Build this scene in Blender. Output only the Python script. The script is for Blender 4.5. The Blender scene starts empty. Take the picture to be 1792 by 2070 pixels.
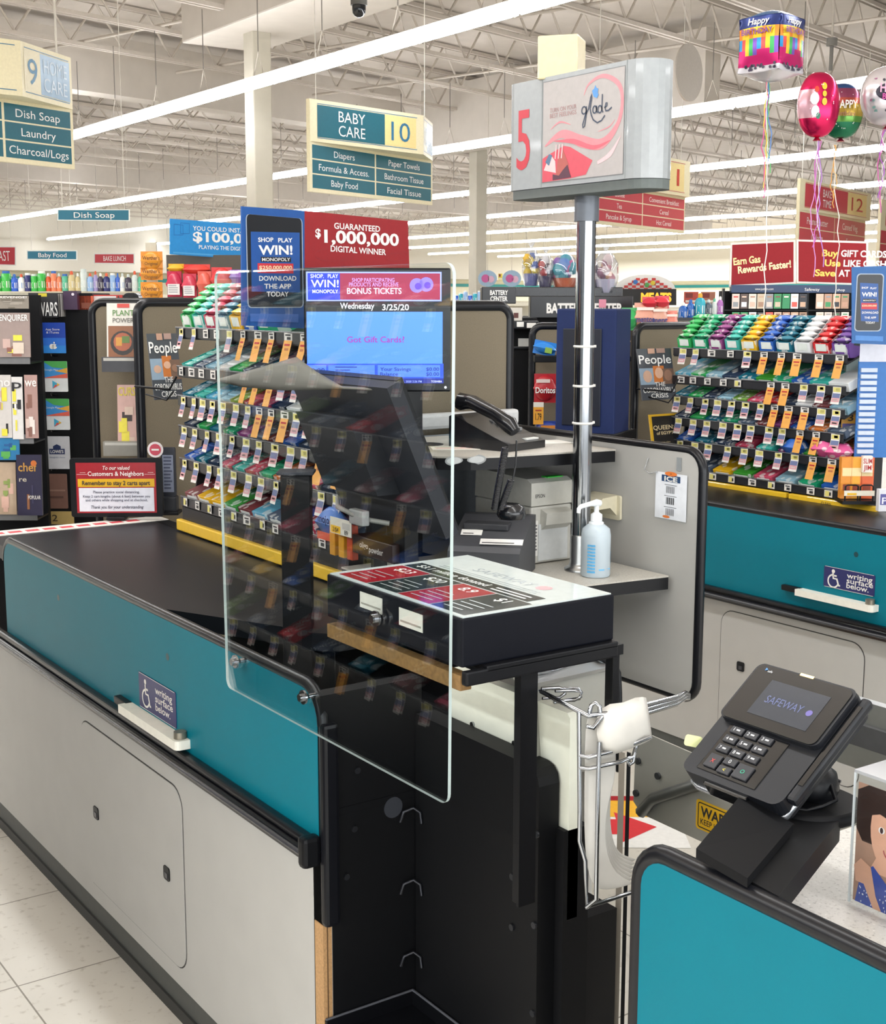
import bpy, bmesh, math, random
import numpy as np
from mathutils import Matrix, Vector
random.seed(7)
SC = bpy.context.scene
COL = SC.collection
# ------------------------------------------------------------------ camera
F_PX, W_PX, H_PX = 2700.0, 1792.0, 2070.0
yaw, pitch, roll = math.radians(34.74), math.radians(9.02), math.radians(0.1)
EYE = Vector((0, 0, 1.62))
FW = Vector((math.sin(yaw)*math.cos(pitch), math.cos(yaw)*math.cos(pitch), -math.sin(pitch)))
RT0 = Vector((math.cos(yaw), -math.sin(yaw), 0))
UP0 = RT0.cross(FW)
RT = RT0*math.cos(roll) + UP0*math.sin(roll)
UP = -RT0*math.sin(roll) + UP0*math.cos(roll)
cam_d = bpy.data.cameras.new('camera')
cam = bpy.data.objects.new('camera', cam_d)
COL.objects.link(cam)
cam.matrix_world = Matrix(((RT.x, UP.x, -FW.x, EYE.x), (RT.y, UP.y, -FW.y, EYE.y), (RT.z, UP.z, -FW.z, EYE.z), (0, 0, 0, 1)))
cam_d.sensor_fit = 'HORIZONTAL'; cam_d.sensor_width = 36.0; cam_d.lens = F_PX/W_PX*36.0
cam_d.clip_start = 0.05; cam_d.clip_end = 200
SC.camera = cam
# ------------------------------------------------------------------ view, world, big lights
SC.view_settings.view_transform = 'Standard'
SC.view_settings.look = 'None'
SC.view_settings.gamma = 1.0
SC.view_settings.use_curve_mapping = False
SC.view_settings.exposure = 0.74
TUBE_POWER = 14.0
ROW_POWER = 330.0
WORLD_POWER = 0.25
SC.cycles.max_bounces = 8; SC.cycles.transparent_max_bounces = 16
SC.cycles.sample_clamp_indirect = 6.0
SC.cycles.caustics_reflective = False; SC.cycles.caustics_refractive = False
wd = bpy.data.worlds.new('ambient_fill'); SC.world = wd; wd.use_nodes = True  # even pale surround added as ambient light through the open sides
wd.node_tree.nodes['Background'].inputs[0].default_value = (0.95, 0.98, 1.0, 1)
wd.node_tree.nodes['Background'].inputs[1].default_value = WORLD_POWER
def area(name, loc, sx, sy, power, col=(0.98, 0.99, 1.0), up=False):
    l = bpy.data.lights.new(name, 'AREA'); l.shape = 'RECTANGLE'; l.size = sx; l.size_y = sy; l.energy = power; l.color = col
    o = bpy.data.objects.new(name, l); o.location = loc; COL.objects.link(o)
    if up: o.rotation_euler.x = math.pi
    return o
# the fluorescent rows over and behind the check lanes, above the top edge of the picture
for i, x in enumerate((-9.3, -3.85, 1.6)):
    area('fluorescent_row', (x, 6.0, 4.0), 0.25, 22, ROW_POWER*(1.8, 2.0, 0.55)[i])
    area('fluorescent_row_glow', (x, 6.0, 4.05), 0.25, 22, ROW_POWER*0.6, up=True)
w_ = area('front_fill', (-1.0, -7.0, 1.9), 18, 2.6, 480, (0.95, 0.98, 1.0)); w_.rotation_euler.x = math.radians(90)  # unseen fill panel added behind the camera to brighten the lane fronts
area('fluorescent_row', (7.0, 1.0, 4.0), 0.25, 11, ROW_POWER*0.5)
area('fluorescent_row', (12.45, 1.5, 4.0), 0.25, 13, ROW_POWER*0.55)
for x in (50.4, 55.0): area('far_fluorescent_row', (x, x*0.72+12.5, 4.0), 0.3, 24, 700)

# ------------------------------------------------------------------ geometry from the photograph's perspective
def ray(px, py): return RT*((px-W_PX/2)/F_PX) - UP*((py-H_PX/2)/F_PX) + FW
def RX(px, py, x): d = ray(px, py); return EYE + d*((x-EYE.x)/d.x)
def RY(px, py, y): d = ray(px, py); return EYE + d*((y-EYE.y)/d.y)
def RZ(px, py, z): d = ray(px, py); return EYE + d*((z-EYE.z)/d.z)
FH = Vector((math.sin(yaw), math.cos(yaw), 0))
def RD(px, py, t): d = ray(px, py); return EYE + d*(t/d.dot(FH))
def RQ(px, py, t): return EYE + ray(px, py)*t
def proj(p):
    v = Vector(p)-EYE; w = v.dot(FW)
    return (W_PX/2+F_PX*v.dot(RT)/w, H_PX/2-F_PX*v.dot(UP)/w, w)

# ------------------------------------------------------------------ materials
def lin(c):
    c = c/255.0
    return c/12.92 if c <= 0.04045 else ((c+0.055)/1.055)**2.4
def rgb(h):
    if isinstance(h, str):
        h = h.lstrip('#'); h = tuple(int(h[i:i+2], 16) for i in (0, 2, 4))
    return (lin(h[0]), lin(h[1]), lin(h[2]), 1.0)
MATS = {}
def m(h, rough=0.5, metal=0.0, emit=0.0, noise=0.05, scale=60.0, coat=0.0, bump=0.0, spec=0.5, trans=0.0, kind=None):
    key = (h, rough, metal, emit, noise, scale, coat, bump, spec, trans, kind)
    if key in MATS: return MATS[key]
    mt = bpy.data.materials.new('paint_%s' % (h if isinstance(h, str) else 'c')); mt.use_nodes = True
    nt = mt.node_tree; b = nt.nodes['Principled BSDF']
    c = rgb(h)
    b.inputs['Base Color'].default_value = c
    b.inputs['Roughness'].default_value = rough
    b.inputs['Metallic'].default_value = metal
    b.inputs['Specular IOR Level'].default_value = spec
    if coat: b.inputs['Coat Weight'].default_value = coat; b.inputs['Coat Roughness'].default_value = 0.05
    if trans: b.inputs['Transmission Weight'].default_value = trans
    if emit:
        b.inputs['Emission Color'].default_value = c; b.inputs['Emission Strength'].default_value = emit
    if (noise or bump) and not emit:
        tc = nt.nodes.new('ShaderNodeTexCoord'); nz = nt.nodes.new('ShaderNodeTexNoise')
        nz.inputs['Scale'].default_value = scale; nz.inputs['Detail'].default_value = 3
        nt.links.new(tc.outputs['Object'], nz.inputs['Vector'])
        mx = nt.nodes.new('ShaderNodeMix'); mx.data_type = 'RGBA'
        lo = tuple(v*(1-noise*2) for v in c[:3])+(1,); hi = tuple(min(1, v*(1+noise*2)) for v in c[:3])+(1,)
        mx.inputs[6].default_value = lo; mx.inputs[7].default_value = hi
        nt.links.new(nz.outputs['Fac'], mx.inputs[0]); nt.links.new(mx.outputs[2], b.inputs['Base Color'])
        if bump:
            bp = nt.nodes.new('ShaderNodeBump'); bp.inputs['Strength'].default_value = bump; bp.inputs['Distance'].default_value = 0.002
            nt.links.new(nz.outputs['Fac'], bp.inputs['Height']); nt.links.new(bp.outputs['Normal'], b.inputs['Normal'])
    MATS[key] = mt; return mt
def speckle(name, base, dark, light, scale, rough):
    mt = bpy.data.materials.new(name); mt.use_nodes = True; nt = mt.node_tree; b = nt.nodes['Principled BSDF']
    tc = nt.nodes.new('ShaderNodeTexCoord'); nz = nt.nodes.new('ShaderNodeTexNoise')
    nz.inputs['Scale'].default_value = scale; nz.inputs['Detail'].default_value = 4; nz.inputs['Roughness'].default_value = 0.7
    cr = nt.nodes.new('ShaderNodeValToRGB'); e = cr.color_ramp.elements
    e[0].position = 0.3; e[0].color = rgb(dark); e[1].position = 0.7; e[1].color = rgb(light)
    k = cr.color_ramp.elements.new(0.45); k.color = rgb(base); k2 = cr.color_ramp.elements.new(0.6); k2.color = rgb(base)
    nt.links.new(tc.outputs['Object'], nz.inputs['Vector']); nt.links.new(nz.outputs['Fac'], cr.inputs[0])
    nt.links.new(cr.outputs[0], b.inputs['Base Color']); b.inputs['Roughness'].default_value = rough
    return mt
def tint(name, rough=0.35, stripes=True, spec=0.5):
    """packaging whose main colour is the object's own colour, with printed blotches"""
    if name in MATS: return MATS[name]
    mt = bpy.data.materials.new(name); mt.use_nodes = True; nt = mt.node_tree; b = nt.nodes['Principled BSDF']
    oi = nt.nodes.new('ShaderNodeObjectInfo'); b.inputs['Roughness'].default_value = rough; b.inputs['Specular IOR Level'].default_value = spec
    if stripes:
        tc = nt.nodes.new('ShaderNodeTexCoord'); ad = nt.nodes.new('ShaderNodeVectorMath'); ad.operation = 'ADD'
        cx = nt.nodes.new('ShaderNodeCombineXYZ'); nt.links.new(oi.outputs['Random'], cx.inputs[0]); nt.links.new(oi.outputs['Random'], cx.inputs[2])
        nt.links.new(tc.outputs['Generated'], ad.inputs[0]); nt.links.new(cx.outputs[0], ad.inputs[1])
        nz = nt.nodes.new('ShaderNodeTexVoronoi'); nz.inputs['Scale'].default_value = 3.2
        cr = nt.nodes.new('ShaderNodeValToRGB'); cr.color_ramp.interpolation = 'CONSTANT'
        e = cr.color_ramp.elements; e[0].color = (0.55, 0.55, 0.55, 1); e[1].position = 0.36; e[1].color = (0, 0, 0, 1)
        nt.links.new(ad.outputs[0], nz.inputs['Vector']); nt.links.new(nz.outputs['Distance'], cr.inputs[0])
        mx = nt.nodes.new('ShaderNodeMix'); mx.data_type = 'RGBA'; mx.inputs[7].default_value = (0.85, 0.87, 0.85, 1)
        nt.links.new(cr.outputs[0], mx.inputs[0]); nt.links.new(oi.outputs['Color'], mx.inputs[6]); nt.links.new(mx.outputs[2], b.inputs['Base Color'])
    else:
        nt.links.new(oi.outputs['Color'], b.inputs['Base Color'])
    MATS[name] = mt; return mt
def clear_sheet(name, tintc=(0.96, 0.98, 0.98), f0=0.045, haze=0.0):
    """a clear plastic face: transparent with a fresnel mirror on it"""
    mt = bpy.data.materials.new(name); mt.use_nodes = True; nt = mt.node_tree
    for n in list(nt.nodes): nt.nodes.remove(n)
    out = nt.nodes.new('ShaderNodeOutputMaterial'); tr = nt.nodes.new('ShaderNodeBsdfTransparent'); gl = nt.nodes.new('ShaderNodeBsdfGlossy')
    tr.inputs[0].default_value = (*tintc, 1); gl.inputs['Roughness'].default_value = 0.0; gl.inputs['Color'].default_value = (1, 1, 1, 1)
    lw = nt.nodes.new('ShaderNodeLayerWeight'); pw = nt.nodes.new('ShaderNodeMath'); pw.operation = 'POWER'; pw.inputs[1].default_value = 5.0
    ma = nt.nodes.new('ShaderNodeMath'); ma.operation = 'MULTIPLY_ADD'; ma.inputs[1].default_value = 1-f0; ma.inputs[2].default_value = f0
    mx = nt.nodes.new('ShaderNodeMixShader')
    nt.links.new(lw.outputs['Facing'], pw.inputs[0]); nt.links.new(pw.outputs[0], ma.inputs[0]); nt.links.new(ma.outputs[0], mx.inputs[0])
    nt.links.new(tr.outputs[0], mx.inputs[1]); nt.links.new(gl.outputs[0], mx.inputs[2])
    last = mx
    if haze:
        df = nt.nodes.new('ShaderNodeBsdfTranslucent'); df.inputs[0].default_value = (0.8, 0.85, 0.9, 1)
        m2 = nt.nodes.new('ShaderNodeMixShader'); m2.inputs[0].default_value = haze
        nt.links.new(mx.outputs[0], m2.inputs[1]); nt.links.new(df.outputs[0], m2.inputs[2]); last = m2
    nt.links.new(last.outputs[0], out.inputs[0]); return mt

WHITE = m('#e8e6e0', 0.45); BLACK = m('#0b0c10', 0.42, spec=0.28); BLACKM = m('#0a0b0e', 0.6, spec=0.2); CHROME = m('#a3a6aa', 0.14, 1.0, noise=0)
STEEL = m('#b4b6b6', 0.32, 1.0, noise=0.03); TEAL = m('#007082', 0.48, scale=8, noise=0.03, spec=0.2); BEIGE = m('#c0bbae', 0.55, scale=10, noise=0.03)
TRIM = m('#101116', 0.3, spec=0.35); RED = m('#a81a26', 0.5, spec=0.3); DARK = m('#090a0d', 0.55, spec=0.25); GREY = m('#b3b2ae', 0.55, scale=10, noise=0.03, spec=0.35)
PAPER = m('#eeede8', 0.7); YEL = m('#e9b924', 0.45); TAUPE = m('#776d5b', 0.8, scale=300, noise=0.12)

# ------------------------------------------------------------------ mesh builder
FONT = {}
def glyphs(s, bold):
    key = (s, bold)
    if key not in FONT:
        cu = bpy.data.curves.new('t', 'FONT'); cu.body = s; cu.size = 1.0; cu.offset = bold; cu.resolution_u = 3
        o = bpy.data.objects.new('t', cu); me = bpy.data.meshes.new_from_object(o)
        v = [(p.co.x, p.co.y) for p in me.vertices]; f = [tuple(q.vertices) for q in me.polygons]
        bpy.data.objects.remove(o); bpy.data.meshes.remove(me); bpy.data.curves.remove(cu)
        FONT[key] = (v, f)
    return FONT[key]
class MB:
    def __init__(s): s.v = []; s.f = []; s.mi = []; s.sm = []; s.mats = []
    def idx(s, mat):
        if mat not in s.mats: s.mats.append(mat)
        return s.mats.index(mat)
    def add(s, vs, fs, mat, smooth=False):
        b = len(s.v); s.v += [tuple(v) for v in vs]; k = s.idx(mat)
        for f in fs: s.f.append(tuple(b+i for i in f)); s.mi.append(k); s.sm.append(smooth)
        return s
    def box(s, x0, x1, y0, y1, z0, z1, mat, bev=0.0, M=None):
        if x0 > x1: x0, x1 = x1, x0
        if y0 > y1: y0, y1 = y1, y0
        if z0 > z1: z0, z1 = z1, z0
        bm = bmesh.new(); bmesh.ops.create_cube(bm, size=1.0)
        for v in bm.verts: v.co = Vector(((x0+x1)/2+v.co.x*(x1-x0), (y0+y1)/2+v.co.y*(y1-y0), (z0+z1)/2+v.co.z*(z1-z0)))
        if bev: bmesh.ops.bevel(bm, geom=bm.edges[:], offset=min(bev, (x1-x0)/2.2, (y1-y0)/2.2, (z1-z0)/2.2), segments=2, profile=0.6, affect='EDGES')
        bm.verts.index_update()
        vs = [(M @ v.co) if M else v.co.copy() for v in bm.verts]; fs = [[v.index for v in f.verts] for f in bm.faces]; bm.free()
        return s.add(vs, fs, mat)
    def prism(s, poly, a, b, mat, plane='xz', side=None, M=None):
        """extrude a 2-d outline: plane xz from y=a to y=b (xy: z, yz: x)"""
        def P(u, w, d): return Vector((u, d, w)) if plane == 'xz' else (Vector((u, w, d)) if plane == 'xy' else Vector((d, u, w)))
        n = len(poly); vs = [P(u, w, a) for u, w in poly]+[P(u, w, b) for u, w in poly]
        if M: vs = [M @ v for v in vs]
        s.add(vs, [tuple(range(n-1, -1, -1)), tuple(range(n, 2*n))], mat)
        s.add(vs, [(i, (i+1) % n, n+(i+1) % n, n+i) for i in range(n)], side or mat)
        return s
    def cyl(s, p0, p1, r, mat, n=14, r2=None, smooth=True, caps=True):
        p0, p1 = Vector(p0), Vector(p1); r2 = r if r2 is None else r2
        d = (p1-p0).normalized(); u = d.orthogonal().normalized(); w = d.cross(u)
        vs = []
        for p, q in ((p0, r), (p1, r2)):
            vs += [p+(u*math.cos(2*math.pi*i/n)+w*math.sin(2*math.pi*i/n))*q for i in range(n)]
        s.add(vs, [(i, (i+1) % n, n+(i+1) % n, n+i) for i in range(n)], mat, smooth)
        if caps: s.add(vs, [tuple(range(n-1, -1, -1)), tuple(range(n, 2*n))], mat)
        return s
    def tube(s, pts, r, mat, n=8, closed=False, smooth=True):
        pts = [Vector(p) for p in pts]; N = len(pts); vs = []; prev = None
        for i, p in enumerate(pts):
            a = pts[i-1] if (i or closed) else p; b = pts[(i+1) % N] if (i < N-1 or closed) else p
            d = (b-a).normalized() if (b-a).length > 1e-9 else Vector((0, 0, 1))
            u = d.orthogonal().normalized() if prev is None else (prev-d*prev.dot(d)).normalized()
            prev = u; w = d.cross(u); rr = r[i] if isinstance(r, (list, tuple)) else r
            vs += [p+(u*math.cos(2*math.pi*k/n)+w*math.sin(2*math.pi*k/n))*rr for k in range(n)]
        fs = []
        for i in range(N if closed else N-1):
            j = (i+1) % N
            fs += [(i*n+k, i*n+(k+1) % n, j*n+(k+1) % n, j*n+k) for k in range(n)]
        s.add(vs, fs, mat, smooth)
        if not closed: s.add(vs, [tuple(range(n-1, -1, -1)), tuple((N-1)*n+k for k in range(n))], mat)
        return s
    def lathe(s, prof, mat, n=20, c=(0, 0, 0), smooth=True, sx=1.0, sy=1.0):
        vs = [(c[0]+r*sx*math.cos(2*math.pi*k/n), c[1]+r*sy*math.sin(2*math.pi*k/n), c[2]+z) for r, z in prof for k in range(n)]
        fs = [(i*n+k, i*n+(k+1) % n, (i+1)*n+(k+1) % n, (i+1)*n+k) for i in range(len(prof)-1) for k in range(n)]
        s.add(vs, fs, mat, smooth); N = len(prof)
        s.add(vs, [tuple(range(n-1, -1, -1)), tuple((N-1)*n+k for k in range(n))], mat); return s
    def quad(s, x0, x1, z0, z1, y, mat): return s.add([(x0, y, z0), (x1, y, z0), (x1, y, z1), (x0, y, z1)], [(0, 1, 2, 3)], mat)
    def poly(s, pts, y, mat): return s.add([(u, y, w) for u, w in pts], [tuple(range(len(pts)))], mat)
    def disc(s, x, z, r, y, mat, n=14, rz=None):
        return s.poly([(x+r*math.cos(2*math.pi*k/n), z+(rz or r)*math.sin(2*math.pi*k/n)) for k in range(n)], y, mat)
    def text(s, t, x, z, h, y, mat, w=None, al='c', bold=0.0, shear=0.0, rot=0.0, M=None):
        """lettering on a face that looks to -y: x,z = middle (al c) or left end (l) of the line, h = capital height, w = width it must fill"""
        v, f = glyphs(t, bold)
        if not v: return s
        k = h/0.70; x0 = min(p[0] for p in v); x1 = max(p[0] for p in v)
        kx = k if w is None else w/max(1e-6, x1-x0)
        off = -x0*kx if al == 'l' else (-x1*kx if al == 'r' else -(x0+x1)/2*kx)
        ca, sa = math.cos(rot), math.sin(rot); vs = []
        for px, pz in v:
            u = px*kx+off+shear*pz*k; q = pz*k-0.35*k
            u, q = u*ca-q*sa, u*sa+q*ca
            p = Vector((x+u, y, z+q)); vs.append(M @ p if M else p)
        return s.add(vs, f, mat)
    def bars(s, x0, x1, z0, z1, n, y, mat, fill=0.5, jit=0.25, al='l'):
        """lines of small print"""
        st = (z1-z0)/n
        for i in range(n):
            e = x1-(x1-x0)*random.random()*jit
            a, b = (x0, e) if al == 'l' else ((x0+x1)/2-(e-x0)/2, (x0+x1)/2+(e-x0)/2)
            s.quad(a, b, z1-(i+fill)*st, z1-i*st, y, mat)
        return s
    def build(s, name, parent=None, loc=(0, 0, 0), rz=0.0, color=None):
        me = bpy.data.meshes.new(name); me.from_pydata(s.v, [], s.f)
        for q in s.mats: me.materials.append(q)
        me.polygons.foreach_set('material_index', s.mi); me.polygons.foreach_set('use_smooth', s.sm); me.update()
        o = bpy.data.objects.new(name, me); COL.objects.link(o); o.location = loc; o.rotation_euler.z = rz
        if parent: o.parent = parent
        if color: o.color = rgb(color)
        return o
def rrect(x0, x1, z0, z1, r, n=5, corners='abcd'):
    """rounded rectangle, corners a=(x0,z0) b=(x1,z0) c=(x1,z1) d=(x0,z1)"""
    out = []
    for k, cx, cz, a0, px, pz in (('a', x0+r, z0+r, 180, x0, z0), ('b', x1-r, z0+r, 270, x1, z0), ('c', x1-r, z1-r, 0, x1, z1), ('d', x0+r, z1-r, 90, x0, z1)):
        if k in corners:
            out += [(cx+r*math.cos(math.radians(a0+90*i/n)), cz+r*math.sin(math.radians(a0+90*i/n))) for i in range(n+1)]
        else: out.append((px, pz))
    return out
def tag(o, label, cat, group=None, kind=None):
    if label: o['label'] = label
    if cat: o['category'] = cat
    if group: o['group'] = group
    if kind: o['kind'] = kind
    return o
def thing(name, label, cat, loc=(0, 0, 0), rz=0.0, group=None):
    o = bpy.data.objects.new(name, None); COL.objects.link(o); o.location = loc; o.rotation_euler.z = rz; o.empty_display_size = 0.1
    return tag(o, label, cat, group)
def struct(mb, name): o = mb.build(name); o['kind'] = 'structure'; return o
KIDS = {}
def copy_of(root, kids, loc, rz, label, group=None, color=None, scale=None):
    r = root.copy(); COL.objects.link(r); r.location = loc; r.rotation_euler.z = rz
    if scale: r.scale = scale
    if label: r['label'] = label
    if group: r['group'] = group
    if color: r.color = rgb(color)
    for c in kids:
        d = c.copy(); COL.objects.link(d); d.parent = r
        if color: d.color = rgb(color)
    return r
ORD = ['first', 'second', 'third', 'fourth', 'fifth', 'sixth', 'seventh', 'eighth', 'ninth', 'tenth', 'eleventh', 'twelfth', 'thirteenth', 'fourteenth', 'fifteenth',
       'sixteenth', 'seventeenth', 'eighteenth', 'nineteenth', 'twentieth', 'twenty-first', 'twenty-second', 'twenty-third', 'twenty-fourth', 'twenty-fifth', 'twenty-sixth',
       'twenty-seventh', 'twenty-eighth', 'twenty-ninth', 'thirtieth']
VIEW = -yaw          # rotation that turns a thing's front (-y) to the camera's side of the store
LANE = -math.pi/2    # rotation that turns a thing's front to the customers' side of a lane (-x)
EPS = 0.0006
def stroke(b, pts, w, y, mat, closed=False):
    """flat pen line on a face that looks to -y"""
    pts = [Vector((p[0], p[1])) for p in pts]; n = len(pts)
    ws = w if isinstance(w, (list, tuple)) else [w]*n
    L = []; R = []
    for i, p in enumerate(pts):
        a = pts[i-1] if (i or closed) else p; c = pts[(i+1) % n] if (i < n-1 or closed) else p
        d = (c-a); d = d.normalized() if d.length > 1e-9 else Vector((1, 0)); nn = Vector((-d.y, d.x))*ws[i]/2
        L.append(p+nn); R.append(p-nn)
    vs = [(q.x, y, q.y) for q in L]+[(q.x, y, q.y) for q in R]
    b.add(vs, [(i, n+i, n+(i+1) % n, (i+1) % n) for i in range(n if closed else n-1)], mat); return b
def arc(cx, cz, r, a0, a1, n=14, rz=None):
    return [(cx+r*math.cos(math.radians(a0+(a1-a0)*i/n)), cz+(rz or r)*math.sin(math.radians(a0+(a1-a0)*i/n))) for i in range(n+1)]
def merge(ob, b):
    """print a pattern into an existing part's mesh"""
    me = ob.data; off = len(me.materials); tmp = mesh_of(b, 'pattern')
    for q in tmp.materials: me.materials.append(q)
    bm = bmesh.new(); bm.from_mesh(me); n = len(bm.faces); bm.from_mesh(tmp); bm.faces.ensure_lookup_table()
    for f in bm.faces[n:]: f.material_index += off
    bm.to_mesh(me); bm.free(); bpy.data.meshes.remove(tmp)
def mesh_of(b, name):
    o = b.build(name); me = o.data; bpy.data.objects.remove(o); return me
class Face:
    """the upright face of a flat thing: point it was sighted at, turn about z; call it with photo pixels to get local (x, z)"""
    def __init__(s, o, rz):
        s.o = Vector(o); s.rz = rz; s.u = Vector((math.cos(rz), math.sin(rz), 0)); s.n = Vector((math.sin(rz), -math.cos(rz), 0))
    def __call__(s, px, py):
        d = ray(px, py); t = (s.o-EYE).dot(s.n)/d.dot(s.n); p = EYE+d*t-s.o
        return (p.dot(s.u), p.z)
    def rect(s, px0, py0, px1, py1):
        a, b = s(px0, py0), s(px1, py1); return (min(a[0], b[0]), max(a[0], b[0]), min(a[1], b[1]), max(a[1], b[1]))
    def quad(s, mb, pts, y, mat): return mb.poly([s(*p) for p in pts], y, mat)
    def text(s, mb, t, px0, px1, py, hpx, y, mat, **k):
        """fill the line from px0 to px1 whose middle is at py (a number or (left, right)) with capitals hpx tall"""
        pl, pr = (py, py) if not isinstance(py, tuple) else py
        a, b = s(px0, pl), s(px1, pr); h = s(px0, pl-hpx/2)[1]-s(px0, pl+hpx/2)[1]
        return mb.text(t, (a[0]+b[0])/2, (a[1]+b[1])/2, h, y, mat, w=b[0]-a[0], rot=math.atan2(b[1]-a[1], b[0]-a[0]), **k)
# ================================================================== store shell
def tile_floor():
    mt = bpy.data.materials.new('vinyl_tile'); mt.use_nodes = True; nt = mt.node_tree; b = nt.nodes['Principled BSDF']
    tc = nt.nodes.new('ShaderNodeTexCoord'); nz = nt.nodes.new('ShaderNodeTexNoise'); nz.inputs['Scale'].default_value = 45; nz.inputs['Detail'].default_value = 5
    nz2 = nt.nodes.new('ShaderNodeTexNoise'); nz2.inputs['Scale'].default_value = 2.2
    cr = nt.nodes.new('ShaderNodeValToRGB'); e = cr.color_ramp.elements
    e[0].position = 0.28; e[0].color = rgb('#c3bdb2'); e[1].position = 0.42; e[1].color = rgb('#dcd8cf')
    br = nt.nodes.new('ShaderNodeTexBrick'); br.offset = 0.0; br.inputs['Scale'].default_value = 1.0
    br.inputs['Brick Width'].default_value = 0.46; br.inputs['Row Height'].default_value = 0.46; br.inputs['Mortar Size'].default_value = 0.0022
    br.inputs['Color1'].default_value = (1, 1, 1, 1); br.inputs['Color2'].default_value = (0.95, 0.95, 0.94, 1); br.inputs['Mortar'].default_value = (0.35, 0.33, 0.3, 1)
    mp = nt.nodes.new('ShaderNodeMapping'); mp.inputs['Location'].default_value = (0.06, 0.2, 0)
    nt.links.new(tc.outputs['Object'], mp.inputs[0]); nt.links.new(mp.outputs[0], br.inputs['Vector'])
    nt.links.new(tc.outputs['Object'], nz.inputs['Vector']); nt.links.new(tc.outputs['Object'], nz2.inputs['Vector'])
    nt.links.new(nz.outputs['Fac'], cr.inputs[0])
    mx = nt.nodes.new('ShaderNodeMix'); mx.data_type = 'RGBA'; mx.blend_type = 'MULTIPLY'; mx.inputs[0].default_value = 1.0
    nt.links.new(cr.outputs[0], mx.inputs[6]); nt.links.new(br.outputs['Color'], mx.inputs[7])
    m2 = nt.nodes.new('ShaderNodeMix'); m2.data_type = 'RGBA'; m2.blend_type = 'MULTIPLY'; m2.inputs[0].default_value = 0.35
    c2 = nt.nodes.new('ShaderNodeValToRGB'); c2.color_ramp.elements[0].color = (0.7, 0.68, 0.65, 1); c2.color_ramp.elements[0].position = 0.35; c2.color_ramp.elements[1].position = 0.6
    nt.links.new(nz2.outputs['Fac'], c2.inputs[0]); nt.links.new(mx.outputs[2], m2.inputs[6]); nt.links.new(c2.outputs[0], m2.inputs[7])
    nt.links.new(m2.outputs[2], b.inputs['Base Color']); b.inputs['Roughness'].default_value = 0.35
    return mt
struct(MB().add([(-14, -6, 0), (170, -6, 0), (170, 140, 0), (-14, 140, 0)], [(0, 1, 2, 3)], tile_floor()), 'floor')
CEIL = m('#bdb4aa', 0.85, scale=3, noise=0.06); CEILB = m('#c4bcb2', 0.8, scale=4, noise=0.04); JOIST = m('#bfb6ab', 0.7, scale=20)
struct(MB().box(-14, 170, -6, 90, 5.6, 5.7, CEIL), 'ceiling')
ga = math.radians(74.5); GD = Vector((math.sin(ga), math.cos(ga), 0)); GN = Vector((-GD.y, GD.x, 0))
def gp(d, n, z): p = GD*d+GN*n; return Vector((p.x, p.y, z))
def gbeam(n0, n1, d0, d1, z0, z1, mat, name):
    c = [gp(d0, n0, z0), gp(d1, n0, z0), gp(d1, n1, z0), gp(d0, n1, z0), gp(d0, n0, z1), gp(d1, n0, z1), gp(d1, n1, z1), gp(d0, n1, z1)]
    return struct(MB().add(c, [(0, 3, 2, 1), (4, 5, 6, 7), (0, 1, 5, 4), (1, 2, 6, 5), (2, 3, 7, 6), (3, 0, 4, 7)], mat), name)
gbeam(16.8, 17.2, -4, 19.0, 4.6, 5.42, CEILB, 'ceiling_beam')
gbeam(30, 30.4, -14, 55, 4.6, 5.6, CEILB, 'ceiling_beam')
struct(MB().box(14.2, 14.5, 14.0, 21.2, 4.25, 5.42, CEILB), 'ceiling_beam')
struct(MB().box(7.15, 8.2, 4, 16.0, 4.75, 5.4, CEILB, 0.02), 'ceiling_beam')
COLM = m('#b9b3a4', 0.7, scale=5)
for (px, py, t, w) in ((524, 300, 16.6, 0.245), (966, 500, 25, 0.24)):
    p = RD(px, py, t)
    struct(MB().box(p.x-w/2, p.x+w/2, p.y-w/2, p.y+w/2, 0, 5.5, COLM, 0.015), 'column')
# open-web roof joists
def truss(n):
    b = MB(); d0, d1 = None, None
    for i in range(0, 120):
        d = -6+i*0.5; q = proj(gp(d, n, 4.95)); q2 = proj(gp(d, n, 5.55))
        if q[2] > 1 and -150 < q[0] < 1950 and q[1] > -120:
            d0 = d if d0 is None else d0; d1 = d
    if d0 is None: return
    d0 -= 0.5; d1 += 0.5
    for z, h in ((4.95, 0.05), (5.53, 0.05)):
        for k in (-0.045, 0.045):
            c = [gp(d0, n+k-0.02, z), gp(d1, n+k-0.02, z), gp(d1, n+k+0.02, z), gp(d0, n+k+0.02, z)]
            b.add(c+[q+Vector((0, 0, h)) for q in c], [(0, 3, 2, 1), (4, 5, 6, 7), (0, 1, 5, 4), (2, 3, 7, 6)], JOIST)
    k = 0; d = d0; st = 0.42 if n < 20 else 0.55
    while d < d1:
        a, c = (5.0, 5.55) if k % 2 == 0 else (5.55, 5.0)
        b.cyl(gp(d, n, a), gp(d+st, n, c), 0.017, JOIST, 5, caps=False)
        d += st; k += 1
    o = struct(b, 'roof_truss')
for n in (6.0, 7.6, 9.2, 10.8, 12.4, 14.0, 15.6, 18.6, 20.3, 22.0, 23.7, 25.4, 27.1, 28.8, 32.2, 34.4, 36.6, 38.8, 41, 43.2, 45.4): truss(n)
# bridging pipes and a conduit between the trusses
b = MB()
for d in (8.5, 11.2, 13.6, 16.5):
    b.cyl(gp(d, 5, 5.02), gp(d, 16.6, 5.02), 0.02, JOIST, 6)
struct(b, 'trim_1')
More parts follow.
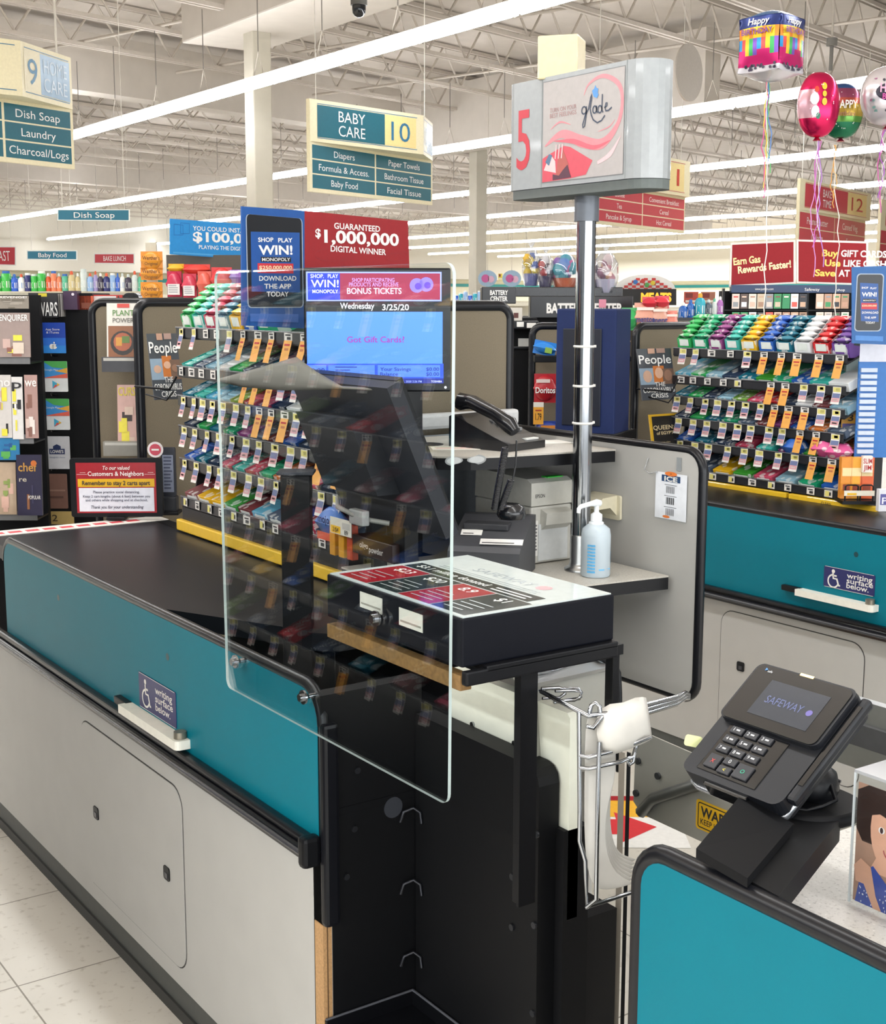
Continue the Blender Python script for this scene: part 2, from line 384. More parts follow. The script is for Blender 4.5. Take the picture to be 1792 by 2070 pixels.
# far wall, teal band and cove
WALLC = m('#e2dbc0', 0.75, scale=4, noise=0.02)
wn = 48.0
gbeam(wn, wn+0.3, -40, 76, 0, 5.6, WALLC, 'wall_back')
gbeam(wn-0.06, wn-0.002, -40, 76, 2.36, 2.52, m('#1d8a8c', 0.5), 'trim_2')
gbeam(wn-0.9, wn-0.002, -40, 76, 2.75, 5.6, m('#d8d3c6', 0.7), 'wall_back_soffit')
struct(MB().box(58, 58.3, 10, 72, 0, 5.6, WALLC), 'wall_right'); struct(MB().box(57.1, 57.99, 10, 66, 2.75, 5.6, m('#d8d3c6', 0.7)), 'wall_right_soffit'); struct(MB().box(57.9, 57.995, 10, 66, 2.36, 2.52, m('#1d8a8c', 0.5)), 'trim_3')
# ------------------------------------------------------------------ suspended fluorescent rows
TUBE = m('#f9fbff', emit=TUBE_POWER); HOUS = m('#c9c5bc', 0.5)
PITCH = 1.41
hb = MB().box(-0.05, 0.05, 0.01, PITCH-0.01, 0.0, 0.04, HOUS)
hb.box(-0.012, 0.012, PITCH-0.03, PITCH-0.015, -0.09, 0.0, HOUS).box(-0.06, 0.06, PITCH-0.025, PITCH-0.015, -0.03, 0.0, HOUS)
tb = MB()
for x in (-0.065, 0.065): tb.cyl((x, 0.03, -0.03), (x, PITCH-0.04, -0.03), 0.036, TUBE, 8)
cb = MB().cyl((0, 0.2, 0.035), (0, 0.32, 0.3), 0.005, JOIST, 4).cyl((0, 0.44, 0.035), (0, 0.32, 0.3), 0.005, JOIST, 4).cyl((0, 0.32, 0.3), (0, 0.32, 0.98), 0.006, m('#77716a', 0.6), 4)
ROWNAMES = ['nearest', 'second', 'third', 'fourth', 'fifth', 'sixth', 'seventh', 'eighth']
fx = None
for ri, (x, y0, n) in enumerate(((7.0, 7.7, 12), (12.45, 9.0, 27), (17.9, 12.4, 29), (23.3, 15.8, 28), (28.8, 19.6, 26), (34.2, 23.4, 24), (39.6, 27.4, 22), (45.0, 31.4, 20))):
    for i in range(n):
        lab = 'lit fluorescent strip fixture, %s from the near end of the %s ceiling row' % (ORD[i], ROWNAMES[ri])
        y = y0+i*PITCH
        if fx is None:
            fx = thing('fluorescent_fixture', lab, 'ceiling light', (x, y, 4.0), 0, 'rows of fluorescent ceiling lights')
            kids = [hb.build('housing', fx), tb.build('tubes', fx), cb.build('hanger_cable', fx)]
        else: copy_of(fx, kids, (x, y, 4.0), 0, lab)
# the cross row far back, under the soffit
c0 = gp(8, 46.2, 2.95)
for i in range(16):
    p = gp(-12+i*2.45, 46.4, 2.62)
    copy_of(fx, kids[:2], p, -math.radians(74.5), 'lit cove light under the far wall soffit, %s from its far end' % ORD[i], 'cove lights along the far wall', scale=(1.3, 1.68, 1.5))
# ================================================================== check lanes
PLATE = m('#23275f', 0.4); CREAM = m('#e9e7dc', 0.4)
def ada_sticker(b, x0, x1, z0, z1):
    b.prism(rrect(x0, x1, z0, z1, 0.004, 3), 0.0, -0.0012, PLATE)
    b2 = -0.0018; w, h = x1-x0, z1-z0
    def q(u, v): return (x0+u*w, z0+v*h)
    for e in ((0.012, 0.012), (0.012, 0.988)): b.quad(x0+0.004, x1-0.004, z0+e[1]*h-0.0008, z0+e[1]*h+0.0004, b2, WHITE)
    hx, hz = q(0.19, 0.80); b.disc(hx, hz, 0.0062, b2, WHITE)
    stroke(b, [q(0.185, 0.72), q(0.195, 0.46), q(0.265, 0.46), q(0.305, 0.16), q(0.335, 0.18)], 0.0062, b2, WHITE)
    stroke(b, [q(0.19, 0.60), q(0.26, 0.60)], 0.005, b2, WHITE)
    cx, cz = q(0.195, 0.33); stroke(b, arc(cx, cz, 0.0195, 100, 335, 16), 0.005, b2, WHITE)
    for i, t in enumerate(('writing', 'surface', 'below.')):
        b.text(t, *q(0.46, 0.75-0.24*i), 0.0165, b2, WHITE, w=(0.094, 0.097, 0.082)[i], al='l', bold=0.012)
def lane(loc, ynear, label, teal_far, door, holes, ada, ws, latches, round_near=True, zt=0.94):
    yf = loc[1]; X = lambda y: yf-y
    t = thing('checkstand', label, 'checkout counter', loc, LANE, 'checkout counters')
    L = X(ynear); TZ0, TZ1 = 0.662, zt-0.007
    b = MB().box(0, L, 0.0, 0.018, 0.086, 0.64, GREY)
    b.build('lower_panel', t)
    MB().box(0, L, 0.004, 0.02, 0.0, 0.084, m('#4b4d4a', 0.6)).box(0, L, -0.002, 0.004, 0.0, 0.03, m('#2e2f2e', 0.6)).build('kick_plate', t)
    tp = rrect(X(teal_far), L-0.012, TZ0, TZ1, 0.06, 6, 'cd' if round_near else 'd')
    b = MB().prism(tp, -0.001, 0.018, TEAL)
    for hy, hz in holes: b.disc(X(hy), hz, 0.0085, -0.0016, m('#0f3f46', 0.4))
    b.build('teal_panel', t)
    # black t-mould over the top and down the near end
    e = rrect(X(teal_far)-0.006, L-0.006, TZ0-0.02, TZ1+0.006, 0.066, 6, 'cd')
    e = [p for p in e if p[1] > TZ0]
    MB().tube([(u, 0.008, v) for u, v in e], 0.0115, TRIM, 8).build('edge_trim', t)
    b = MB().box(0, L-0.01, -0.03, 0, 0.622, 0.646, TRIM, 0.008).box(0, L-0.01, -0.022, 0, 0.648, 0.664, TRIM, 0.006)
    b.cyl((0, -0.028, 0.636), (L-0.03, -0.028, 0.636), 0.006, m('#3a3b40', 0.25), 8)
    br = b.build('bumper_rail', t)
    MB().box(L-0.03, L-0.004, -0.036, 0.0, 0.612, 0.67, BLACK, 0.008).build('end_cap', br)
    d0, d1, dz0, dz1 = X(door[0]), X(door[1]), door[2], door[3]
    b = MB().prism(rrect(d0-0.003, d1+0.003, dz0-0.003, dz1+0.003, 0.052, 6), 0.0, -0.0004, m('#3c3b39', 0.7))
    b.prism(rrect(d0, d1, dz0, dz1, 0.05, 6), 0.0, -0.0022, GREY)
    d = b.build('access_door', t)
    for y, z in latches:
        MB().prism(rrect(X(y)-0.016, X(y)+0.016, z-0.016, z+0.016, 0.006, 3), -0.001, -0.005, BLACK).box(X(y)-0.006, X(y)+0.008, -0.0065, -0.005, z-0.01, z+0.002, m('#3b3b40', 0.3)).build('latch', d)
    b = MB(); ada_sticker(b, X(ada[0]), X(ada[1]), ada[2], ada[3]); a = b.build('accessibility_sticker', t); a.location.y = -0.0012
    a['label'] = 'blue wheelchair sticker reading writing surface below'
    w0, w1, wz = X(ws[0]), X(ws[1]), ws[2]
    b = MB().prism(rrect(w0+0.07, w1, -0.034, 0.0, 0.012, 4, 'b'), wz-0.011, wz+0.009, CREAM, plane='xy')
    b.box(w0, w0+0.075, -0.018, 0.0, wz-0.008, wz+0.01, BLACK, 0.003)
    w_ = b.build('writing_shelf', t)
    MB().cyl((w1-0.022, -0.014, wz+0.009), (w1-0.022, -0.014, wz+0.024), 0.014, m('#8a8578', 0.35, 0.6), 12).build('pivot_cap', w_)
    return t, X, L
lane5, X5, L5 = lane((1.118, 4.2, 0), 1.99, 'long white and teal checkout counter with black belt, behind the clear screen', 3.84, (3.245, 2.612, 0.132, 0.56), ((3.372, 0.851), (2.663, 0.851)), (2.832, 2.624, 0.698, 0.780), (2.955, 2.556, 0.684), ((3.148, 0.335), (2.702, 0.338)))
laneN, XN, LN = lane((3.29, 4.4, 0), 1.7, 'farther teal checkout counter behind the laminate partition, under the tidy gum rack', 4.3, (3.085, 2.50, 0.13, 0.59), ((3.186, 0.856), (2.549, 0.862)), (2.665, 2.475, 0.745, 0.81), (2.82, 2.458, 0.714), ((2.991, 0.411), (2.6, 0.411)), False)
BELT = m('#17181c', 0.38, scale=400, noise=0.12, spec=0.22)
def fill_lane(t, X, near, x_in, poly):
    b = MB().prism([(X(y), x_in(x)) for x, y in poly], 0.86, 0.90, BELT, plane='xy'); b.build('conveyor_belt', t)
# the belt of the near lane: local y = world x - lane x
pl = [(1.140, 4.10), (1.69, 4.10), (1.69, 2.46), (1.43, 2.46), (1.385, 2.50), (1.36, 2.585), (1.21, 2.90), (1.14, 3.02)]
fill_lane(lane5, X5, 2.4, lambda x: x-1.118, pl)
MB().box(X5(3.2), L5, 0.02, 0.60, 0.70, 0.715, BLACKM).build('well_floor', lane5)
MB().box(X5(3.0), X5(2.46), 0.30, 0.302, 0.715, 0.86, BLACKM).build('belt_end_plate', lane5)
MB().box(X5(4.10), X5(4.19), 0.022, 0.62, 0.86, 0.902, m('#e6e2da', 0.5)).build('end_sill', lane5)
b = MB()
for i in range(9): b.box(X5(4.125), X5(4.155), 0.05+i*0.055, 0.09+i*0.055, 0.902, 0.9026, m('#c9404a', 0.6))
b.build('printed_strip', lane5)
MB().box(X5(4.1), X5(2.3), 0.57, 0.62, 0.70, 0.90, BLACKM).build('far_rail', lane5)
# near end: black end wall, raw board edge, side divider
MB().box(L5-0.035, L5-0.001, 0.0, 0.215, 0.0, 0.93, DARK).build('end_wall', lane5)
MB().box(L5-0.03, L5+0.001, -0.0015, 0.0165, 0.0, 0.50, m('#b08a5e', 0.8, scale=300, noise=0.2)).box(L5-0.02, L5+0.0014, 0.006, 0.0085, 0.0, 0.50, m('#5d4226', 0.8)).build('raw_board_edge', lane5)
MB().box(L5-0.006, L5+0.016, -0.003, 0.028, 0.50, 0.88, TRIM, 0.007).build('corner_trim', lane5)
prof = [(X5(1.985), 0.0), (X5(1.62), 0.0), (X5(1.62), 0.74)]+[(X5(1.62)-0.03+0.03*math.cos(math.radians(a)), 0.835+0.03*math.sin(math.radians(a))) for a in (0, 30, 60, 90)]+[(X5(1.985), 0.865)]
MB().prism(prof, 0.197, 0.24, DARK).build('side_divider', lane5)
MB().box(X5(1.66), X5(1.60), 0.235, 0.29, 0, 0.757, BLACKM).build('support_post', lane5)
MB().box(X5(1.70), X5(1.61), 0.29, 0.365, 0, 0.585, DARK).build('support_post', lane5)
SCR = m('#3b3d42', 0.3, 0.7)
for px, py in ((722, 1557), (716, 1675), (700, 1772)):
    p = RY(px, py, 1.99); MB().cyl((X5(1.99), p.x-1.118, p.z), (X5(1.99)+0.004, p.x-1.118, p.z), 0.006, SCR, 10).build('screw', lane5)
p = RY(795, 1632, 1.99); MB().cyl((X5(1.99), p.x-1.118, p.z), (X5(1.99)+0.0015, p.x-1.118, p.z), 0.020, m('#33363d', 0.5), 20).build('round_sticker', lane5)
for px, py in ((1059, 1625), (1087, 1686), (1055, 1752), (1038, 1772), (1037, 1874), (1082, 1870), (1079, 2048)):
    p = RX(px, py, 1.315); MB().cyl((X5(p.y), 0.1968, p.z), (X5(p.y), 0.193, p.z), 0.006, SCR, 10).build('screw', lane5)
for z in (0.672, 0.53, 0.385):
    MB().tube([(L5+0.002, 0.165, z-0.012), (L5+0.006, 0.17, z+0.008), (L5+0.012, 0.188, z+0.014), (L5+0.026, 0.194, z+0.008), (L5+0.03, 0.194, z-0.012)], 0.003, m('#2d2f35', 0.3, 0.5), 6).build('hook', lane5)
b = MB().box(L5+0.0, L5+0.20, 0.0, 0.195, 0.285, 0.291, BLACK)
b.box(L5+0.001, L5+0.009, 0.0, 0.195, 0.291, 0.317, BLACK).box(L5+0.009, L5+0.20, 0.187, 0.195, 0.291, 0.317, BLACK)
b.cyl((L5+0.004, 0.0, 0.317), (L5+0.004, 0.191, 0.317), 0.003, m('#7a7d85', 0.3, 0.6), 6).cyl((L5+0.004, 0.191, 0.317), (L5+0.2, 0.191, 0.317), 0.003, m('#7a7d85', 0.3, 0.6), 6)
b.build('corner_tray', lane5)
# cutting-board plastic divider with its screws
WP = m('#eceedf', 0.5, scale=30, noise=0.04)
wt = thing('plastic_divider', 'thick off-white plastic board screwed to the black divider below the price stand', 'board', (1.362, 1.935, 0), LANE)
prof = [(0, 0.60), (0.335, 0.60), (0.335, 0.948), (0.327, 0.956), (0, 0.956)]
MB().prism(prof, 0.0, 0.022, WP).build('board', wt)
b = MB()
for px, py in ((957, 1464), (1042, 1502)):
    p = RX(px, py, 1.362); b.cyl((1.935-p.y, 0.0, p.z), (1.935-p.y, -0.004, p.z), 0.005, CHROME, 10)
b.build('screws', wt)
# ---- the next lane's belt top
b = MB().box(XN(4.4), XN(1.7), 0.02, 0.57, 0.86, 0.897, BELT); b.build('conveyor_belt', laneN)
MB().box(XN(4.4), XN(1.7), 0.57, 0.66, 0.80, 0.897, BLACKM).build('far_rail', laneN)
# ---- clear acrylic screen bolted to the near lane
ps = thing('acrylic_screen', 'large clear acrylic sneeze screen bolted to the teal panel and the price stand', 'screen', (1.098, 2.345, 0), LANE)
SHEET = clear_sheet('acrylic_face'); EDGE = m('#b3c2c0', 0.3, noise=0)  # the rim's bright light-piped look is put into its pale edge colour
sl = lambda z: 0.0 + (1.672-z)*0.012
ol = rrect(0.0, 0.785, 0.868, 1.672, 0.018, 5)
ol = [(u+(sl(w)+0.005 if u < 0.4 else -(1.672-w)*0.012), w) for u, w in ol]
b = MB(); n = len(ol)
for y, o in ((0.0, 1), (0.0055, -1)):
    b.add([(u, y, w) for u, w in ol], [tuple(range(n)) if o > 0 else tuple(range(n-1, -1, -1))], SHEET)
b.build('sheet', ps)
b = MB(); b.add([(u, 0.0, w) for u, w in ol]+[(u, 0.0055, w) for u, w in ol], [(i, n+i, n+(i+1) % n, (i+1) % n) for i in range(n)], EDGE); b.build('sheet_edge', ps)
for (y, z) in ((2.28, 0.931), (2.009, 0.928), (1.765, 1.119)):
    u = 2.345-y
    b = MB().cyl((u, -0.002, z), (u, -0.006, z), 0.013, CHROME, 16).cyl((u, -0.006, z), (u, -0.013, z), 0.0075, CHROME, 6).cyl((u, 0.0055, z), (u, 0.019, z), 0.005, CHROME, 8)
    b.build('bolt', ps)
# ================================================================== gum racks beside the belts
RACKB = m('#17181c', 0.5); LIP = m('#202126', 0.35)
TAGW = m('#dcd9d4', 0.5); TAGY = m('#d9d07a', 0.5); TAGB = m('#5f6a92', 0.5); TAGP = m('#c99298', 0.5); TAGO = m('#d99a40', 0.5); INK = m('#2a2a2c', 0.6)
def tag_mesh(kind):
    b = MB()
    def panel(z0, z1, y0, y1, mat): b.add([(-0.021, y0, z0), (0.021, y0, z0), (0.021, y1, z1), (-0.021, y1, z1)], [(0, 1, 2, 3)], mat)
    def slim(u0, u1, z0, z1, mat):
        yy = lambda z: 0.0 if z > -0.02 else -0.0 - (-0.02-z)*0.28
        b.add([(u0, yy(z0)-0.0007, z0), (u1, yy(z0)-0.0007, z0), (u1, yy(z1)-0.0007, z1), (u0, yy(z1)-0.0007, z1)], [(0, 1, 2, 3)], mat)
    if kind == 'short':
        panel(-0.026, 0.0, 0, 0, TAGW); slim(-0.017, 0.005, -0.023, -0.004, TAGY); slim(0.0, 0.014, -0.02, -0.008, INK)
    elif kind == 'plain':
        panel(-0.026, 0.0, 0, 0, TAGW); slim(-0.013, 0.013, -0.010, -0.006, INK); slim(-0.006, 0.014, -0.022, -0.013, INK)
    elif kind == 'mid':
        panel(-0.020, 0.0, 0, 0, TAGW); panel(-0.062, -0.020, -0.0118, 0, TAGW)
        slim(-0.018, 0.018, -0.019, -0.003, TAGY); slim(-0.006, 0.012, -0.015, -0.006, INK)
        slim(-0.019, 0.019, -0.040, -0.024, TAGB); slim(-0.019, 0.019, -0.054, -0.040, TAGP); slim(-0.012, 0.012, -0.05, -0.045, TAGW)
    else:
        panel(-0.020, 0.0, 0, 0, TAGW); panel(-0.082, -0.020, -0.019, 0, TAGO)
        slim(-0.014, 0.014, -0.008, -0.004, INK); slim(-0.006, 0.014, -0.018, -0.011, INK); slim(-0.020, 0.020, -0.0815, -0.071, TAGW); slim(-0.018, 0.016, -0.080, -0.073, TAGB)
        slim(-0.014, 0.014, -0.034, -0.029, RED); slim(-0.010, 0.012, -0.060, -0.040, m('#b06a3a', 0.6))
    b.v = [(q[0]*0.88, q[1], q[2]) for q in b.v]; o = b.build('price_tag'); me = o.data; bpy.data.objects.remove(o); return me
TAGS = {k: tag_mesh(k) for k in ('short', 'plain', 'mid', 'tall')}
def attach(name, me, parent, loc, rz=0.0):
    o = bpy.data.objects.new(name, me); COL.objects.link(o); o.parent = parent; o.location = loc; o.rotation_euler.z = rz; return o
# --- goods on the racks: one of each kind, coloured per object
PK = tint('printed_card', 0.35); PKP = tint('plain_colour', 0.3, stripes=False)
def pillow(b, x0, x1, y0, y1, z0, z1, mat, n=5):
    vs = []; N = n
    for s_ in (1, -1):
        for i in range(N+1):
            for j in range(N+1):
                u, v = i/N, j/N; h = (max(0, math.sin(math.pi*u))**0.5*max(0, math.sin(math.pi*v))**0.5)
                vs.append((x0+(x1-x0)*u, y0+(y1-y0)*v, (z0+z1)/2+s_*h*(z1-z0)/2))
    fs = []; q = (N+1)*(N+1)
    for i in range(N):
        for j in range(N):
            a = i*(N+1)+j; fs.append((a, a+N+1, a+N+2, a+1)); fs.append((q+a, q+a+1, q+a+N+2, q+a+N+1))
    b.add(vs, fs, mat, True)
def ytilt(b0, ang, y=0.0, z=0.0):
    c, s_ = math.cos(ang), math.sin(ang)
    b0.v = [(p[0], y+(p[1]-y)*c-(p[2]-z)*s_, z+(p[1]-y)*s_+(p[2]-z)*c) for p in b0.v]; return b0
# upright dispenser carton with a cut-away slanting front full of packs
b = MB(); w = 0.037
side = [(0, 0), (-0.012, 0.05), (0.03, 0.075), (0.10, 0.145), (0.145, 0.145), (0.13, 0)]
for x in (-w, w-0.0015): b.prism(side, x, x+0.0015, PK, plane='yz')
b.add([(-w, 0, 0), (w, 0, 0), (w, -0.012, 0.05), (-w, -0.012, 0.05)], [(0, 1, 2, 3)], PK).box(-w, w, 0.128, 0.13, 0, 0.14, PK)
b.add([(-w, 0.085, 0.13), (w, 0.085, 0.13), (w, 0.10, 0.145), (-w, 0.10, 0.145)], [(0, 1, 2, 3)], PK).box(-w, w, 0.10, 0.145, 0.143, 0.145, PK)
for x in (-w-0.0004, w+0.0004): b.add([(x, 0.015, 0.045), (x, 0.035, 0.072), (x, 0.075, 0.10), (x, 0.085, 0.075), (x, 0.06, 0.04)], [(0, 1, 2, 3, 4)], m('#20302c', 0.5))
b.add([(-0.024, -0.0058, 0.020), (0.024, -0.0058, 0.020), (0.024, -0.0122, 0.046), (-0.024, -0.0122, 0.046)], [(0, 1, 2, 3)], m('#dfe7e2', 0.4))
ME_CARTON = mesh_of(b, 'carton')
b = MB()
for i in range(5):
    t_ = i/4; y = 0.005+0.075*t_; z = 0.058+0.072*t_
    pillow(b, -w+0.003, w-0.003, y-0.012, y+0.02, z-0.008, z+0.014, PK)
ME_PACKS = mesh_of(b, 'gum_packs')
# low open tray of flat packs, tipped to the front
b = MB(); b.box(-0.038, 0.038, 0, 0.17, 0, 0.003, PK).box(-0.038, 0.038, 0, 0.002, 0, 0.028, PK).box(-0.038, -0.036, 0, 0.17, 0, 0.03, PK).box(0.036, 0.038, 0, 0.17, 0, 0.03, PK)
ME_TRAY = mesh_of(ytilt(b, 0.38), 'tray')
b = MB()
for i in range(6): b.box(-0.034, 0.034, 0.006+i*0.026, 0.028+i*0.026, 0.004, 0.027+0.002*(i % 2), PK, 0.003)
ME_TRAYP = mesh_of(ytilt(b, 0.38), 'gum_packs')
# wide flat box (mints), and soft wrapped bag
b = MB().box(-0.044, 0.044, 0, 0.16, 0, 0.034, PK, 0.002).box(-0.03, 0.03, -0.0006, 0, 0.008, 0.026, m('#e9ecea', 0.4)); ME_FLAT = mesh_of(ytilt(b, 0.35), 'flat_box')
b = MB()
for i in range(3): pillow(b, -0.04, 0.04, 0.01+i*0.045, 0.07+i*0.045, 0.0+i*0.012, 0.035+i*0.012, PK)
ME_BAGS = mesh_of(ytilt(b, 0.2), 'soft_packs')
CN = {
'#2fa85a': 'green', '#3cb0a4': 'mint', '#8a3f7e': 'plum', '#5fb0cf': 'sky blue', '#e7b524': 'yellow', '#2c62b8': 'blue', '#22a374': 'emerald', '#e8ecee': 'white', '#cf2f35': 'red', '#6c4596': 'purple',
      '#1d6f86': 'teal', '#2a3a52': 'navy', '#c94f6a': 'rose', '#b23a55': 'crimson', '#6f9a3f': 'olive', '#7a3b3f': 'maroon', '#56657a': 'slate', '#3f9a35': 'leaf green', '#d77a35': 'orange', '#8fb7c9': 'pale blue', '#d3568f': 'pink'}
KINDN = {'carton': 'gum carton', 'tray': 'gum tray', 'flat': 'mint box', 'bag': 'candy pack'}
def good(kind, color, loc, rz, label, group):
    nm = {'carton': 'gum_carton', 'tray': 'gum_tray', 'flat': 'mint_box', 'bag': 'candy_pack'}[kind]
    if kind in ('carton', 'tray'):
        t = thing(nm, label, 'gum', loc, rz, group)
        a = attach('carton' if kind == 'carton' else 'tray', ME_CARTON if kind == 'carton' else ME_TRAY, t, (0, 0, 0)); p = attach('gum_packs', ME_PACKS if kind == 'carton' else ME_TRAYP, t, (0, 0, 0))
        a.color = rgb(color); c = rgb(color); p.color = tuple(min(1, v*1.25+0.04) for v in c[:3])+(1,)
        return t
    me = ME_FLAT if kind == 'flat' else ME_BAGS
    o = bpy.data.objects.new(nm, me); COL.objects.link(o); o.location = loc; o.rotation_euler.z = rz; o.color = rgb(color)
    return tag(o, label, 'mints' if kind == 'flat' else 'candy', group)
def rack(where, x, yfar, length, zs, zbase, rows, tags, flip=False):
    """zs = heights of the shelf front edges from the top; rows = per shelf (kind, colours); tags = per shelf string s p m t per tag"""
    t = thing('candy_rack', 'black tiered candy rack with price tags %s' % where, 'rack', (x, yfar, 0), -LANE if flip else LANE, 'black candy racks beside the belts')
    b = MB().box(0, length, 0.20, 0.225, zbase, zs[0]+0.03, RACKB).box(0, length, 0.0, 0.225, zbase-0.02, zbase+0.05, RACKB)
    b.build('back_panel', t)
    for u in (-0.007, length+0.001):
        MB().prism([(0.13, zbase), (0.05, zs[-1]-0.02), (0.05, zs[-1]+0.03), (0.13, zs[0]-0.05), (0.2, zs[0]+0.03), (0.2, zbase)], u, u+0.006, RACKB, plane='yz').build('side_panel', t)
    for i, z in enumerate(zs):
        b = MB()
        b.add([(0, 0.0, z-0.028), (length, 0.0, z-0.028), (length, 0.2, z+0.045), (0, 0.2, z+0.045), (0, 0.0, z-0.034), (length, 0.0, z-0.034), (length, 0.2, z+0.039), (0, 0.2, z+0.039)],
              [(0, 1, 2, 3), (4, 7, 6, 5), (0, 4, 5, 1), (2, 6, 7, 3), (0, 3, 7, 4), (1, 5, 6, 2)], RACKB)
        b.box(0, length, -0.004, 0.0, z-0.03, z, LIP).cyl((0, -0.004, z), (length, -0.004, z), 0.003, m('#6a6d72', 0.25, 0.6), 6)
        b.build('shelf', t)
        n = len(tags[i])
        for k, c in enumerate(tags[i]):
            if c == ' ': continue
            u = (k+0.55+random.uniform(-0.12, 0.12))*length/n
            attach('price_tag', TAGS[{'s': 'short', 'p': 'plain', 'm': 'mid', 't': 'tall'}[c]], t, (u, -0.006, z-0.001), random.uniform(-0.12, 0.12))
    for i, (kind, cols) in enumerate(rows):
        n = len(cols)
        for k, c in enumerate(cols):
            if c is None: continue
            u = (k+0.5)*length/n
            z = zs[i]-0.024 if kind != 'carton' else zs[i]-0.015
            cname = CN[c]; same = [j for j in range(n) if cols[j] == c]
            which, left = ('', '') if len(same) == 1 else ('%s ' % ORD[same.index(k)], ' from the left')
            shelf = ['top', 'second', 'third', 'fourth', 'fifth', 'lowest', 'seventh'][i]
            label = '%s%s %s%s, %s shelf, rack %s' % (which, cname, KINDN[kind], left, shelf, where)
            # local (u, 0.012) on the rack -> world
            loc = (x-0.02, yfar+u, z+0.004) if flip else (x+0.02, yfar-u, z+0.004)
            good(kind, c, loc, (-LANE if flip else LANE)+random.uniform(-0.03, 0.03), label, 'goods on the candy racks')
    return t
G, MI, PL, SK, YE, BL, EM, WH, RE_, PU, TE, NA, RO, CR, OL, MA, SL, LG, OR, PB, PI = list(CN)
rows5 = [('carton', (G, MI, CR, TE, YE, BL, EM, None, None, None, None, None)),
         ('tray', (MI, SL, PB, WH, G, NA, TE, BL, LG, SL, MA, NA)),
         ('tray', (TE, MI, SK, PB, OL, RO, CR, NA, WH, MA, SL, NA)),
         ('tray', (NA, G, TE, EM, PL, SL, MA, BL, NA, SL, MA)),
         ('tray', (BL, TE, NA, RO, MI, CR, EM, OR, MA, RO, NA, SL)),
         ('flat', (MA, YE, YE, LG, MA, SK, SL, BL, CR, NA, SL))]
rack('by the near belt', 1.69, 3.875, 1.02, (1.535, 1.417, 1.327, 1.234, 1.132, 1.012), 0.93, rows5,
     ('mmppmtttttmm', 'pppp  tttmmmmm', 'mmmmmmmtttmmmm', 'mmmmmmmmmmtt', 'mmmmmmmmmmmm', 'spspspsppsps'))
rowsN = [('carton', (G, EM, PL, MI, YE, BL, TE, WH, RE_, PU)),
         ('flat', (SK, G, PB, NA, TE, LG, EM, BL, MI, WH)),
         ('tray', (TE, G, NA, PB, OL, RO, RE_, NA, WH, MA, PB)),
         ('tray', (NA, G, TE, EM, SL, MA, PL, BL, OR, SL)),
         ('tray', (BL, TE, NA, CR, MI, PL, LG, OR)),
         ('flat', (MA, SL, YE, LG, RO, PB, EM, BL))]
rack('on the farther lane', 3.86, 3.93, 0.86, (1.431, 1.320, 1.238, 1.152, 1.061, 0.948), 0.885, rowsN,
     ('mmppmttttt', 'pppps ttmmm', 'mmmmmmmtttmm', 'mmmmmmmmttm', 'mmmmmmmmtt', 'spsspspps'))
# things at the near end of the farther rack
o = MB()
pillow(o, -0.05, 0.05, -0.035, 0.035, 0, 0.075, PK)
ME_BALL = mesh_of(o, 'candy_bag')
for k, (px, py, c, l) in enumerate(((1610, 912, BL, 'blue wrapped candy bag spilling over the farther rack shelf'), (1672, 916, PI, 'pink wrapped candy bag at the end of the farther rack shelf'), (1697, 922, PI, 'pink candy bag hanging off the corner of the farther rack'))):
    p = RX(px, py+12, 3.88); q = bpy.data.objects.new('candy_bag', ME_BALL); COL.objects.link(q); q.location = p; q.rotation_euler.z = LANE+0.3*k; q.color = rgb(c); tag(q, l, 'candy')
# yellow rails along the foot of each rack
YR = m('#e3b92b', 0.35, coat=0.3)
for (x, zr, y0, y1, lab, txt) in ((1.672, 0.905, 3.885, 3.555, 'farther yellow bumper rail under the rack by the near belt', ''), (1.672, 0.905, 3.545, 2.80, 'nearer yellow bumper rail under the rack by the near belt', ''),
                                  (3.84, 0.885, 3.92, 3.305, 'farther yellow bumper rail under the rack on the farther lane', ''), (3.84, 0.885, 3.293, 2.905, 'nearer yellow bumper rail under the rack on the farther lane', 'CLEAN')):
    b = MB().box(0, y0-y1, 0, 0.02, 0, 0.034, YR, 0.004)
    if txt: b.text(txt, (y0-y1)*0.45 if 'C' == txt[0] else 0.1, 0.018, 0.010, -0.0006, INK, bold=0.01)
    o = b.build('yellow_rail', None, (x, y0, zr-0.004 if x > 3 else zr), LANE); tag(o, lab, 'rail', 'yellow bumper rails')
# magazine end panels at the far end of each rack
def mag_panel(loc, w, z0, z1, label, rz=0.0):
    t = thing('end_divider', label, 'display panel', loc, rz, 'taupe end panels')
    MB().prism(rrect(0.012, w-0.012, z0, z1-0.012, 0.03, 5, 'cd'), 0.0, 0.02, TAUPE).build('panel', t)
    e = [p for p in rrect(0, w, z0-0.05, z1, 0.04, 6, 'cd') if p[1] > z0-0.01]
    MB().tube([(w, 0.01, z0)]+[(u, 0.01, v) for u, v in e if v > z0]+[(0, 0.01, z0)], 0.0175, TRIM, 8).build('edge_trim', t)
    return t
q5 = RY(280, 612, 4.33); p5 = mag_panel((q5.x, 4.33, 0), 0.50, 0.30, q5.z, 'black-edged taupe panel behind the far end of the near gum rack')
wN = RY(1290, 660, 4.15); mag_panel((wN.x, 4.15, 0), 0.62, 0.0, wN.z, 'black-edged taupe panel behind the far end of the farther gum rack')
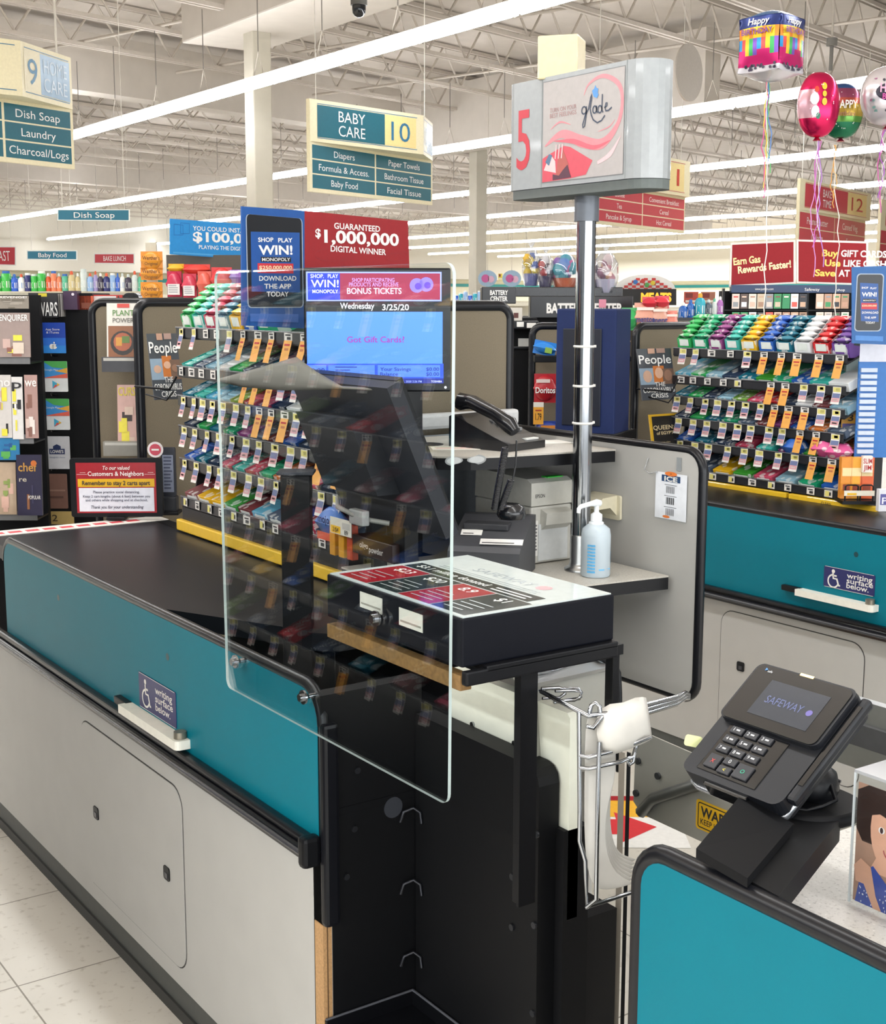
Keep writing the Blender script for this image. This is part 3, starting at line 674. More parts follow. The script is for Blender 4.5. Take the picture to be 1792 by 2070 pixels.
# ================================================================== price stand behind the screen
SX0, SX1, SY0, SY1, SZ = 1.108, 1.405, 1.548, 1.945, 1.161
t = thing('price_stand', 'black check-writing stand with a glass-topped price sheet, bolted to the clear screen', 'stand', (SX0, SY1, 0), LANE)
NAVYB = m('#0b0d15', 0.5, spec=0.15); LW, LD = SY1-SY0, SX1-SX0
MB().box(0, LW, 0, LD, SZ-0.076, SZ-0.002, NAVYB, 0.003).build('box', t)
b = MB().box(-0.005, LW+0.012, LD-0.26, LD+0.0, SZ-0.086, SZ-0.076, BLACK, 0.002)
b.box(LW-0.002, LW+0.012, 0.0, LD, SZ-0.102, SZ-0.080, BLACK, 0.003)
b.build('under_frame', t)
MB().box(0.0, LW-0.003, -0.001, 0.02, SZ-0.112, SZ-0.088, m('#7a5c33', 0.7, scale=120, noise=0.25), 0.002).build('wooden_rail', t)
MB().box(LW-0.026, LW-0.006, 0.118, 0.145, 0.68, SZ-0.102, BLACK, 0.001).box(LW-0.008, LW-0.002, 0.112, 0.145, 0.68, SZ-0.102, BLACK).build('post', t)
MB().box(LW-0.03, LW, LD, LD+0.022, SZ-0.103, SZ-0.086, BLACK).box(LW-0.03, LW-0.01, LD+0.01, LD+0.024, SZ-0.21, SZ-0.092, BLACK, 0.002).build('side_bracket', t)
# printed price sheet, read from the customers' side: page right = local x, page up = local y
PG = m('#c3cccb', 0.08, spec=0.6); PR = m('#98202a', 0.08); PD = m('#27302f', 0.08); PT = m('#e9ece9', 0.1)
b = MB().box(0.004, LW-0.004, 0.004, LD-0.004, SZ-0.002, SZ, PG)
LAY = Matrix(((1, 0, 0, 0), (0, 0, 1, 0), (0, -1, 0, SZ), (0, 0, 0, 1)))   # face (x, -y, z) laid flat
def lay(bb, x0, x1, z0, z1, y, mat): bb.add([LAY @ Vector(p) for p in ((x0, y, z0), (x1, y, z0), (x1, y, z1), (x0, y, z1))], [(0, 1, 2, 3)], mat)
for i in range(4):
    x0 = 0.02+i*0.092
    lay(b, x0, x0+0.089, 0.012, 0.14, -0.0003, PR if i in (0, 2) else PD)
    b.text(('$23', '$20', '8.9', '$1')[i], x0+0.045, 0.118, 0.022, -0.0006, PT, M=LAY, bold=0.01)
    for k in range(4): lay(b, x0+0.012, x0+0.078-0.02*random.random(), 0.028+k*0.016, 0.0312+k*0.016, -0.0006, m('#a9b0af', 0.15))
lay(b, 0.02, LW-0.03, 0.144, 0.182, -0.0003, PD)
b.text('$3.1 million donated', 0.14, 0.165, 0.017, -0.0006, PT, M=LAY, w=0.2, bold=0.01)
for k in range(2): lay(b, 0.26, 0.35, 0.152+k*0.012, 0.157+k*0.012, -0.0006, PT)
for k in range(2): lay(b, 0.06, 0.33, 0.19+k*0.009, 0.193+k*0.009, -0.0003, m('#8d9896', 0.2))
b.text('SAFEWAY', 0.20, 0.228, 0.022, -0.0004, m('#8f9a9c', 0.2), M=LAY, w=0.16)
b.add([LAY @ Vector((0.305+0.014*math.cos(a), -0.0004, 0.228+0.014*math.sin(a))) for a in [i*math.pi/8 for i in range(16)]], [tuple(range(16))], m('#dd7f83', 0.2))
b.build('price_sheet', t)
for i, (u0, u1, za, zb) in enumerate(((0.11, 0.178, SZ-0.038, SZ-0.012), (0.228, 0.294, SZ-0.044, SZ-0.016))):
    b = MB().box(u0, u1, -0.001, 0.0, za, zb, m('#cfcdc4', 0.5)); b.box(u0+0.004, u1-0.004, -0.0014, -0.001, za+0.006, za+0.009, m('#8e8a80', 0.6)); b.build('paper_label', t)
# ================================================================== partition, shelves and machines behind
def edge_all(pts, d, mat=TRIM, r=0.0125): return MB().tube([(u, d, v) for u, v in pts], r, mat, 8, closed=True)
t = thing('laminate_partition', 'grey laminate partition with rounded black edge and a card clipped on it', 'partition', (2.28, 3.1, 0), LANE)
pp = rrect(0, 0.872, 0.662, 1.262, 0.045, 6)
MB().prism(pp, 0, 0.022, GREY).build('panel', t); edge_all(rrect(-0.004, 0.876, 0.658, 1.266, 0.048, 6), 0.011).build('edge_trim', t)
MB().box(0.0, 0.5, 0.002, 0.02, 0.0, 0.67, GREY).build('leg_panel', t)
# taupe panel behind the phone
mag_panel((1.96, 3.125, 0), 0.445, 1.22, 1.602, 'black-edged taupe panel standing behind the telephone')
o = MB().box(0, 0.40, 0, 0.03, 0, 0.045, m('#c9cacb', 0.45), 0.01).build('grey_rail', None, (2.0, 3.07, 1.262)); tag(o, 'pale grey rail along the foot of the taupe panel behind the telephone', 'rail')
o = MB().box(0, 0.31, 0, 0.02, 0, 0.30, m('#7f858c', 0.5)).build('back_board', None, (1.95, 3.03, 0.95)); tag(o, 'blue-grey board under the telephone shelf', 'board')
SPK = speckle('speckled_laminate', '#b5b1a8', '#8b867d', '#cfccc4', 220, 0.45)
def shelf(name, label, pts, z, th, holes=()):
    cx, cy = pts[0]; t = thing(name, label, 'shelf', (cx, cy, 0)); q = [(x-cx, y-cy) for x, y in pts]
    MB().prism(q, z-0.004, z, SPK, plane='xy').build('shelf_top', t)
    b = MB().prism([(u*0.998, v*0.998) for u, v in q], z-th, z-0.004, BLACK, plane='xy'); b.build('shelf_edge', t)
    for hx, hy, r in holes:
        MB().lathe([(r, 0.0), (r, 0.0012), (r*0.9, 0.0012)], BLACKM, 24, (hx-cx, hy-cy, z-0.0002), sx=1).build('cup_hole', t)
    return t
shelf('telephone_shelf', 'speckled shelf with black edge and two holes, under the telephone', [(1.80, 2.62), (1.86, 2.565), (1.93, 2.545), (2.262, 2.50), (2.262, 3.02), (1.95, 3.02), (1.95, 2.84), (1.74, 2.84), (1.74, 2.80)], 1.25, 0.032, ((1.93, 2.86, 0.045), (1.79, 2.83, 0.04)))
F = Face(RY(935, 930, 2.548), 0.0)
for k, (u, r) in enumerate(((-0.024, 0.024), (0.034, 0.026))):
    o = MB().poly([(u+r*math.cos(a), 0.012*math.sin(a)*(0.7 if math.cos(a)*(1 if k else -1) < 0 else 1)) for a in [i*math.pi/9 for i in range(18)]], 0, m('#8f9292', 0.6)).poly([(u+r*0.8*math.cos(a), 0.008*math.sin(a)) for a in [i*math.pi/9 for i in range(18)]], -0.0004, m('#b5b8b8', 0.6)).build('white_sticker', None, F.o+Vector((0, -0.003-0.004*k, 0)), -0.13)
    tag(o, '%s torn white sticker on the black edge of the telephone shelf' % ('left' if k == 0 else 'right'), 'sticker')
shelf('register_shelf', 'speckled shelf carrying the receipt printer and the steel pole', [(2.15, 2.315), (2.262, 2.30), (2.262, 3.0), (1.95, 3.0), (1.95, 2.84), (1.66, 2.84), (1.66, 2.50), (1.80, 2.36)], 0.96, 0.034)
# papers on the telephone shelf
o = MB().box(-0.06, 0.06, -0.035, 0.035, 0, 0.0012, m('#eee9de', 0.6)).box(-0.05, 0.04, -0.02, -0.012, 0.0012, 0.0015, m('#d7a79b', 0.6)).box(-0.05, 0.045, 0.0, 0.008, 0.0012, 0.0015, m('#d7a79b', 0.6)).box(-0.05, 0.03, 0.016, 0.022, 0.0012, 0.0015, m('#93b08a', 0.6)).build('paper_slip', None, RZ(920, 906, 1.2502), -0.5)
tag(o, 'printed paper slip lying on the telephone shelf beside the hole', 'paper')
o = MB().box(-0.07, 0.07, -0.03, 0.05, 0, 0.001, PAPER).bars(-0.06, 0.05, 0, 0, 1, 0, PAPER).build('paper_sheet', None, RZ(1100, 895, 1.2502), -0.2); tag(o, 'white sheet on the telephone shelf under the telephone', 'paper')
# ---- telephone
t = thing('telephone', 'black desk telephone with handset and coiled cord on the speckled shelf', 'telephone', RZ(1005, 903, 1.2505), math.radians(-76)); t.scale = (0.84, 0.84, 0.84)
PH = m('#15161a', 0.25, coat=0.3)
prof = [(-0.115, 0.0), (0.115, 0.0), (0.115, 0.022), (0.06, 0.04), (-0.10, 0.098), (-0.115, 0.092)]
MB().prism(prof, -0.09, 0.09, PH).build('base', t)
hs = [(-0.115, -0.045, 0.118), (-0.10, -0.045, 0.135), (-0.06, -0.045, 0.135), (0.03, -0.045, 0.104), (0.085, -0.045, 0.075), (0.105, -0.045, 0.055)]
b = MB().tube(hs, [0.018, 0.028, 0.022, 0.02, 0.026, 0.018], PH, 10); b.build('handset', t)
b = MB(); KEY = m('#8a8b8c', 0.5)
for r in range(4):
    for c in range(3):
        u = -0.035+r*0.022; z = 0.075-(u+0.035)*0.36; b.box(u-0.008, u+0.008, 0.015+c*0.022, 0.031+c*0.022, z-0.004, z+0.006, KEY, 0.002)
b.build('keypad', t)
b = MB().box(0.075, 0.105, 0.01, 0.07, 0.026, 0.031, m('#d9dad6', 0.5)); b.build('number_label', t)
def coil(p0, p1, sag, n=46, r=0.0068):
    pts = []
    for i in range(n*8+1):
        s_ = i/(n*8); p = Vector(p0).lerp(Vector(p1), s_)+Vector((0, 0, -sag*4*s_*(1-s_))); a = i*2*math.pi/8
        pts.append((p.x+r*math.cos(a)*0.8, p.y, p.z+r*math.sin(a)*0.5)) if abs(p1[2]-p0[2]) < 0.05 else pts.append((p.x+r*math.cos(a), p.y+r*math.sin(a), p.z))
    return pts
a = RD(1022, 905, 2.98); c = RD(1000, 1030, 2.98); d = RD(1048, 905, 2.99); e = RD(1003, 1030, 2.99)
MBc = MB().tube(coil(a, c, 0.0), 0.0022, PH, 5).tube([RD(1045, 890, 2.98), RD(1043, 940, 2.98), RD(1034, 985, 2.98)], 0.0022, PH, 5).tube(coil(RD(1034, 970, 2.985), RD(1012, 1030, 2.985), 0.0, 22), 0.0022, PH, 5)
o = MBc.build('coiled_cord'); o.parent = t; o.matrix_parent_inverse = Matrix.LocRotScale(t.location, t.rotation_euler, t.scale).inverted()
# ---- printers
t = thing('register_printer', 'dark grey printer with a sloping lid and white slips on it, below the telephone', 'printer', RZ(978, 1178, 0.962), VIEW-0.25); t.scale = (1.02, 1.0, 0.86)
DG = m('#46474b', 0.5); DG2 = m('#35363a', 0.5)
MB().prism([(-0.005, 0.0), (-0.005, 0.085), (0.01, 0.098), (0.17, 0.158), (0.20, 0.158), (0.20, 0.0)], -0.085, 0.085, DG, plane='yz').build('body', t)
MB().box(-0.07, 0.04, 0.085, 0.13, 0.128, 0.147, DG2, 0.004).build('paper_slot', t)
MB().box(-0.08, 0.05, -0.008, 0.01, 0.0, 0.04, m('#1e1f22', 0.5)).build('front_bay', t)
for k, (u, v, l) in enumerate(((0.035, 0.02, 0.10), (-0.045, 0.06, 0.05))):
    zz = 0.098+(v)*0.375; o = MB().box(-l/2, l/2, -0.014, 0.014, 0, 0.001, PAPER).box(-l/2+0.005, l/2-0.02, -0.008, -0.004, 0.001, 0.0013, INK).build('paper_slip', t, (u, v+0.012, zz+0.003), 0.1); o.rotation_euler.x = 0.36
o = MB(); o.lathe([(0.03, 0), (0.034, 0.01), (0.03, 0.028), (0.018, 0.034)], PH, 18); q = o.build('black_puck', None, RD(1034, 1048, 3.02), 0); tag(q, 'small black rounded handset cradle beside the dark printer', 'holder')
t = thing('receipt_printer', 'pale grey receipt printer with a green sticker on its lid, left of the pole', 'printer', (2.065, 2.59, 0.962))
LG_ = m('#c9c8c0', 0.5); LG2 = m('#b7b6ae', 0.5)
MB().box(0, 0.132, 0, 0.24, 0, 0.145, LG_, 0.006).build('body', t)
MB().prism([(0, 0.147), (0.0, 0.205), (0.02, 0.214), (0.235, 0.222), (0.24, 0.147)], 0, 0.132, LG_, plane='yz').build('lid', t)
MB().prism([(-0.002, 0.085), (-0.022, 0.10), (-0.026, 0.13), (-0.002, 0.138)], 0.03, 0.115, LG_, plane='yz').build('paper_chute', t)
MB().box(0.022, 0.118, -0.003, 0, 0.006, 0.10, m('#d3d6d6', 0.5), 0.001).box(0.03, 0.11, -0.0034, -0.003, 0.092, 0.0935, INK).build('front_door', t)
o = MB().box(0.006, 0.021, -0.002, 0, 0.02, 0.11, PAPER).bars(0.008, 0.019, 0.03, 0.1, 8, -0.0022, m('#777777', 0.6)); o.build('tape_label', t)
MB().box(0.06, 0.11, 0.01, 0.035, 0.2145, 0.2165, m('#2fe03f', 0.5)).build('green_sticker', t)
MB().text('EPSON', 0.028, 0.172, 0.009, -0.0006, INK, w=0.03, bold=0.01).build('maker_mark', t)
# ---- steel pole, lane light and its lamp box
pb = Vector((2.128, 2.472, 0.96))
t = thing('steel_pole', 'polished steel pole with a flange carrying the lane five sign', 'pole', pb)
MB().lathe([(0.04, 0), (0.04, 0.006), (0.03, 0.012), (0.026, 0.02), (0.026, 0.085), (0.0235, 0.09)], STEEL, 24).build('flange', t)
MB().cyl((0, 0, 0.03), (0, 0, 0.86), 0.0232, CHROME, 28).build('tube', t)
for z in (0.365, 0.455, 0.55, 0.545): MB().lathe([(0.0236, -0.003), (0.0262, -0.002), (0.0262, 0.002), (0.0236, 0.003)], m('#d9d8d2', 0.4), 18, (0, 0, z)).box(0.02, 0.036, -0.003, 0.003, z-0.003, z+0.003, m('#d9d8d2', 0.4)).build('cable_tie', t) if z != 0.545 else None
MB().cyl((0, 0, 0.845), (0, 0, 0.905), 0.0295, m('#6b7078', 0.35, 0.3), 24).build('collar', t)
F = Face((2.055, pb.y, 1.9), LANE); t = thing('lane_sign', 'white rounded lane sign with a red number five on the steel pole', 'lane sign', (2.055, pb.y, 0), LANE)
(x0, zt0), (x1, zb0) = F(1030, 178), F(1357, 360)
xl, xr = F(1024, 280)[0], F(1306, 240)[0]; zt = (F(1097, 162)[1]+F(1262, 118)[1])/2+1.9; zb = (F(1097, 383)[1]+F(1262, 358)[1])/2+1.9
PW = m('#9da1a3', 0.25, coat=0.3)
cap = [(xl+0.03, 0.0)]+[(xr-0.055+0.055*math.sin(a), 0.055-0.055*math.cos(a)) for a in [i*math.pi/10 for i in range(11)]]+[(xl+0.03, 0.11)]+[(xl+0.03-0.03*math.sin(a), 0.08+0.03*math.cos(a)) for a in [math.pi*i/8 for i in range(1, 4)]]+[(xl, 0.08), (xl, 0.03)]+[(xl+0.03-0.03*math.cos(a), 0.03-0.03*math.sin(a)) for a in [math.pi*i/8 for i in range(1, 4)]]
MB().prism(cap, zb, zt, PW, plane='xy').build('casing', t)
MB().prism([(u*0.985+0.003, v*0.96+0.003) for u, v in cap], zb-0.022, zb-0.001, m('#5d6462', 0.5), plane='xy').build('base_tray', t)
f0 = F.o.z
def U(px, py): u, v = F(px, py); return u, v+f0
b = MB(); b.text('5', U(1059, 280)[0], U(1059, 281)[1], U(1059, 220)[1]-U(1059, 341)[1], -0.0008, m('#c22d3d', 0.35), w=U(1072, 280)[0]-U(1045, 280)[0], bold=0.005); b.build('lane_number', t)
ax0, ax1 = U(1099, 250)[0], U(1262, 250)[0]; az0, az1 = zb+0.012, zt-0.012; aw, ah = ax1-ax0, az1-az0
b = MB().quad(ax0-0.002, ax1+0.002, az0-0.002, az1+0.002, -0.0004, m('#77797b', 0.4)).quad(ax0, ax1, az0, az1, -0.0008, m('#b0aaa8', 0.35))
def A(u, v): return (ax0+u*aw, az0+v*ah)
PK1, PK2 = m('#e0858d', 0.3), m('#d9606f', 0.3)
def sw(pts, ws, y, mat):
    P_ = []
    n = len(pts)
    for i in range(n-1):
        p0, p1, p2, p3 = pts[max(0, i-1)], pts[i], pts[i+1], pts[min(n-1, i+2)]
        for k in range(6):
            s_ = k/6; P_.append(tuple(0.5*((2*p1[j])+(-p0[j]+p2[j])*s_+(2*p0[j]-5*p1[j]+4*p2[j]-p3[j])*s_*s_+(-p0[j]+3*p1[j]-3*p2[j]+p3[j])*s_**3) for j in (0, 1))+(ws[i]+(ws[i+1]-ws[i])*s_,))
    P_.append(pts[-1]+(ws[-1],)); stroke(b, [A(p[0], p[1]) for p in P_], [p[2]*ah for p in P_], y, mat)
sw([(0.03, 0.36), (0.25, 0.46), (0.5, 0.36), (0.75, 0.31), (0.93, 0.47), (0.98, 0.68), (0.93, 0.85), (0.75, 0.95), (0.58, 0.90), (0.52, 0.80)], [0.01, 0.08, 0.12, 0.1, 0.05, 0.04, 0.05, 0.04, 0.02, 0.005], -0.0012, PK1)
sw([(0.15, 0.40), (0.4, 0.37), (0.65, 0.285), (0.85, 0.33)], [0.005, 0.05, 0.04, 0.005], -0.0015, PK2)
sw([(0.1, 0.52), (0.22, 0.58), (0.36, 0.54)], [0.004, 0.02, 0.004], -0.0012, PK1); sw([(0.7, 0.13), (0.85, 0.2), (0.97, 0.36)], [0.03, 0.05, 0.004], -0.0012, m('#e3bcbf', 0.3)); sw([(0.7, 0.43), (0.83, 0.46), (0.9, 0.52)], [0.003, 0.012, 0.003], -0.0012, PK1)
b.poly([A(*p) for p in ((0, 0), (0.36, 0.01), (0.56, 0.03), (0.64, 0.16), (0.36, 0.32), (0.28, 0.34), (0.1, 0.28), (0, 0.24))], -0.0012, m('#cf4a5a', 0.3))
b.poly([A(*p) for p in ((0.02, 0.12), (0.1, 0.28), (0.17, 0.2), (0.18, 0.08))], -0.0015, m('#d9c3c4', 0.3)); b.poly([A(*p) for p in ((0.04, 0.2), (0.09, 0.28), (0.13, 0.26), (0.09, 0.16))], -0.0018, m('#4f6f8c', 0.3))
b.poly([A(*p) for p in ((0.18, 0.05), (0.2, 0.2), (0.27, 0.3), (0.34, 0.16), (0.35, 0.05))], -0.0015, m('#b1574f', 0.3)); b.poly([A(*p) for p in ((0.14, 0.01), (0.14, 0.07), (0.22, 0.05), (0.27, 0.1), (0.33, 0.15), (0.36, 0.06), (0.38, 0.02))], -0.0018, m('#53263a', 0.3))
for u in (0.17, 0.21, 0.25): stroke(b, [A(u, 0.22), A(u+0.015, 0.36)], 0.004, -0.0019, m('#e9b9bd', 0.3))
b.text('TURN ON YOUR', *A(0.26, 0.71), 0.010, -0.0014, m('#a9807f', 0.4), w=aw*0.34); b.text('BEST FEELINGS', *A(0.26, 0.655), 0.010, -0.0014, m('#a9807f', 0.4), w=aw*0.34)
GI = m('#27364f', 0.3)
def pen(pts, w=0.0035): stroke(b, [A(*p) for p in pts], w, -0.0016, GI)
def ring(cx, cz, rx, rz, a0, a1, n=16): return [(cx+rx*math.cos(math.radians(a0+(a1-a0)*i/n)), cz+rz*math.sin(math.radians(a0+(a1-a0)*i/n))) for i in range(n+1)]
pen(ring(0.525, 0.655, 0.028, 0.035, 30, 390)); pen([(0.555, 0.69), (0.553, 0.6), (0.535, 0.5), (0.515, 0.49), (0.512, 0.52), (0.54, 0.6), (0.58, 0.66), (0.605, 0.77), (0.615, 0.8), (0.618, 0.76), (0.6, 0.66), (0.615, 0.6), (0.64, 0.55), (0.69, 0.515), (0.74, 0.53), (0.78, 0.575)])
pen(ring(0.655, 0.645, 0.022, 0.034, 30, 390)); pen([(0.678, 0.68), (0.678, 0.625), (0.69, 0.61)]); pen(ring(0.718, 0.64, 0.024, 0.034, 20, 380)); pen([(0.745, 0.78), (0.743, 0.63), (0.757, 0.605)]); pen([(0.775, 0.645), (0.80, 0.66), (0.805, 0.69), (0.79, 0.69), (0.778, 0.65), (0.79, 0.615), (0.82, 0.615), (0.86, 0.64)])
b.poly([A(*p) for p in ((0.64, 0.77), (0.62, 0.83), (0.645, 0.845), (0.66, 0.88), (0.67, 0.85), (0.695, 0.84), (0.69, 0.80), (0.7, 0.78), (0.68, 0.75))], -0.0016, m('#4d8fcf', 0.3))
b.build('advert_panel', t)
for u in (U(1096, 250)[0], U(1266, 250)[0]): MB().box(u-0.001, u+0.001, -0.001, 0.001, zb, zt, m('#8f9494', 0.4)).build('seam', t)
cb_ = MB(); sxs = 0.045
for i in range(1): cb_.box(-0.048, 0.048, -0.048, 0.048, zt-0.004, zt+0.095, m('#d8cda4', 0.3, coat=0.3), 0.004)
o = cb_.build('lamp_box', t, (F(1062, 150)[0]+0.07, 0.055, 0), math.radians(38))
# ---- sanitiser bottle
p = RZ(1204, 1163, 0.961); t = thing('sanitizer_bottle', 'clear pump bottle half full of blue sanitizer, standing at the foot of the pole', 'bottle', p)
BODY = m('#dcebf5', 0.15, trans=0.35, noise=0, spec=0.4); LIQ = m('#aed6f2', 0.2, trans=0.2, noise=0); PUMP = m('#e6ebee', 0.35)
MB().lathe([(0.034, 0.0), (0.036, 0.004), (0.036, 0.10), (0.033, 0.116), (0.02, 0.126), (0.014, 0.128), (0.014, 0.134)], BODY, 24).build('bottle_body', t)
MB().lathe([(0.033, 0.003), (0.0345, 0.006), (0.0345, 0.072)], LIQ, 24).build('liquid', t)
MB().lathe([(0.018, 0.126), (0.018, 0.131), (0.014, 0.133), (0.014, 0.15), (0.008, 0.154), (0.006, 0.156), (0.006, 0.172)], PUMP, 16).build('pump_collar', t)
MB().tube([(0.01, 0, 0.176), (0.0, 0, 0.178), (-0.02, 0, 0.177), (-0.05, 0, 0.173), (-0.056, 0, 0.168), (-0.057, 0, 0.158)], [0.008, 0.009, 0.006, 0.0055, 0.0055, 0.005], PUMP, 10).build('pump_spout', t)
b = MB(); cyl_pts = lambda a0, a1, z0, z1: [(0.0366*math.sin(a), -0.0366*math.cos(a), z) for z, rng in ((z0, (0, 1, 2, 3)), (z1, (3, 2, 1, 0))) for a in [a0+(a1-a0)*k/3 for k in rng]]
for k in range(9): b.add(cyl_pts(-1.3, -0.75, 0.012+k*0.008, 0.017+k*0.008), [tuple(range(8))], m('#5aa7d6', 0.4))
b.add(cyl_pts(0.75, 1.35, 0.03, 0.06), [tuple(range(8))], m('#6fb4dc', 0.4)); b.add(cyl_pts(-0.5, 0.5, 0.018, 0.022), [tuple(range(8))], m('#6fb4dc', 0.4)); b.build('printed_label', t)
# ---- cream dispenser on the partition and the card
F = Face((2.279, 2.56, 1.1), LANE)
t = thing('wall_dispenser', 'cream plastic dispenser fixed to the laminate partition behind the pole', 'dispenser', (2.279, 2.56, 1.1), LANE)
CRM = m('#d9d2b8', 0.4); x0, x1, z0, z1 = F.rect(1200, 992, 1258, 1052)
MB().prism(rrect(x0, x1, z0, z1, 0.006, 3), -0.008, -0.001, CRM).build('back_plate', t)
MB().prism([(-0.006, z1), (-0.055, z1-0.004), (-0.075, z1-0.022), (-0.07, z1-0.032), (-0.03, z1-0.03), (-0.006, z0+0.01)], x0+0.012, x1-0.012, CRM, plane='yz').build('hood', t)
F = Face((2.279, 2.32, 1.15), LANE)
t = thing('price_card', 'white card headed ICE with three barcodes, hung on the laminate partition', 'card', (2.279, 2.32, 1.15), LANE)
x0, x1, z0, z1 = F.rect(1329, 952, 1389, 1056); w, h = x1-x0, z1-z0
b = MB().box(x0, x1, -0.004, -0.003, z0, z1, m('#e4e8ee', 0.4))
ORG = m('#e07a35', 0.5); BLU = m('#24456f', 0.5)
b.quad(x0+w*0.2, x1-w*0.2, z1-h*0.19, z1-h*0.05, -0.0044, BLU); b.text('ICE', (x0+x1)/2, z1-h*0.125, h*0.1, -0.0048, WHITE, w=w*0.42, bold=0.03)
for k in range(3):
    zc = z1-h*(0.36+0.24*k); b.quad(x0+w*0.3, x0+w*0.7, zc+h*0.1, zc+h*0.11, -0.0046, INK)
    for j in range(9): b.quad(x0+w*(0.36+0.031*j), x0+w*(0.36+0.031*j+0.012+0.012*(j*k % 2)), zc-h*0.075, zc+h*0.075, -0.0046, INK)
b.disc(x0+w*0.5, z1-h*0.015, w*0.2, -0.005, ORG, 12, h*0.05); b.text('5.9', x0+w*0.5, z1-h*0.015, h*0.035, -0.0054, INK); b.disc(x0+w*0.38, z0+h*0.05, w*0.12, -0.005, ORG, 10, h*0.03)
b.build('card', t)
q0, q1 = F(1312, 925), F(1375, 935)
b = MB().tube([(q0[0], -0.002, q0[1]), (q0[0]-0.002, -0.012, q0[1]-0.03), (q0[0]+0.02, -0.014, q0[1]-0.036), (q0[0]+0.04, -0.008, q0[1]-0.03)], 0.0015, m('#d5d8d8', 0.2, trans=0.6, noise=0), 6); b.box(q1[0]-0.008, q1[0]+0.006, -0.003, -0.001, q1[1]-0.02, q1[1]+0.012, m('#8f9496', 0.4)); b.build('clear_hook', t)
# ================================================================== touch screen of the register, seen from its back
SLATE = m('#2a2c32', 0.55, spec=0.3)
t = thing('register_monitor', 'dark grey register monitor leaning back, seen from behind through the clear screen', 'monitor', (1.50, 2.80, 0), LANE)
prof = [(0.0, 1.437), (0.152, 1.10), (0.185, 1.112), (0.032, 1.452)]
L = 0.43
MB().prism(prof, 0.0, L, SLATE, plane='yz').build('back_shell', t)
MB().prism([(0.028, 1.452), (0.178, 1.112), (0.192, 1.118), (0.042, 1.459)], 0.006, L-0.006, BLACK, plane='yz').build('front_bezel', t)
MB().prism([(-0.022, 1.365), (0.05, 1.19), (0.11, 1.19), (0.035, 1.365)], 0.07, L-0.12, m('#25272c', 0.55, spec=0.3), plane='yz').build('rear_bulge', t)
b = MB(); sn = Vector((-0.91, 0, -0.41))
MB().box(-0.03, 0.035, -0.001, 0.0, -0.016, 0.016, m('#d6d4cf', 0.5)).bars(-0.025, 0.03, -0.012, 0.012, 5, -0.0012, m('#6e6e72', 0.6)).build('rating_label', t, (0.20, 0.034, 1.25)).rotation_euler.x = 0.42
MB().tube([(0.10, 0.07, 1.16), (0.17, 0.03, 1.15), (0.24, 0.05, 1.13), (0.28, 0.1, 1.12)], 0.006, m('#8f8f8a', 0.5), 8).box(0.20, 0.26, 0.04, 0.06, 1.115, 1.15, m('#9a9c9c', 0.5), 0.004).build('cable', t)
MB().box(0.18, 0.27, 0.13, 0.24, 0.88, 0.90, BLACK, 0.003).box(0.2, 0.25, 0.16, 0.2, 0.9, 1.14, BLACK, 0.003).build('stand', t)
# curling sheet taped over the monitor's top edge
P0 = [RD(443, 766, 3.02), RD(520, 745, 3.0), RD(600, 722, 2.98), RD(640, 752, 2.95), RD(690, 781, 2.90), RD(788, 786, 2.86)]
P1 = [RD(446, 770, 3.02), RD(490, 782, 3.0), RD(570, 789, 2.97), RD(640, 788, 2.93), RD(700, 786, 2.88), RD(788, 791, 2.86)]
vs = []; n = 20
def lerpl(L_, s_):
    k = min(len(L_)-2, int(s_*(len(L_)-1))); f = s_*(len(L_)-1)-k; return L_[k].lerp(L_[k+1], f)
for j in range(6):
    for i in range(n+1):
        q = lerpl(P0, i/n).lerp(lerpl(P1, i/n), j/5); vs.append(q+Vector((-0.02, -0.03, 0))*math.sin(math.pi*j/5)*0.4)
o = MB().add(vs, [(j*(n+1)+i, j*(n+1)+i+1, (j+1)*(n+1)+i+1, (j+1)*(n+1)+i) for j in range(5) for i in range(n)], m('#6f6d67', 0.6, scale=20, noise=0.08, spec=0.2), True)
o = o.build('paper_flap'); tag(o, 'curling grey sheet hanging over the top edge of the register monitor', 'paper')
sm = o.modifiers.new('thick', 'SOLIDIFY'); sm.thickness = 0.0012
# black post standing in the belt well
o = thing('black_post', 'black square post rising from the belt end beside the register monitor', 'post', (1.385, 2.56, 0.70), VIEW)
MB().box(-0.032, 0.032, -0.03, 0.03, 0, 0.545, BLACKM, 0.004).build('post', o); MB().box(-0.04, 0.04, -0.034, 0.034, 0.545, 0.552, SLATE, 0.002).build('top_plate', o)
# goods at the rack end under the monitor: amber boxes with a price card, a snack bag, dark bars
for k, (px, c, l) in enumerate(((672, '#c98d24', 'narrow amber box'), (690, '#cf931b', 'wide amber box'), (707, '#b5411f', 'orange-red box'))):
    o = MB().box(-0.013, 0.013, 0, 0.018, 0, 0.085, m(c, 0.4), 0.002).box(-0.009, 0.009, -0.0006, 0, 0.06, 0.075, m('#e6c98a', 0.4)).build('candy_box', None, RX(px, 1122+k*5, 1.645), LANE); tag(o, l+' at the foot of the near gum rack, seen below the monitor', 'box')
o = MB().box(-0.05, 0.05, -0.002, 0, -0.02, 0.02, m('#d6d4c8', 0.5)).quad(-0.046, 0.0, -0.018, 0.0, -0.0024, YEL).quad(0.008, 0.046, -0.004, 0.012, -0.0024, m('#b9b9b4', 0.5)).text('2/$4', -0.023, -0.009, 0.011, -0.0028, INK).text('89', 0.027, -0.011, 0.012, -0.0028, INK).build('price_card', None, RX(690, 1065, 1.625), LANE); tag(o, 'white and yellow price card on the amber boxes below the monitor', 'price card')
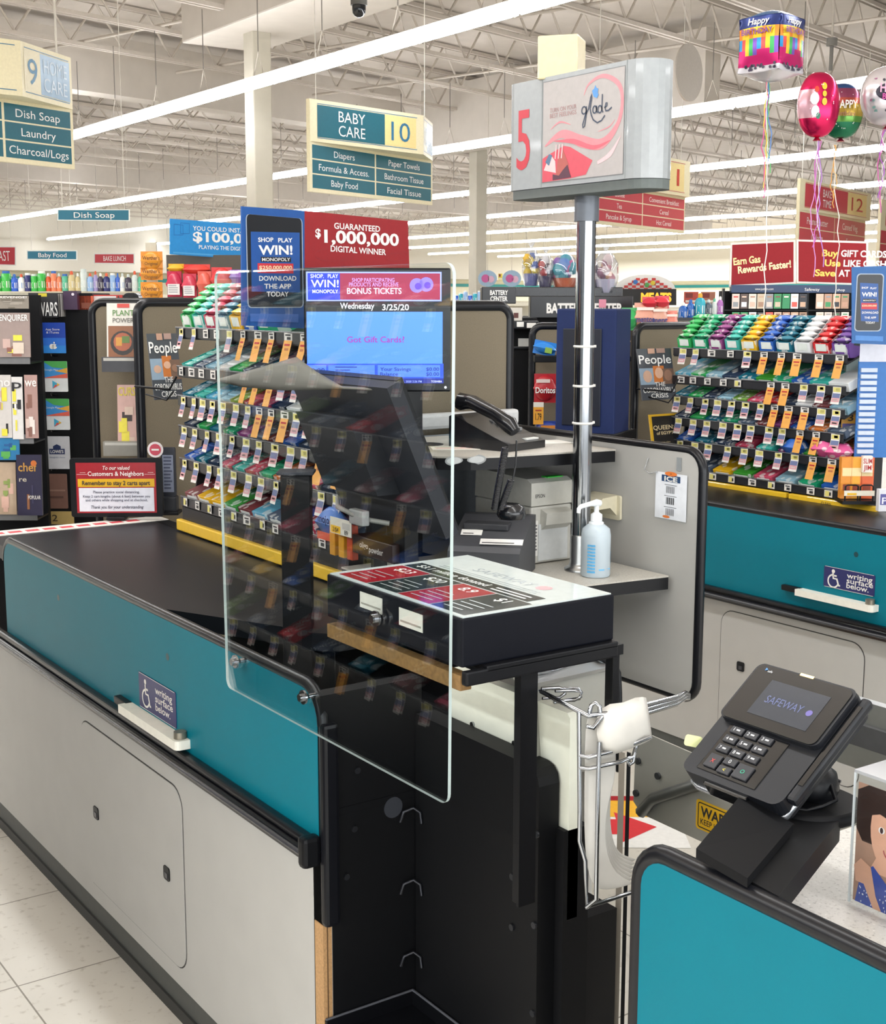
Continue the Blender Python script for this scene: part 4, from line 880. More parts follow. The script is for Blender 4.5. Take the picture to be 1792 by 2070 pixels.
o = MB(); pillow(o, -0.05, 0.05, 0, 0.05, 0, 0.085, m('#5277b8', 0.3)); o.text('mojo', 0.0, 0.055, 0.02, -0.002, m('#1b2658', 0.4), bold=0.02).quad(-0.04, 0.045, 0.0, 0.02, 0.002, m('#c95a3a', 0.4)); o = o.build('snack_bag', None, RX(656, 1092, 1.655), LANE); tag(o, 'blue snack bag marked mojo at the rack end below the monitor', 'snack bag')
o = MB().box(-0.09, 0.09, 0, 0.06, 0, 0.045, m('#2a1614', 0.4), 0.003).text('oligo', -0.035, 0.026, 0.014, -0.001, m('#c9c4c0', 0.4), bold=0.02).text('powder', 0.02, 0.02, 0.014, -0.001, m('#c9c4c0', 0.4), bold=0.02).build('dark_bar_box', None, RX(752, 1128, 1.64), LANE); tag(o, 'dark box of bars with pale lettering behind the price stand', 'box')
# ================================================================== bagging end of the near lane
t = thing('bagging_counter', 'teal-fronted bagging counter with a speckled top in the foreground', 'counter', (1.118, 1.182, 0), LANE)
prof = rrect(0.008, 1.0, 0.0, 0.930, 0.045, 7, 'd')
MB().prism(prof, 0.0, 0.02, TEAL).build('teal_panel', t)
e = [(1.0, 0.938), (0.053, 0.938)]+[(0.053-0.05*math.sin(a), 0.888+0.05*math.cos(a)) for a in [math.pi/2*i/6 for i in range(1, 7)]]+[(0.003, 0.0)]
MB().tube([(u, 0.009, v) for u, v in e], 0.0128, TRIM, 10).build('edge_trim', t)
GRAN = speckle('granite_laminate', '#c9c6bf', '#8d8983', '#e2e0da', 160, 0.35)
MB().box(0.0, 1.0, 0.02, 0.78, 0.84, 0.862, GRAN).build('counter_top', t)
MB().box(-0.4, 1.0, 0.78, 0.80, 0.80, 0.925, STEEL).box(-0.4, 1.0, 0.77, 0.79, 0.845, 0.885, m('#4a4b4d', 0.4, 0.3)).build('back_rail', t)
MB().box(0.005, 0.9, 0.02, 0.78, 0.0, 0.83, m('#3f403d', 0.6)).build('cabinet', t)
MB().box(0.04, 0.125, 0.024, 0.045, 0.862, 0.872, m('#6d6e70', 0.35, 0.6), 0.002).cyl((0.11, 0.034, 0.872), (0.11, 0.034, 0.879), 0.007, BLACK, 12).build('mounting_strip', t)
# stainless guard of the bag well with the warning sticker
t = thing('steel_guard', 'stainless steel guard plate with a yellow warning sticker, behind the payment terminal', 'guard plate', (1.75, 1.86, 0), LANE)
F = Face((1.75, 1.86, 0.7), LANE)
def G_(px, py): u, v = F(px, py); return (u, v+0.7)
PLM = m('#a6a69f', 0.42, 0.2, noise=0.08, scale=9)
MB().prism([G_(1281, 1620), G_(1297, 1645), G_(1480, 1730), (0.75, G_(1480, 1730)[1]-0.005), (0.75, 0.80), G_(1410, 1527), G_(1318, 1487), G_(1285, 1510)], 0, 0.003, PLM).build('plate', t)
b = MB(); a = [G_(1305, 1640), G_(1330, 1612), G_(1430, 1580), G_(1470, 1590)]; b.tube([(u, -0.012, v) for u, v in a], 0.012, m('#6c6e6b', 0.4, 0.7), 8); b.build('bent_strip', t)
for px, py in ((1292, 1538), (1332, 1568), (1288, 1603)):
    u, v = G_(px, py); MB().cyl((u, -0.005, v), (u, 0, v), 0.007, m('#55575a', 0.3, 0.7), 12).build('screw', t)
b = MB(); x0, z0 = G_(1408, 1672); x1, z1 = G_(1512, 1618); z1 = G_(1412, 1614)[1]; x1 = x0+0.15
b.prism(rrect(x0, x1, z0, z1, 0.006, 4), -0.0015, -0.0004, YEL); hz = z1-z0
stroke(b, rrect(x0+0.006, x1-0.006, z0+0.005, z1-0.005, 0.004, 3), 0.0022, -0.0019, INK, True)
b.text('WARNING', x0+0.012, z1-hz*0.36, hz*0.33, -0.0019, INK, w=0.126, al='l', bold=0.03); b.text('KEEP HANDS AWAY', x0+0.012, z0+hz*0.3, hz*0.19, -0.0019, INK, w=0.126, al='l', bold=0.01)
b.build('warning_sticker', t)
# floor sticker in the next aisle and the dark foot rail
o = MB().add([(0, 0, 0), (0.5, 0, 0), (0.5, 0.42, 0), (0, 0.42, 0)], [(0, 1, 2, 3)], m('#f0efec', 0.5)).add([(0, 0.24, 0.0004), (0.5, 0.24, 0.0004), (0.5, 0.42, 0.0004), (0, 0.42, 0.0004)], [(0, 1, 2, 3)], m('#f2b62b', 0.5)).add([(0, 0.38, 0.0008), (0.5, 0.38, 0.0008), (0.5, 0.42, 0.0008), (0, 0.42, 0.0008)], [(0, 1, 2, 3)], RED)
o.add([(0.05, 0.10, 0.0008), (0.3, 0.10, 0.0008), (0.3, 0.04, 0.0008), (0.42, 0.16, 0.0008), (0.3, 0.28, 0.0008), (0.3, 0.22, 0.0008), (0.05, 0.22, 0.0008)], [tuple(range(7))], m('#d92c36', 0.5))
o.text('STOP', 0.17, 0.16, 0.07, 0.0, WHITE, M=Matrix(((1, 0, 0, 0), (0, 0, 1, 0), (0, 1, 0, 0.0012), (0, 0, 0, 1))), w=0.2)
o = o.build('floor_sticker', None, RZ(1060, 1712, 0.0015), -0.62); tag(o, 'floor sticker with a red arrow on yellow and white, seen past the bag rack', 'sticker')
# ================================================================== payment terminal on its arm
TB = m('#16181d', 0.42, spec=0.35); TBK = m('#0b0c0f', 0.12, coat=0.5); SIL = m('#a9adb3', 0.25, 0.8)
TO = RQ(1374, 1552, 1.80); EL = math.radians(37)
t = thing('payment_terminal', 'black card payment terminal with keypad and dim screen on a swivel arm', 'payment terminal', TO, LANE)
TM = Matrix(((1, 0, 0, 0), (0, math.sin(EL), math.cos(EL), 0), (0, -math.cos(EL), math.sin(EL), 0), (0, 0, 0, 1)))   # face (u, -n, v) -> tipped back
def tbuild(b, name, parent=None): b.v = [tuple(TM @ Vector(p)) for p in b.v]; return b.build(name, parent or t)
TW, TH = 0.172, 0.196
tbuild(MB().prism(rrect(0, TW, 0, TH, 0.016, 5), 0.0, 0.034, TB), 'housing')
tbuild(MB().prism(rrect(0.002, TW-0.002, TH*0.47, TH-0.002, 0.012, 5), -0.009, 0.0, TB, side=TB).prism(rrect(0.006, TW-0.006, TH*0.475, TH-0.005, 0.01, 5), -0.0105, -0.009, TBK), 'screen_bezel')
b = MB().quad(0.042, TW-0.03, TH*0.56, TH*0.87, -0.0109, m('#33373f', 0.15)); b.text('SAFEWAY', TW*0.5, TH*0.71, 0.0125, -0.0113, m('#4f5a86', 0.3), w=0.062); b.disc(TW*0.5+0.043, TH*0.70, 0.005, -0.0113, m('#5a5296', 0.3)); b.text('safe', 0.03, TH*0.93, 0.004, -0.0113, m('#c4c8cc', 0.4)); b.disc(0.022, TH*0.94, 0.003, -0.0113, m('#3d7fc4', 0.4), 3)
b.quad(TW*0.44, TW*0.57, TH-0.006, TH-0.002, -0.0112, m('#ffd983', emit=2.0)); tbuild(b, 'display')
tbuild(MB().box(0.024, TW-0.046, -0.0012, 0.001, 0.010, TH*0.46, TBK, 0.003), 'keypad_recess')
b = MB(); KM = m('#202228', 0.35); KW = m('#cdd0d2', 0.4); ks = ['1', '2', '3', '4', '5', '6', '7', '8', '9', 'X', '0', '<', 'O']
for i, k in enumerate(ks[:9]):
    c, r = i % 3, i//3; u = 0.032+c*0.0250; v = TH*0.42-r*0.0165; b.box(u, u+0.0215, -0.004, -0.001, v-0.006, v+0.006, KM, 0.0015); b.text(k, u+0.006, v, 0.0052, -0.0044, KW); b.quad(u+0.010, u+0.016, v-0.0012, v+0.0012, -0.0044, KW)
for u, v, w_, h_, k, c in ((0.032, 0.0265, 0.0215, 0.022, 'X', '#d0453e'), (0.057, 0.034, 0.0215, 0.0115, '0', '#cdd0d2'), (0.057, 0.0195, 0.0215, 0.0115, '<', '#d8c944'), (0.082, 0.0265, 0.026, 0.023, 'O', '#2fae8a')):
    b.box(u, u+w_, -0.004, -0.001, v-h_/2, v+h_/2, KM, 0.0015); b.text(k, u+w_/2, v, 0.006, -0.0044, m(c, 0.4))
tbuild(b, 'keys')
b = MB(); b.tube([(0.0, 0.03, 0.02), (0.006, 0.03, 0.004), (0.02, 0.03, -0.001), (TW-0.02, 0.03, -0.001), (TW-0.004, 0.028, 0.006), (TW+0.001, 0.022, 0.03), (TW+0.003, 0.01, TH*0.5), (TW+0.002, 0.006, TH*0.95)], 0.0042, SIL, 8); tbuild(b, 'silver_trim')
tbuild(MB().box(0.045, 0.12, 0.004, 0.03, -0.006, 0.003, TBK, 0.002).quad(0.06, 0.062, 0, 0, 0, TBK), 'chip_slot')
tbuild(MB().box(TW, TW+0.014, 0.0, 0.014, TH*0.08, TH*0.98, TB, 0.004).box(TW+0.003, TW+0.011, -0.001, 0.001, TH*0.2, TH*0.9, TBK), 'swipe_rail')
tbuild(MB().box(-0.010, 0.0, 0.005, 0.02, TH*0.62, TH*1.0, TBK, 0.004), 'side_reader')
o = MB().prism(rrect(-0.012, 0.012, -0.008, 0.008, 0.004, 3), -0.001, 0, m('#e6ecb0', 0.5)).build('paper_tab', None, RQ(1402, 1498, 1.83), VIEW); o.rotation_euler.y = 0.2; tag(o, 'small pale yellow paper tab beside the payment terminal', 'paper')
def hexa(b, top, dz, mat): b.add(list(top)+[p-Vector((0, 0, dz)) for p in top], [(0, 1, 2, 3), (7, 6, 5, 4), (0, 4, 5, 1), (1, 5, 6, 2), (2, 6, 7, 3), (3, 7, 4, 0)], mat); return b
t = thing('terminal_stand', 'black swivel stand and bracket under the payment terminal', 'stand', RQ(1640, 1640, 1.76))
ti = Matrix.Translation(-t.location)
def sbuild(b, name): b.v = [tuple(ti @ Vector(p)) for p in b.v]; return b.build(name, t)
sbuild(hexa(MB(), [RQ(1408, 1715, 1.60), RQ(1512, 1775, 1.54), RQ(1605, 1665, 1.66), RQ(1500, 1605, 1.72)], 0.012, BLACKM), 'cover_plate')
q0 = [RQ(1480, 1760, 1.58), RQ(1575, 1812, 1.52), RQ(1700, 1655, 1.70), RQ(1600, 1630, 1.74)]
sbuild(hexa(MB(), q0, 0.03, DARK), 'arm')
q1 = [RQ(1490, 1760, 1.585), RQ(1570, 1800, 1.53), RQ(1560, 1815, 1.53), RQ(1500, 1780, 1.585)]
c = t.location
MB().lathe([(0.062, 0.0), (0.066, 0.004), (0.066, 0.014), (0.06, 0.017)], BLACKM, 32, (0, 0, 0)).build('swivel_plate', t)
MB().lathe([(0.03, 0.017), (0.034, 0.03), (0.03, 0.05), (0.022, 0.056)], BLACK, 20, (0.012, 0.008, 0)).build('pivot', t)
sbuild(MB().tube([c+Vector((0.012, 0.008, 0.05)), c+Vector((0.02, 0.02, 0.09)), TO+Vector((0.09, -0.09, 0.045))], 0.016, BLACK, 10), 'neck')
sbuild(MB().tube([c+Vector((0.06*math.cos(a)+0.01, 0.05*math.sin(a)+0.01, 0.022+0.006*math.sin(3*a))) for a in [i*0.35 for i in range(14)]]+[c+Vector((0.04, 0.03, 0.08)), TO+Vector((0.12, -0.08, 0.06))], 0.003, BLACK, 6), 'cable')
# ================================================================== acrylic collection box with a printed photo
CB = (RZ(1717, 1822, 0.863)); t = thing('collection_box', 'clear acrylic collection box holding a printed portrait of a child in a blue dotted dress', 'collection box', CB, LANE)
BW, BH = 0.16, 0.172; SH2 = clear_sheet('acrylic_box_face'); 
b = MB(); v = [(0, 0, 0), (BW, 0, 0), (BW, 0.13, 0), (0, 0.13, 0), (0, 0, BH), (BW, 0, BH), (BW, 0.13, BH), (0, 0.13, BH)]
b.add(v, [(0, 1, 5, 4), (1, 2, 6, 5), (2, 3, 7, 6), (3, 0, 4, 7)], SH2); b.build('clear_sides', t)
MB().box(-0.001, BW+0.001, -0.001, 0.131, BH, BH+0.004, m('#e3e6ea', 0.12, noise=0, trans=0.5)).build('lid', t)
b = MB(); EM2 = m('#cdd5d8', 0.2, noise=0)
for x, y in ((0, 0), (BW, 0), (0, 0.13), (BW, 0.13)): MB().box(x-0.0012, x+0.0012, y-0.0012, y+0.0012, 0, BH, EM2).build('edge', t)

b = MB(); SKIN = m('#d9a58b', 0.5); SKIN2 = m('#c48f76', 0.5); HAIR = m('#2e1d18', 0.5); DRS = m('#2c47a0', 0.5)
b.quad(0.004, BW-0.004, 0.003, BH-0.012, 0.004, m('#a9836f', 0.5))
b.poly([(0.004, 0.15), (0.004, 0.10), (0.02, 0.085), (0.14, 0.085), (0.156, 0.11), (0.156, 0.16), (0.03, 0.16)], 0.0036, HAIR)
b.disc(0.085, 0.108, 0.046, 0.0033, SKIN, 24, 0.05); b.poly([(0.06, 0.075), (0.11, 0.075), (0.13, 0.05), (0.04, 0.05)], 0.0034, SKIN)
b.poly([(0.03, 0.155), (0.036, 0.122), (0.06, 0.128), (0.085, 0.124), (0.11, 0.129), (0.136, 0.12), (0.14, 0.155)], 0.003, HAIR)
for x in (0.066, 0.104): b.disc(x, 0.108, 0.0075, 0.0028, m('#efe9e6', 0.4), 12, 0.0045); b.disc(x, 0.108, 0.004, 0.0026, m('#4a3a3a', 0.3), 10)
stroke(b, arc(0.085, 0.088, 0.013, 200, 340, 8), 0.0025, 0.0028, m('#b3585a', 0.4)); stroke(b, [(0.083, 0.106), (0.081, 0.096), (0.087, 0.095)], 0.0015, 0.0028, SKIN2)
b.poly([(0.01, 0.003), (0.022, 0.045), (0.05, 0.058), (0.085, 0.04), (0.12, 0.058), (0.15, 0.04), (0.156, 0.003)], 0.0032, DRS)
b.poly([(0.004, 0.05), (0.02, 0.062), (0.045, 0.055), (0.06, 0.02), (0.075, 0.003), (0.055, 0.003), (0.03, 0.03), (0.01, 0.03)], 0.0029, SKIN)
for i in range(60): b.disc(0.02+0.13*random.random(), 0.005+0.04*random.random(), 0.0012, 0.003, m('#dfe6f2', 0.5), 6)
b.v = [(q[0]*0.62, q[1], q[2]) for q in b.v]; b.quad(0.099, BW-0.004, 0.003, BH-0.012, 0.004, m('#5d7a4a', 0.5)); b.build('photo_print', t)
# ================================================================== chrome bag rack with paper bags
DP = 1.93
t = thing('bag_rack', 'chrome wire bag rack hooked over the end of the plastic divider', 'bag rack', RQ(1180, 1835, DP))
ti = Matrix.Translation(-t.location)
def wire(name, pts, r=0.0033, mat=None): return sbuild2(MB().tube([RQ(x, y, d) for x, y, d in pts], r, mat or CHROME, 8), name)
def sbuild2(b, name): b.v = [tuple(ti @ Vector(p)) for p in b.v]; return b.build(name, t)
wire('rear_wire', [(1171, 1440, DP), (1173, 1640, DP), (1172, 1700, DP), (1184, 1740, DP), (1186, 1834, DP), (1290, 1800, DP+0.06)])
wire('front_wire', [(1212, 1500, DP-0.01), (1209, 1620, DP-0.01), (1206, 1818, DP-0.01), (1186, 1834, DP)])
wire('upper_hoop', [(1172, 1527, DP), (1190, 1531, DP-0.01), (1255, 1514, DP), (1315, 1490, DP+0.02)])
wire('lower_hoop', [(1172, 1552, DP), (1190, 1554, DP-0.01), (1255, 1540, DP), (1280, 1530, DP+0.02), (1290, 1500, DP+0.02)])
wire('top_wire', [(1095, 1398, DP+0.12), (1170, 1437, DP), (1190, 1447, DP), (1225, 1443, DP), (1262, 1437, DP+0.02)], 0.0038)
wire('loop', [(1192, 1442, DP), (1196, 1426, DP), (1204, 1420, DP), (1213, 1428, DP), (1214, 1440, DP)])
wire('hook', [(1186, 1468, DP-0.01), (1200, 1472, DP-0.01), (1212, 1455, DP-0.01), (1225, 1447, DP)])
for k, dy in enumerate((0, 9, 18)):
    wire('arm', [(1255, 1440+dy, DP+0.02), (1300, 1426+dy, DP+0.06), (1368, 1409+dy*0.8, DP+0.13), (1386, 1400+dy*0.6, DP+0.16), (1393, 1404+dy*0.4, DP+0.17)], 0.0036)
wire('end_loop', [(1268, 1536, DP+0.02), (1274, 1546, DP+0.02), (1282, 1540, DP+0.02), (1284, 1520, DP+0.02)], 0.003)
for k in range(2): wire('clip', [(1095+k*28, 1392+k*5, DP+0.12), (1130+k*30, 1390+k*6, DP+0.13), (1142+k*32, 1393+k*6, DP+0.13), (1143+k*32, 1402+k*6, DP+0.13), (1132+k*30, 1410+k*6, DP+0.13), (1097+k*28, 1412+k*5, DP+0.12)], 0.0025)
BAGM = m('#c9c7c1', 0.75, scale=30, noise=0.04, bump=0.2)
def sheet(name, rows, label, cat='bag', group=None, thick=0.001):
    """a soft sheet through rows of sighted points (px, py, depth)"""
    P_ = [[RQ(*q) for q in r] for r in rows]; n = len(P_[0]); vs = [p for r in P_ for p in r]; o0 = vs[0].copy()
    b = MB().add([p-o0 for p in vs], [(j*n+i, j*n+i+1, (j+1)*n+i+1, (j+1)*n+i) for j in range(len(P_)-1) for i in range(n-1)], BAGM, True)
    o = b.build(name, None, o0); sd = o.modifiers.new('thick', 'SOLIDIFY'); sd.thickness = thick
    if thick < 0.003: ss = o.modifiers.new('smooth', 'SUBSURF'); ss.levels = 2; ss.render_levels = 2
    return tag(o, label, cat, group)
for k in range(7):
    f = k*8.0; d = DP+0.012+0.010*k
    sheet('paper_bag', [[(1183+k*1.2, 1438, d), (1200, 1440, d), (1240-k*0.5, 1446, d+0.01)], [(1181+k, 1560, d), (1212, 1565, d+0.004), (1254-k*2, 1560, d+0.012)], [(1180+k, 1650, d), (1205+k*2, 1655, d), (1222+k*1.5, 1640, d+0.01)],
                      [(1183+k, 1740-f*0.4, d), (1205+k*2, 1748-f*0.4, d), (1226+k*2.5, 1735-f*0.4, d+0.01)], [(1196+k*1.5, 1790-f*0.9, d), (1222+k*2, 1788-f*0.9, d), (1255+k*2, 1775-f*0.9, d+0.015)], [(1218+k*1.5, 1800-f*1.0, d+0.01), (1250+k*1.5, 1796-f*1.0, d+0.01), (1292+k*1, 1784-f*1.0, d+0.03)]],
          'white paper bag fanned in the chrome rack, %s from the lowest' % ORD[k], 'bag', 'paper bags in the chrome rack')
sheet('plastic_bag', [[(1214, 1442, DP+0.01), (1232, 1430, DP+0.02), (1258, 1426, DP+0.03), (1284, 1416, DP+0.05), (1294, 1413, DP+0.045), (1299, 1412, DP+0.06)], [(1210, 1456, DP), (1234, 1450, DP-0.005), (1260, 1448, DP+0.01), (1287, 1436, DP+0.03), (1297, 1434, DP+0.035), (1303, 1432, DP+0.06)], [(1209, 1482, DP-0.005), (1236, 1478, DP-0.012), (1263, 1470, DP+0.0), (1291, 1460, DP+0.025), (1300, 1458, DP+0.03), (1306, 1455, DP+0.06)], [(1214, 1506, DP-0.002), (1238, 1504, DP-0.008), (1266, 1496, DP+0.002), (1295, 1484, DP+0.025), (1304, 1481, DP+0.03), (1309, 1478, DP+0.06)], [(1226, 1521, DP+0.005), (1246, 1518, DP+0.0), (1270, 1511, DP+0.006), (1298, 1500, DP+0.028), (1306, 1496, DP+0.033), (1311, 1493, DP+0.06)]],
      'folded white plastic bag draped over the chrome rack loop', 'bag', None, 0.006)
# second rack farther in: steel plate with wires and a bag
t = thing('steel_bag_stand', 'stainless bag stand with a black bent frame, under the price stand', 'bag stand', RQ(1170, 1560, 2.25)); ti = Matrix.Translation(-t.location)
sbuild2(hexa(MB(), [RQ(1070, 1390, 2.22), RQ(1248, 1352, 2.42), RQ(1240, 1560, 2.42), RQ(1070, 1560, 2.22)], 0.0, PLM), 'steel_plate')
sbuild2(hexa(MB(), [RQ(1075, 1384, 2.22), RQ(1242, 1346, 2.40), RQ(1180, 1318, 2.6), RQ(1000, 1350, 2.4)], 0.006, STEEL), 'steel_top')
wire('bent_frame', [(1170, 1318, 2.6), (1215, 1330, 2.45), (1240, 1342, 2.42), (1250, 1360, 2.42), (1252, 1400, 2.42), (1252, 1560, 2.42)], 0.006, BLACK)
for k in range(3): wire('chrome_arm', [(1075, 1352+k*9, 2.3), (1120, 1348+k*9, 2.36), (1160, 1335+k*9, 2.44), (1178, 1331+k*9, 2.46)], 0.0035)
wire('lower_loop', [(1090, 1398, 2.2), (1110, 1392, 2.2), (1170, 1392, 2.22), (1176, 1400, 2.22), (1172, 1412, 2.22), (1120, 1420, 2.2)], 0.003)
for px, w_ in ((1252, 12), (1268, 8)): sbuild2(hexa(MB(), [RQ(px, 1520, 2.3), RQ(px+w_, 1523, 2.3), RQ(px+w_, 1522, 2.36), RQ(px, 1519, 2.36)], 0.9 if px > 1260 else 0.9, m('#8d857a', 0.5) if px < 1260 else BLACK), 'upright')
sheet('plastic_bag', [[(1010, 1346, 2.3), (1040, 1344, 2.32), (1056, 1350, 2.32)], [(1030, 1360, 2.28), (1045, 1360, 2.3), (1060, 1366, 2.3)], [(1044, 1380, 2.26), (1052, 1382, 2.26), (1062, 1388, 2.26)]], 'white plastic bag tucked under the price stand', 'bag', None, 0.004)
# ================================================================== things between the lanes and the aisles
def flat(name, label, cat, px, t, col, rz=VIEW, th=0.006, draw=None, group=None, rough=0.4, lean=0.0, r=0.0):
    """an upright flat thing seen in photo box px=(x0,y0,x1,y1) at distance t; its origin is the middle of its foot"""
    x0, y0, x1, y1 = px; o = RD((x0+x1)/2, y1, t); F = Face(o, rz); a, b_, z0, z1 = F.rect(x0, y0, x1, y1)
    b = MB()
    mt = col if not isinstance(col, str) else m(col, rough)
    if r: b.prism(rrect(a, b_, z0, z1, r, 4), 0, th, mt)
    else: b.box(a, b_, 0, th, z0, z1, mt)
    if draw: draw(b, a, z0, b_-a, z1-z0)
    ob = b.build(name, None, o, rz); ob.rotation_euler.x = lean
    return tag(ob, label, cat, group)
E1, E2, E3 = -0.0006, -0.0011, -0.0016
def blocks(*rs):
    """rs = (u0, v0, u1, v1, colour) rectangles or (u, v, capital height, colour, text, width) lines, as shares of the face"""
    def d(b, x, z, w, h):
        for i, q in enumerate(rs):
            y = -0.0005-0.0003*i
            if isinstance(q[4], str) and len(q) == 6: b.text(q[4], x+q[0]*w, z+q[1]*h, q[2]*h, y, m(q[3], 0.45), w=q[5]*w, bold=0.012)
            elif len(q) == 5: b.quad(x+q[0]*w, x+q[2]*w, z+q[1]*h, z+q[3]*h, y, m(q[4], 0.4))
            else: b.disc(x+q[0]*w, z+q[1]*h, q[2]*w, y, m(q[3], 0.4), 16, q[2]*w)
    return d
def cover(title, tc, seeds, n=7, ts=0.14):
    rs = []
    R = random.Random(title)
    for i in range(n):
        u, v = R.uniform(0.02, 0.6), R.uniform(0.02, 0.65); rs.append((u, v, min(0.98, u+R.uniform(0.15, 0.45)), min(0.8, v+R.uniform(0.06, 0.25)), R.choice(seeds)))
    rs.append((0.5, 0.89, ts, tc, title, 0.9)); return blocks(*rs)
# ---- notice on the far end of the belt
o = RZ(236, 1050, 0.905); F = Face(o, VIEW+0.04); t = thing('notice_frame', 'black framed notice asking shoppers to stay two carts apart, at the belt end', 'notice', o, VIEW+0.04)
a, b_, z0, z1 = F.rect(140, 927, 330, 1047); w, h = b_-a, z1-z0
fr = MB().prism(rrect(a, b_, z0+0.004, z1, 0.008, 4), 0.0, 0.02, BLACK); fr.box(-0.03, 0.03, -0.02, 0.05, 0.0, 0.01, BLACK, 0.002); fr.build('frame', t)
x, z, w2, h2 = a+w*0.065, z0+h*0.09, w*0.87, h*0.84; b = MB()
def Q(u0, v0, u1, v1, y, c): b.quad(x+u0*w2, x+u1*w2, z+v0*h2, z+v1*h2, y, m(c, 0.25))
def TX(s_, u, v, hh, c, ww, y=-0.003, sh=0.0, bold=0.01): b.text(s_, x+u*w2, z+v*h2, hh*h2, y, m(c, 0.35), w=ww*w2, shear=sh, bold=bold)
Q(0, 0, 1, 1, -0.001, '#a62a33'); Q(0.03, 0.03, 0.97, 0.50, -0.0015, '#e2e4ee'); Q(0.02, 0.52, 0.98, 0.68, -0.0015, '#e2b22c')
TX('To our valued', 0.5, 0.90, 0.075, '#f0e6e2', 0.34, sh=0.2); TX('Customers & Neighbors', 0.5, 0.785, 0.085, '#f3ecea', 0.70)
for s_ in (0.03, 0.88): Q(s_+0.02, 0.80, s_+0.09, 0.808, -0.002, '#e9c9c6'); Q(s_-0.02, 0.765, s_+0.11, 0.773, -0.002, '#e9c9c6')
TX('Remember to stay 2 carts apart', 0.5, 0.60, 0.085, '#2b2a2e', 0.85, bold=0.02); TX('Please practice social distancing.', 0.5, 0.42, 0.05, '#4a4c60', 0.58); TX('Keep 2 cart-lengths (about 6 feet) between you', 0.5, 0.335, 0.05, '#4a4c60', 0.84)
TX('and others while shopping and at checkout.', 0.5, 0.26, 0.05, '#4a4c60', 0.78); TX('Thank you for your understanding', 0.5, 0.12, 0.06, '#33344a', 0.66, sh=0.2); b.build('printed_sheet', t)
# small holder with a hanging slip, right of the notice
o = RZ(345, 1040, 0.905); t = thing('slip_holder', 'dark holder with a printed slip standing right of the framed notice', 'holder', o, VIEW)
MB().box(-0.025, 0.02, 0, 0.05, 0, 0.06, m('#2b2d33', 0.4), 0.006).box(-0.03, 0.03, -0.02, 0.05, 0, 0.012, BLACK, 0.003).build('base', t)
MB().prism(rrect(-0.03, 0.018, 0.06, 0.225, 0.006, 3), 0.012, 0.03, m('#30333d', 0.4)).build('back_plate', t)
MB().box(-0.024, 0.012, 0.008, 0.0115, 0.075, 0.20, m('#8d95ab', 0.5)).bars(-0.02, 0.008, 0.08, 0.195, 10, 0.0078, m('#4f566d', 0.5)).build('slip', t)
o = MB().prism([(0.026*math.cos(k*math.pi/10), 0.026*math.sin(k*math.pi/10)) for k in range(20)], 0, 0.002, m('#e6dedd', 0.5)).disc(0, 0, 0.019, -0.0006, m('#c4485a', 0.5), 20).quad(-0.012, 0.012, -0.003, 0.003, -0.001, WHITE).build('round_sticker', None, RD(314, 909, 4.33), VIEW); tag(o, 'round white and red sticker beside the framed notice', 'sticker')
# ---- magazines on the near end panel, farther panel and beside
def magazine(px, t, title, tc, base, seeds, label, rz=VIEW, lean=0.1, ts=0.14, n=7): return flat('magazine', label, 'magazine', px, t, base, rz, 0.005, cover(title, tc, seeds, n, ts), None, 0.35, lean)
GR_ = ['#7c7f86', '#c9c6c0', '#d08040', '#5a6068', '#e3ded6', '#8a5a44']
PPL = blocks((0.0, 0.30, 0.45, 0.62, '#8fa3b5'), (0.40, 0.34, 0.72, 0.66, '#c9783c'), (0.66, 0.30, 1.0, 0.60, '#7a5f50'), (0.22, 0.46, 0.13, '#c9a48e', None, None, 0), (0.56, 0.52, 0.12, '#d9ad92', None, None, 0), (0.82, 0.47, 0.12, '#9a7560', None, None, 0), (0.3, 0.9, 0.5, 1.0, '#b9917c'), (0.55, 0.91, 0.8, 1.0, '#a98a80'), (0.48, 0.79, 0.17, '#ecebe8', 'People', 0.94), (0.55, 0.30, 0.085, '#e6e4e0', 'THE', 0.3), (0.5, 0.19, 0.095, '#ecebe8', 'CORONAVIRUS', 0.92), (0.5, 0.08, 0.085, '#ecebe8', 'CRISIS', 0.5))
flat('magazine', 'grey magazine titled People about a crisis on the near end panel', 'magazine', (308, 672, 372, 806), 4.32, '#4b4e54', 0.0, 0.005, PPL, None, 0.35, -0.22)
flat('magazine', 'grey magazine titled People about a crisis on the farther end panel', 'magazine', (1302, 704, 1368, 806), 5.38, '#4b4e54', 0.0, 0.005, PPL, None, 0.35, -0.2)
flat('magazine', 'black and yellow magazine about queens of Egypt on the farther end panel', 'magazine', (1322, 838, 1376, 905), 5.38, '#d6a92c', 0.0, 0.005, blocks((0.08, 0.04, 1, 0.94, '#23211f'), (0.5, 0.62, 0.12, '#d9c79b', 'QUEENS', 0.8), (0.5, 0.46, 0.09, '#d9c79b', 'of EGYPT', 0.6), (0.4, 0.2, 0.05, '#a99a7c', 'the women rulers', 0.5)), None, 0.35, -0.2)
for px, t, y in ((1350, 5.35, 790), (335, 4.28, 785)):
    a, c = RD(px-62, y-4, t), RD(px+8, y+2, t-0.06); o = MB().tube([a-a, c-a, RD(px+22, y-24, t-0.06)-a], 0.004, BLACK, 6).tube([RD(px-40, y+12, t)-a, RD(px+2, y+24, t-0.06)-a, RD(px+16, y+6, t-0.06)-a], 0.003, BLACK, 6).build('magazine_pocket', None, a)
    tag(o, 'black wire pocket holding the magazine on the %s end panel' % ('farther' if px > 900 else 'near'), 'wire pocket')
q = RD(238, 920, 4.75); tp = Face(q, VIEW)
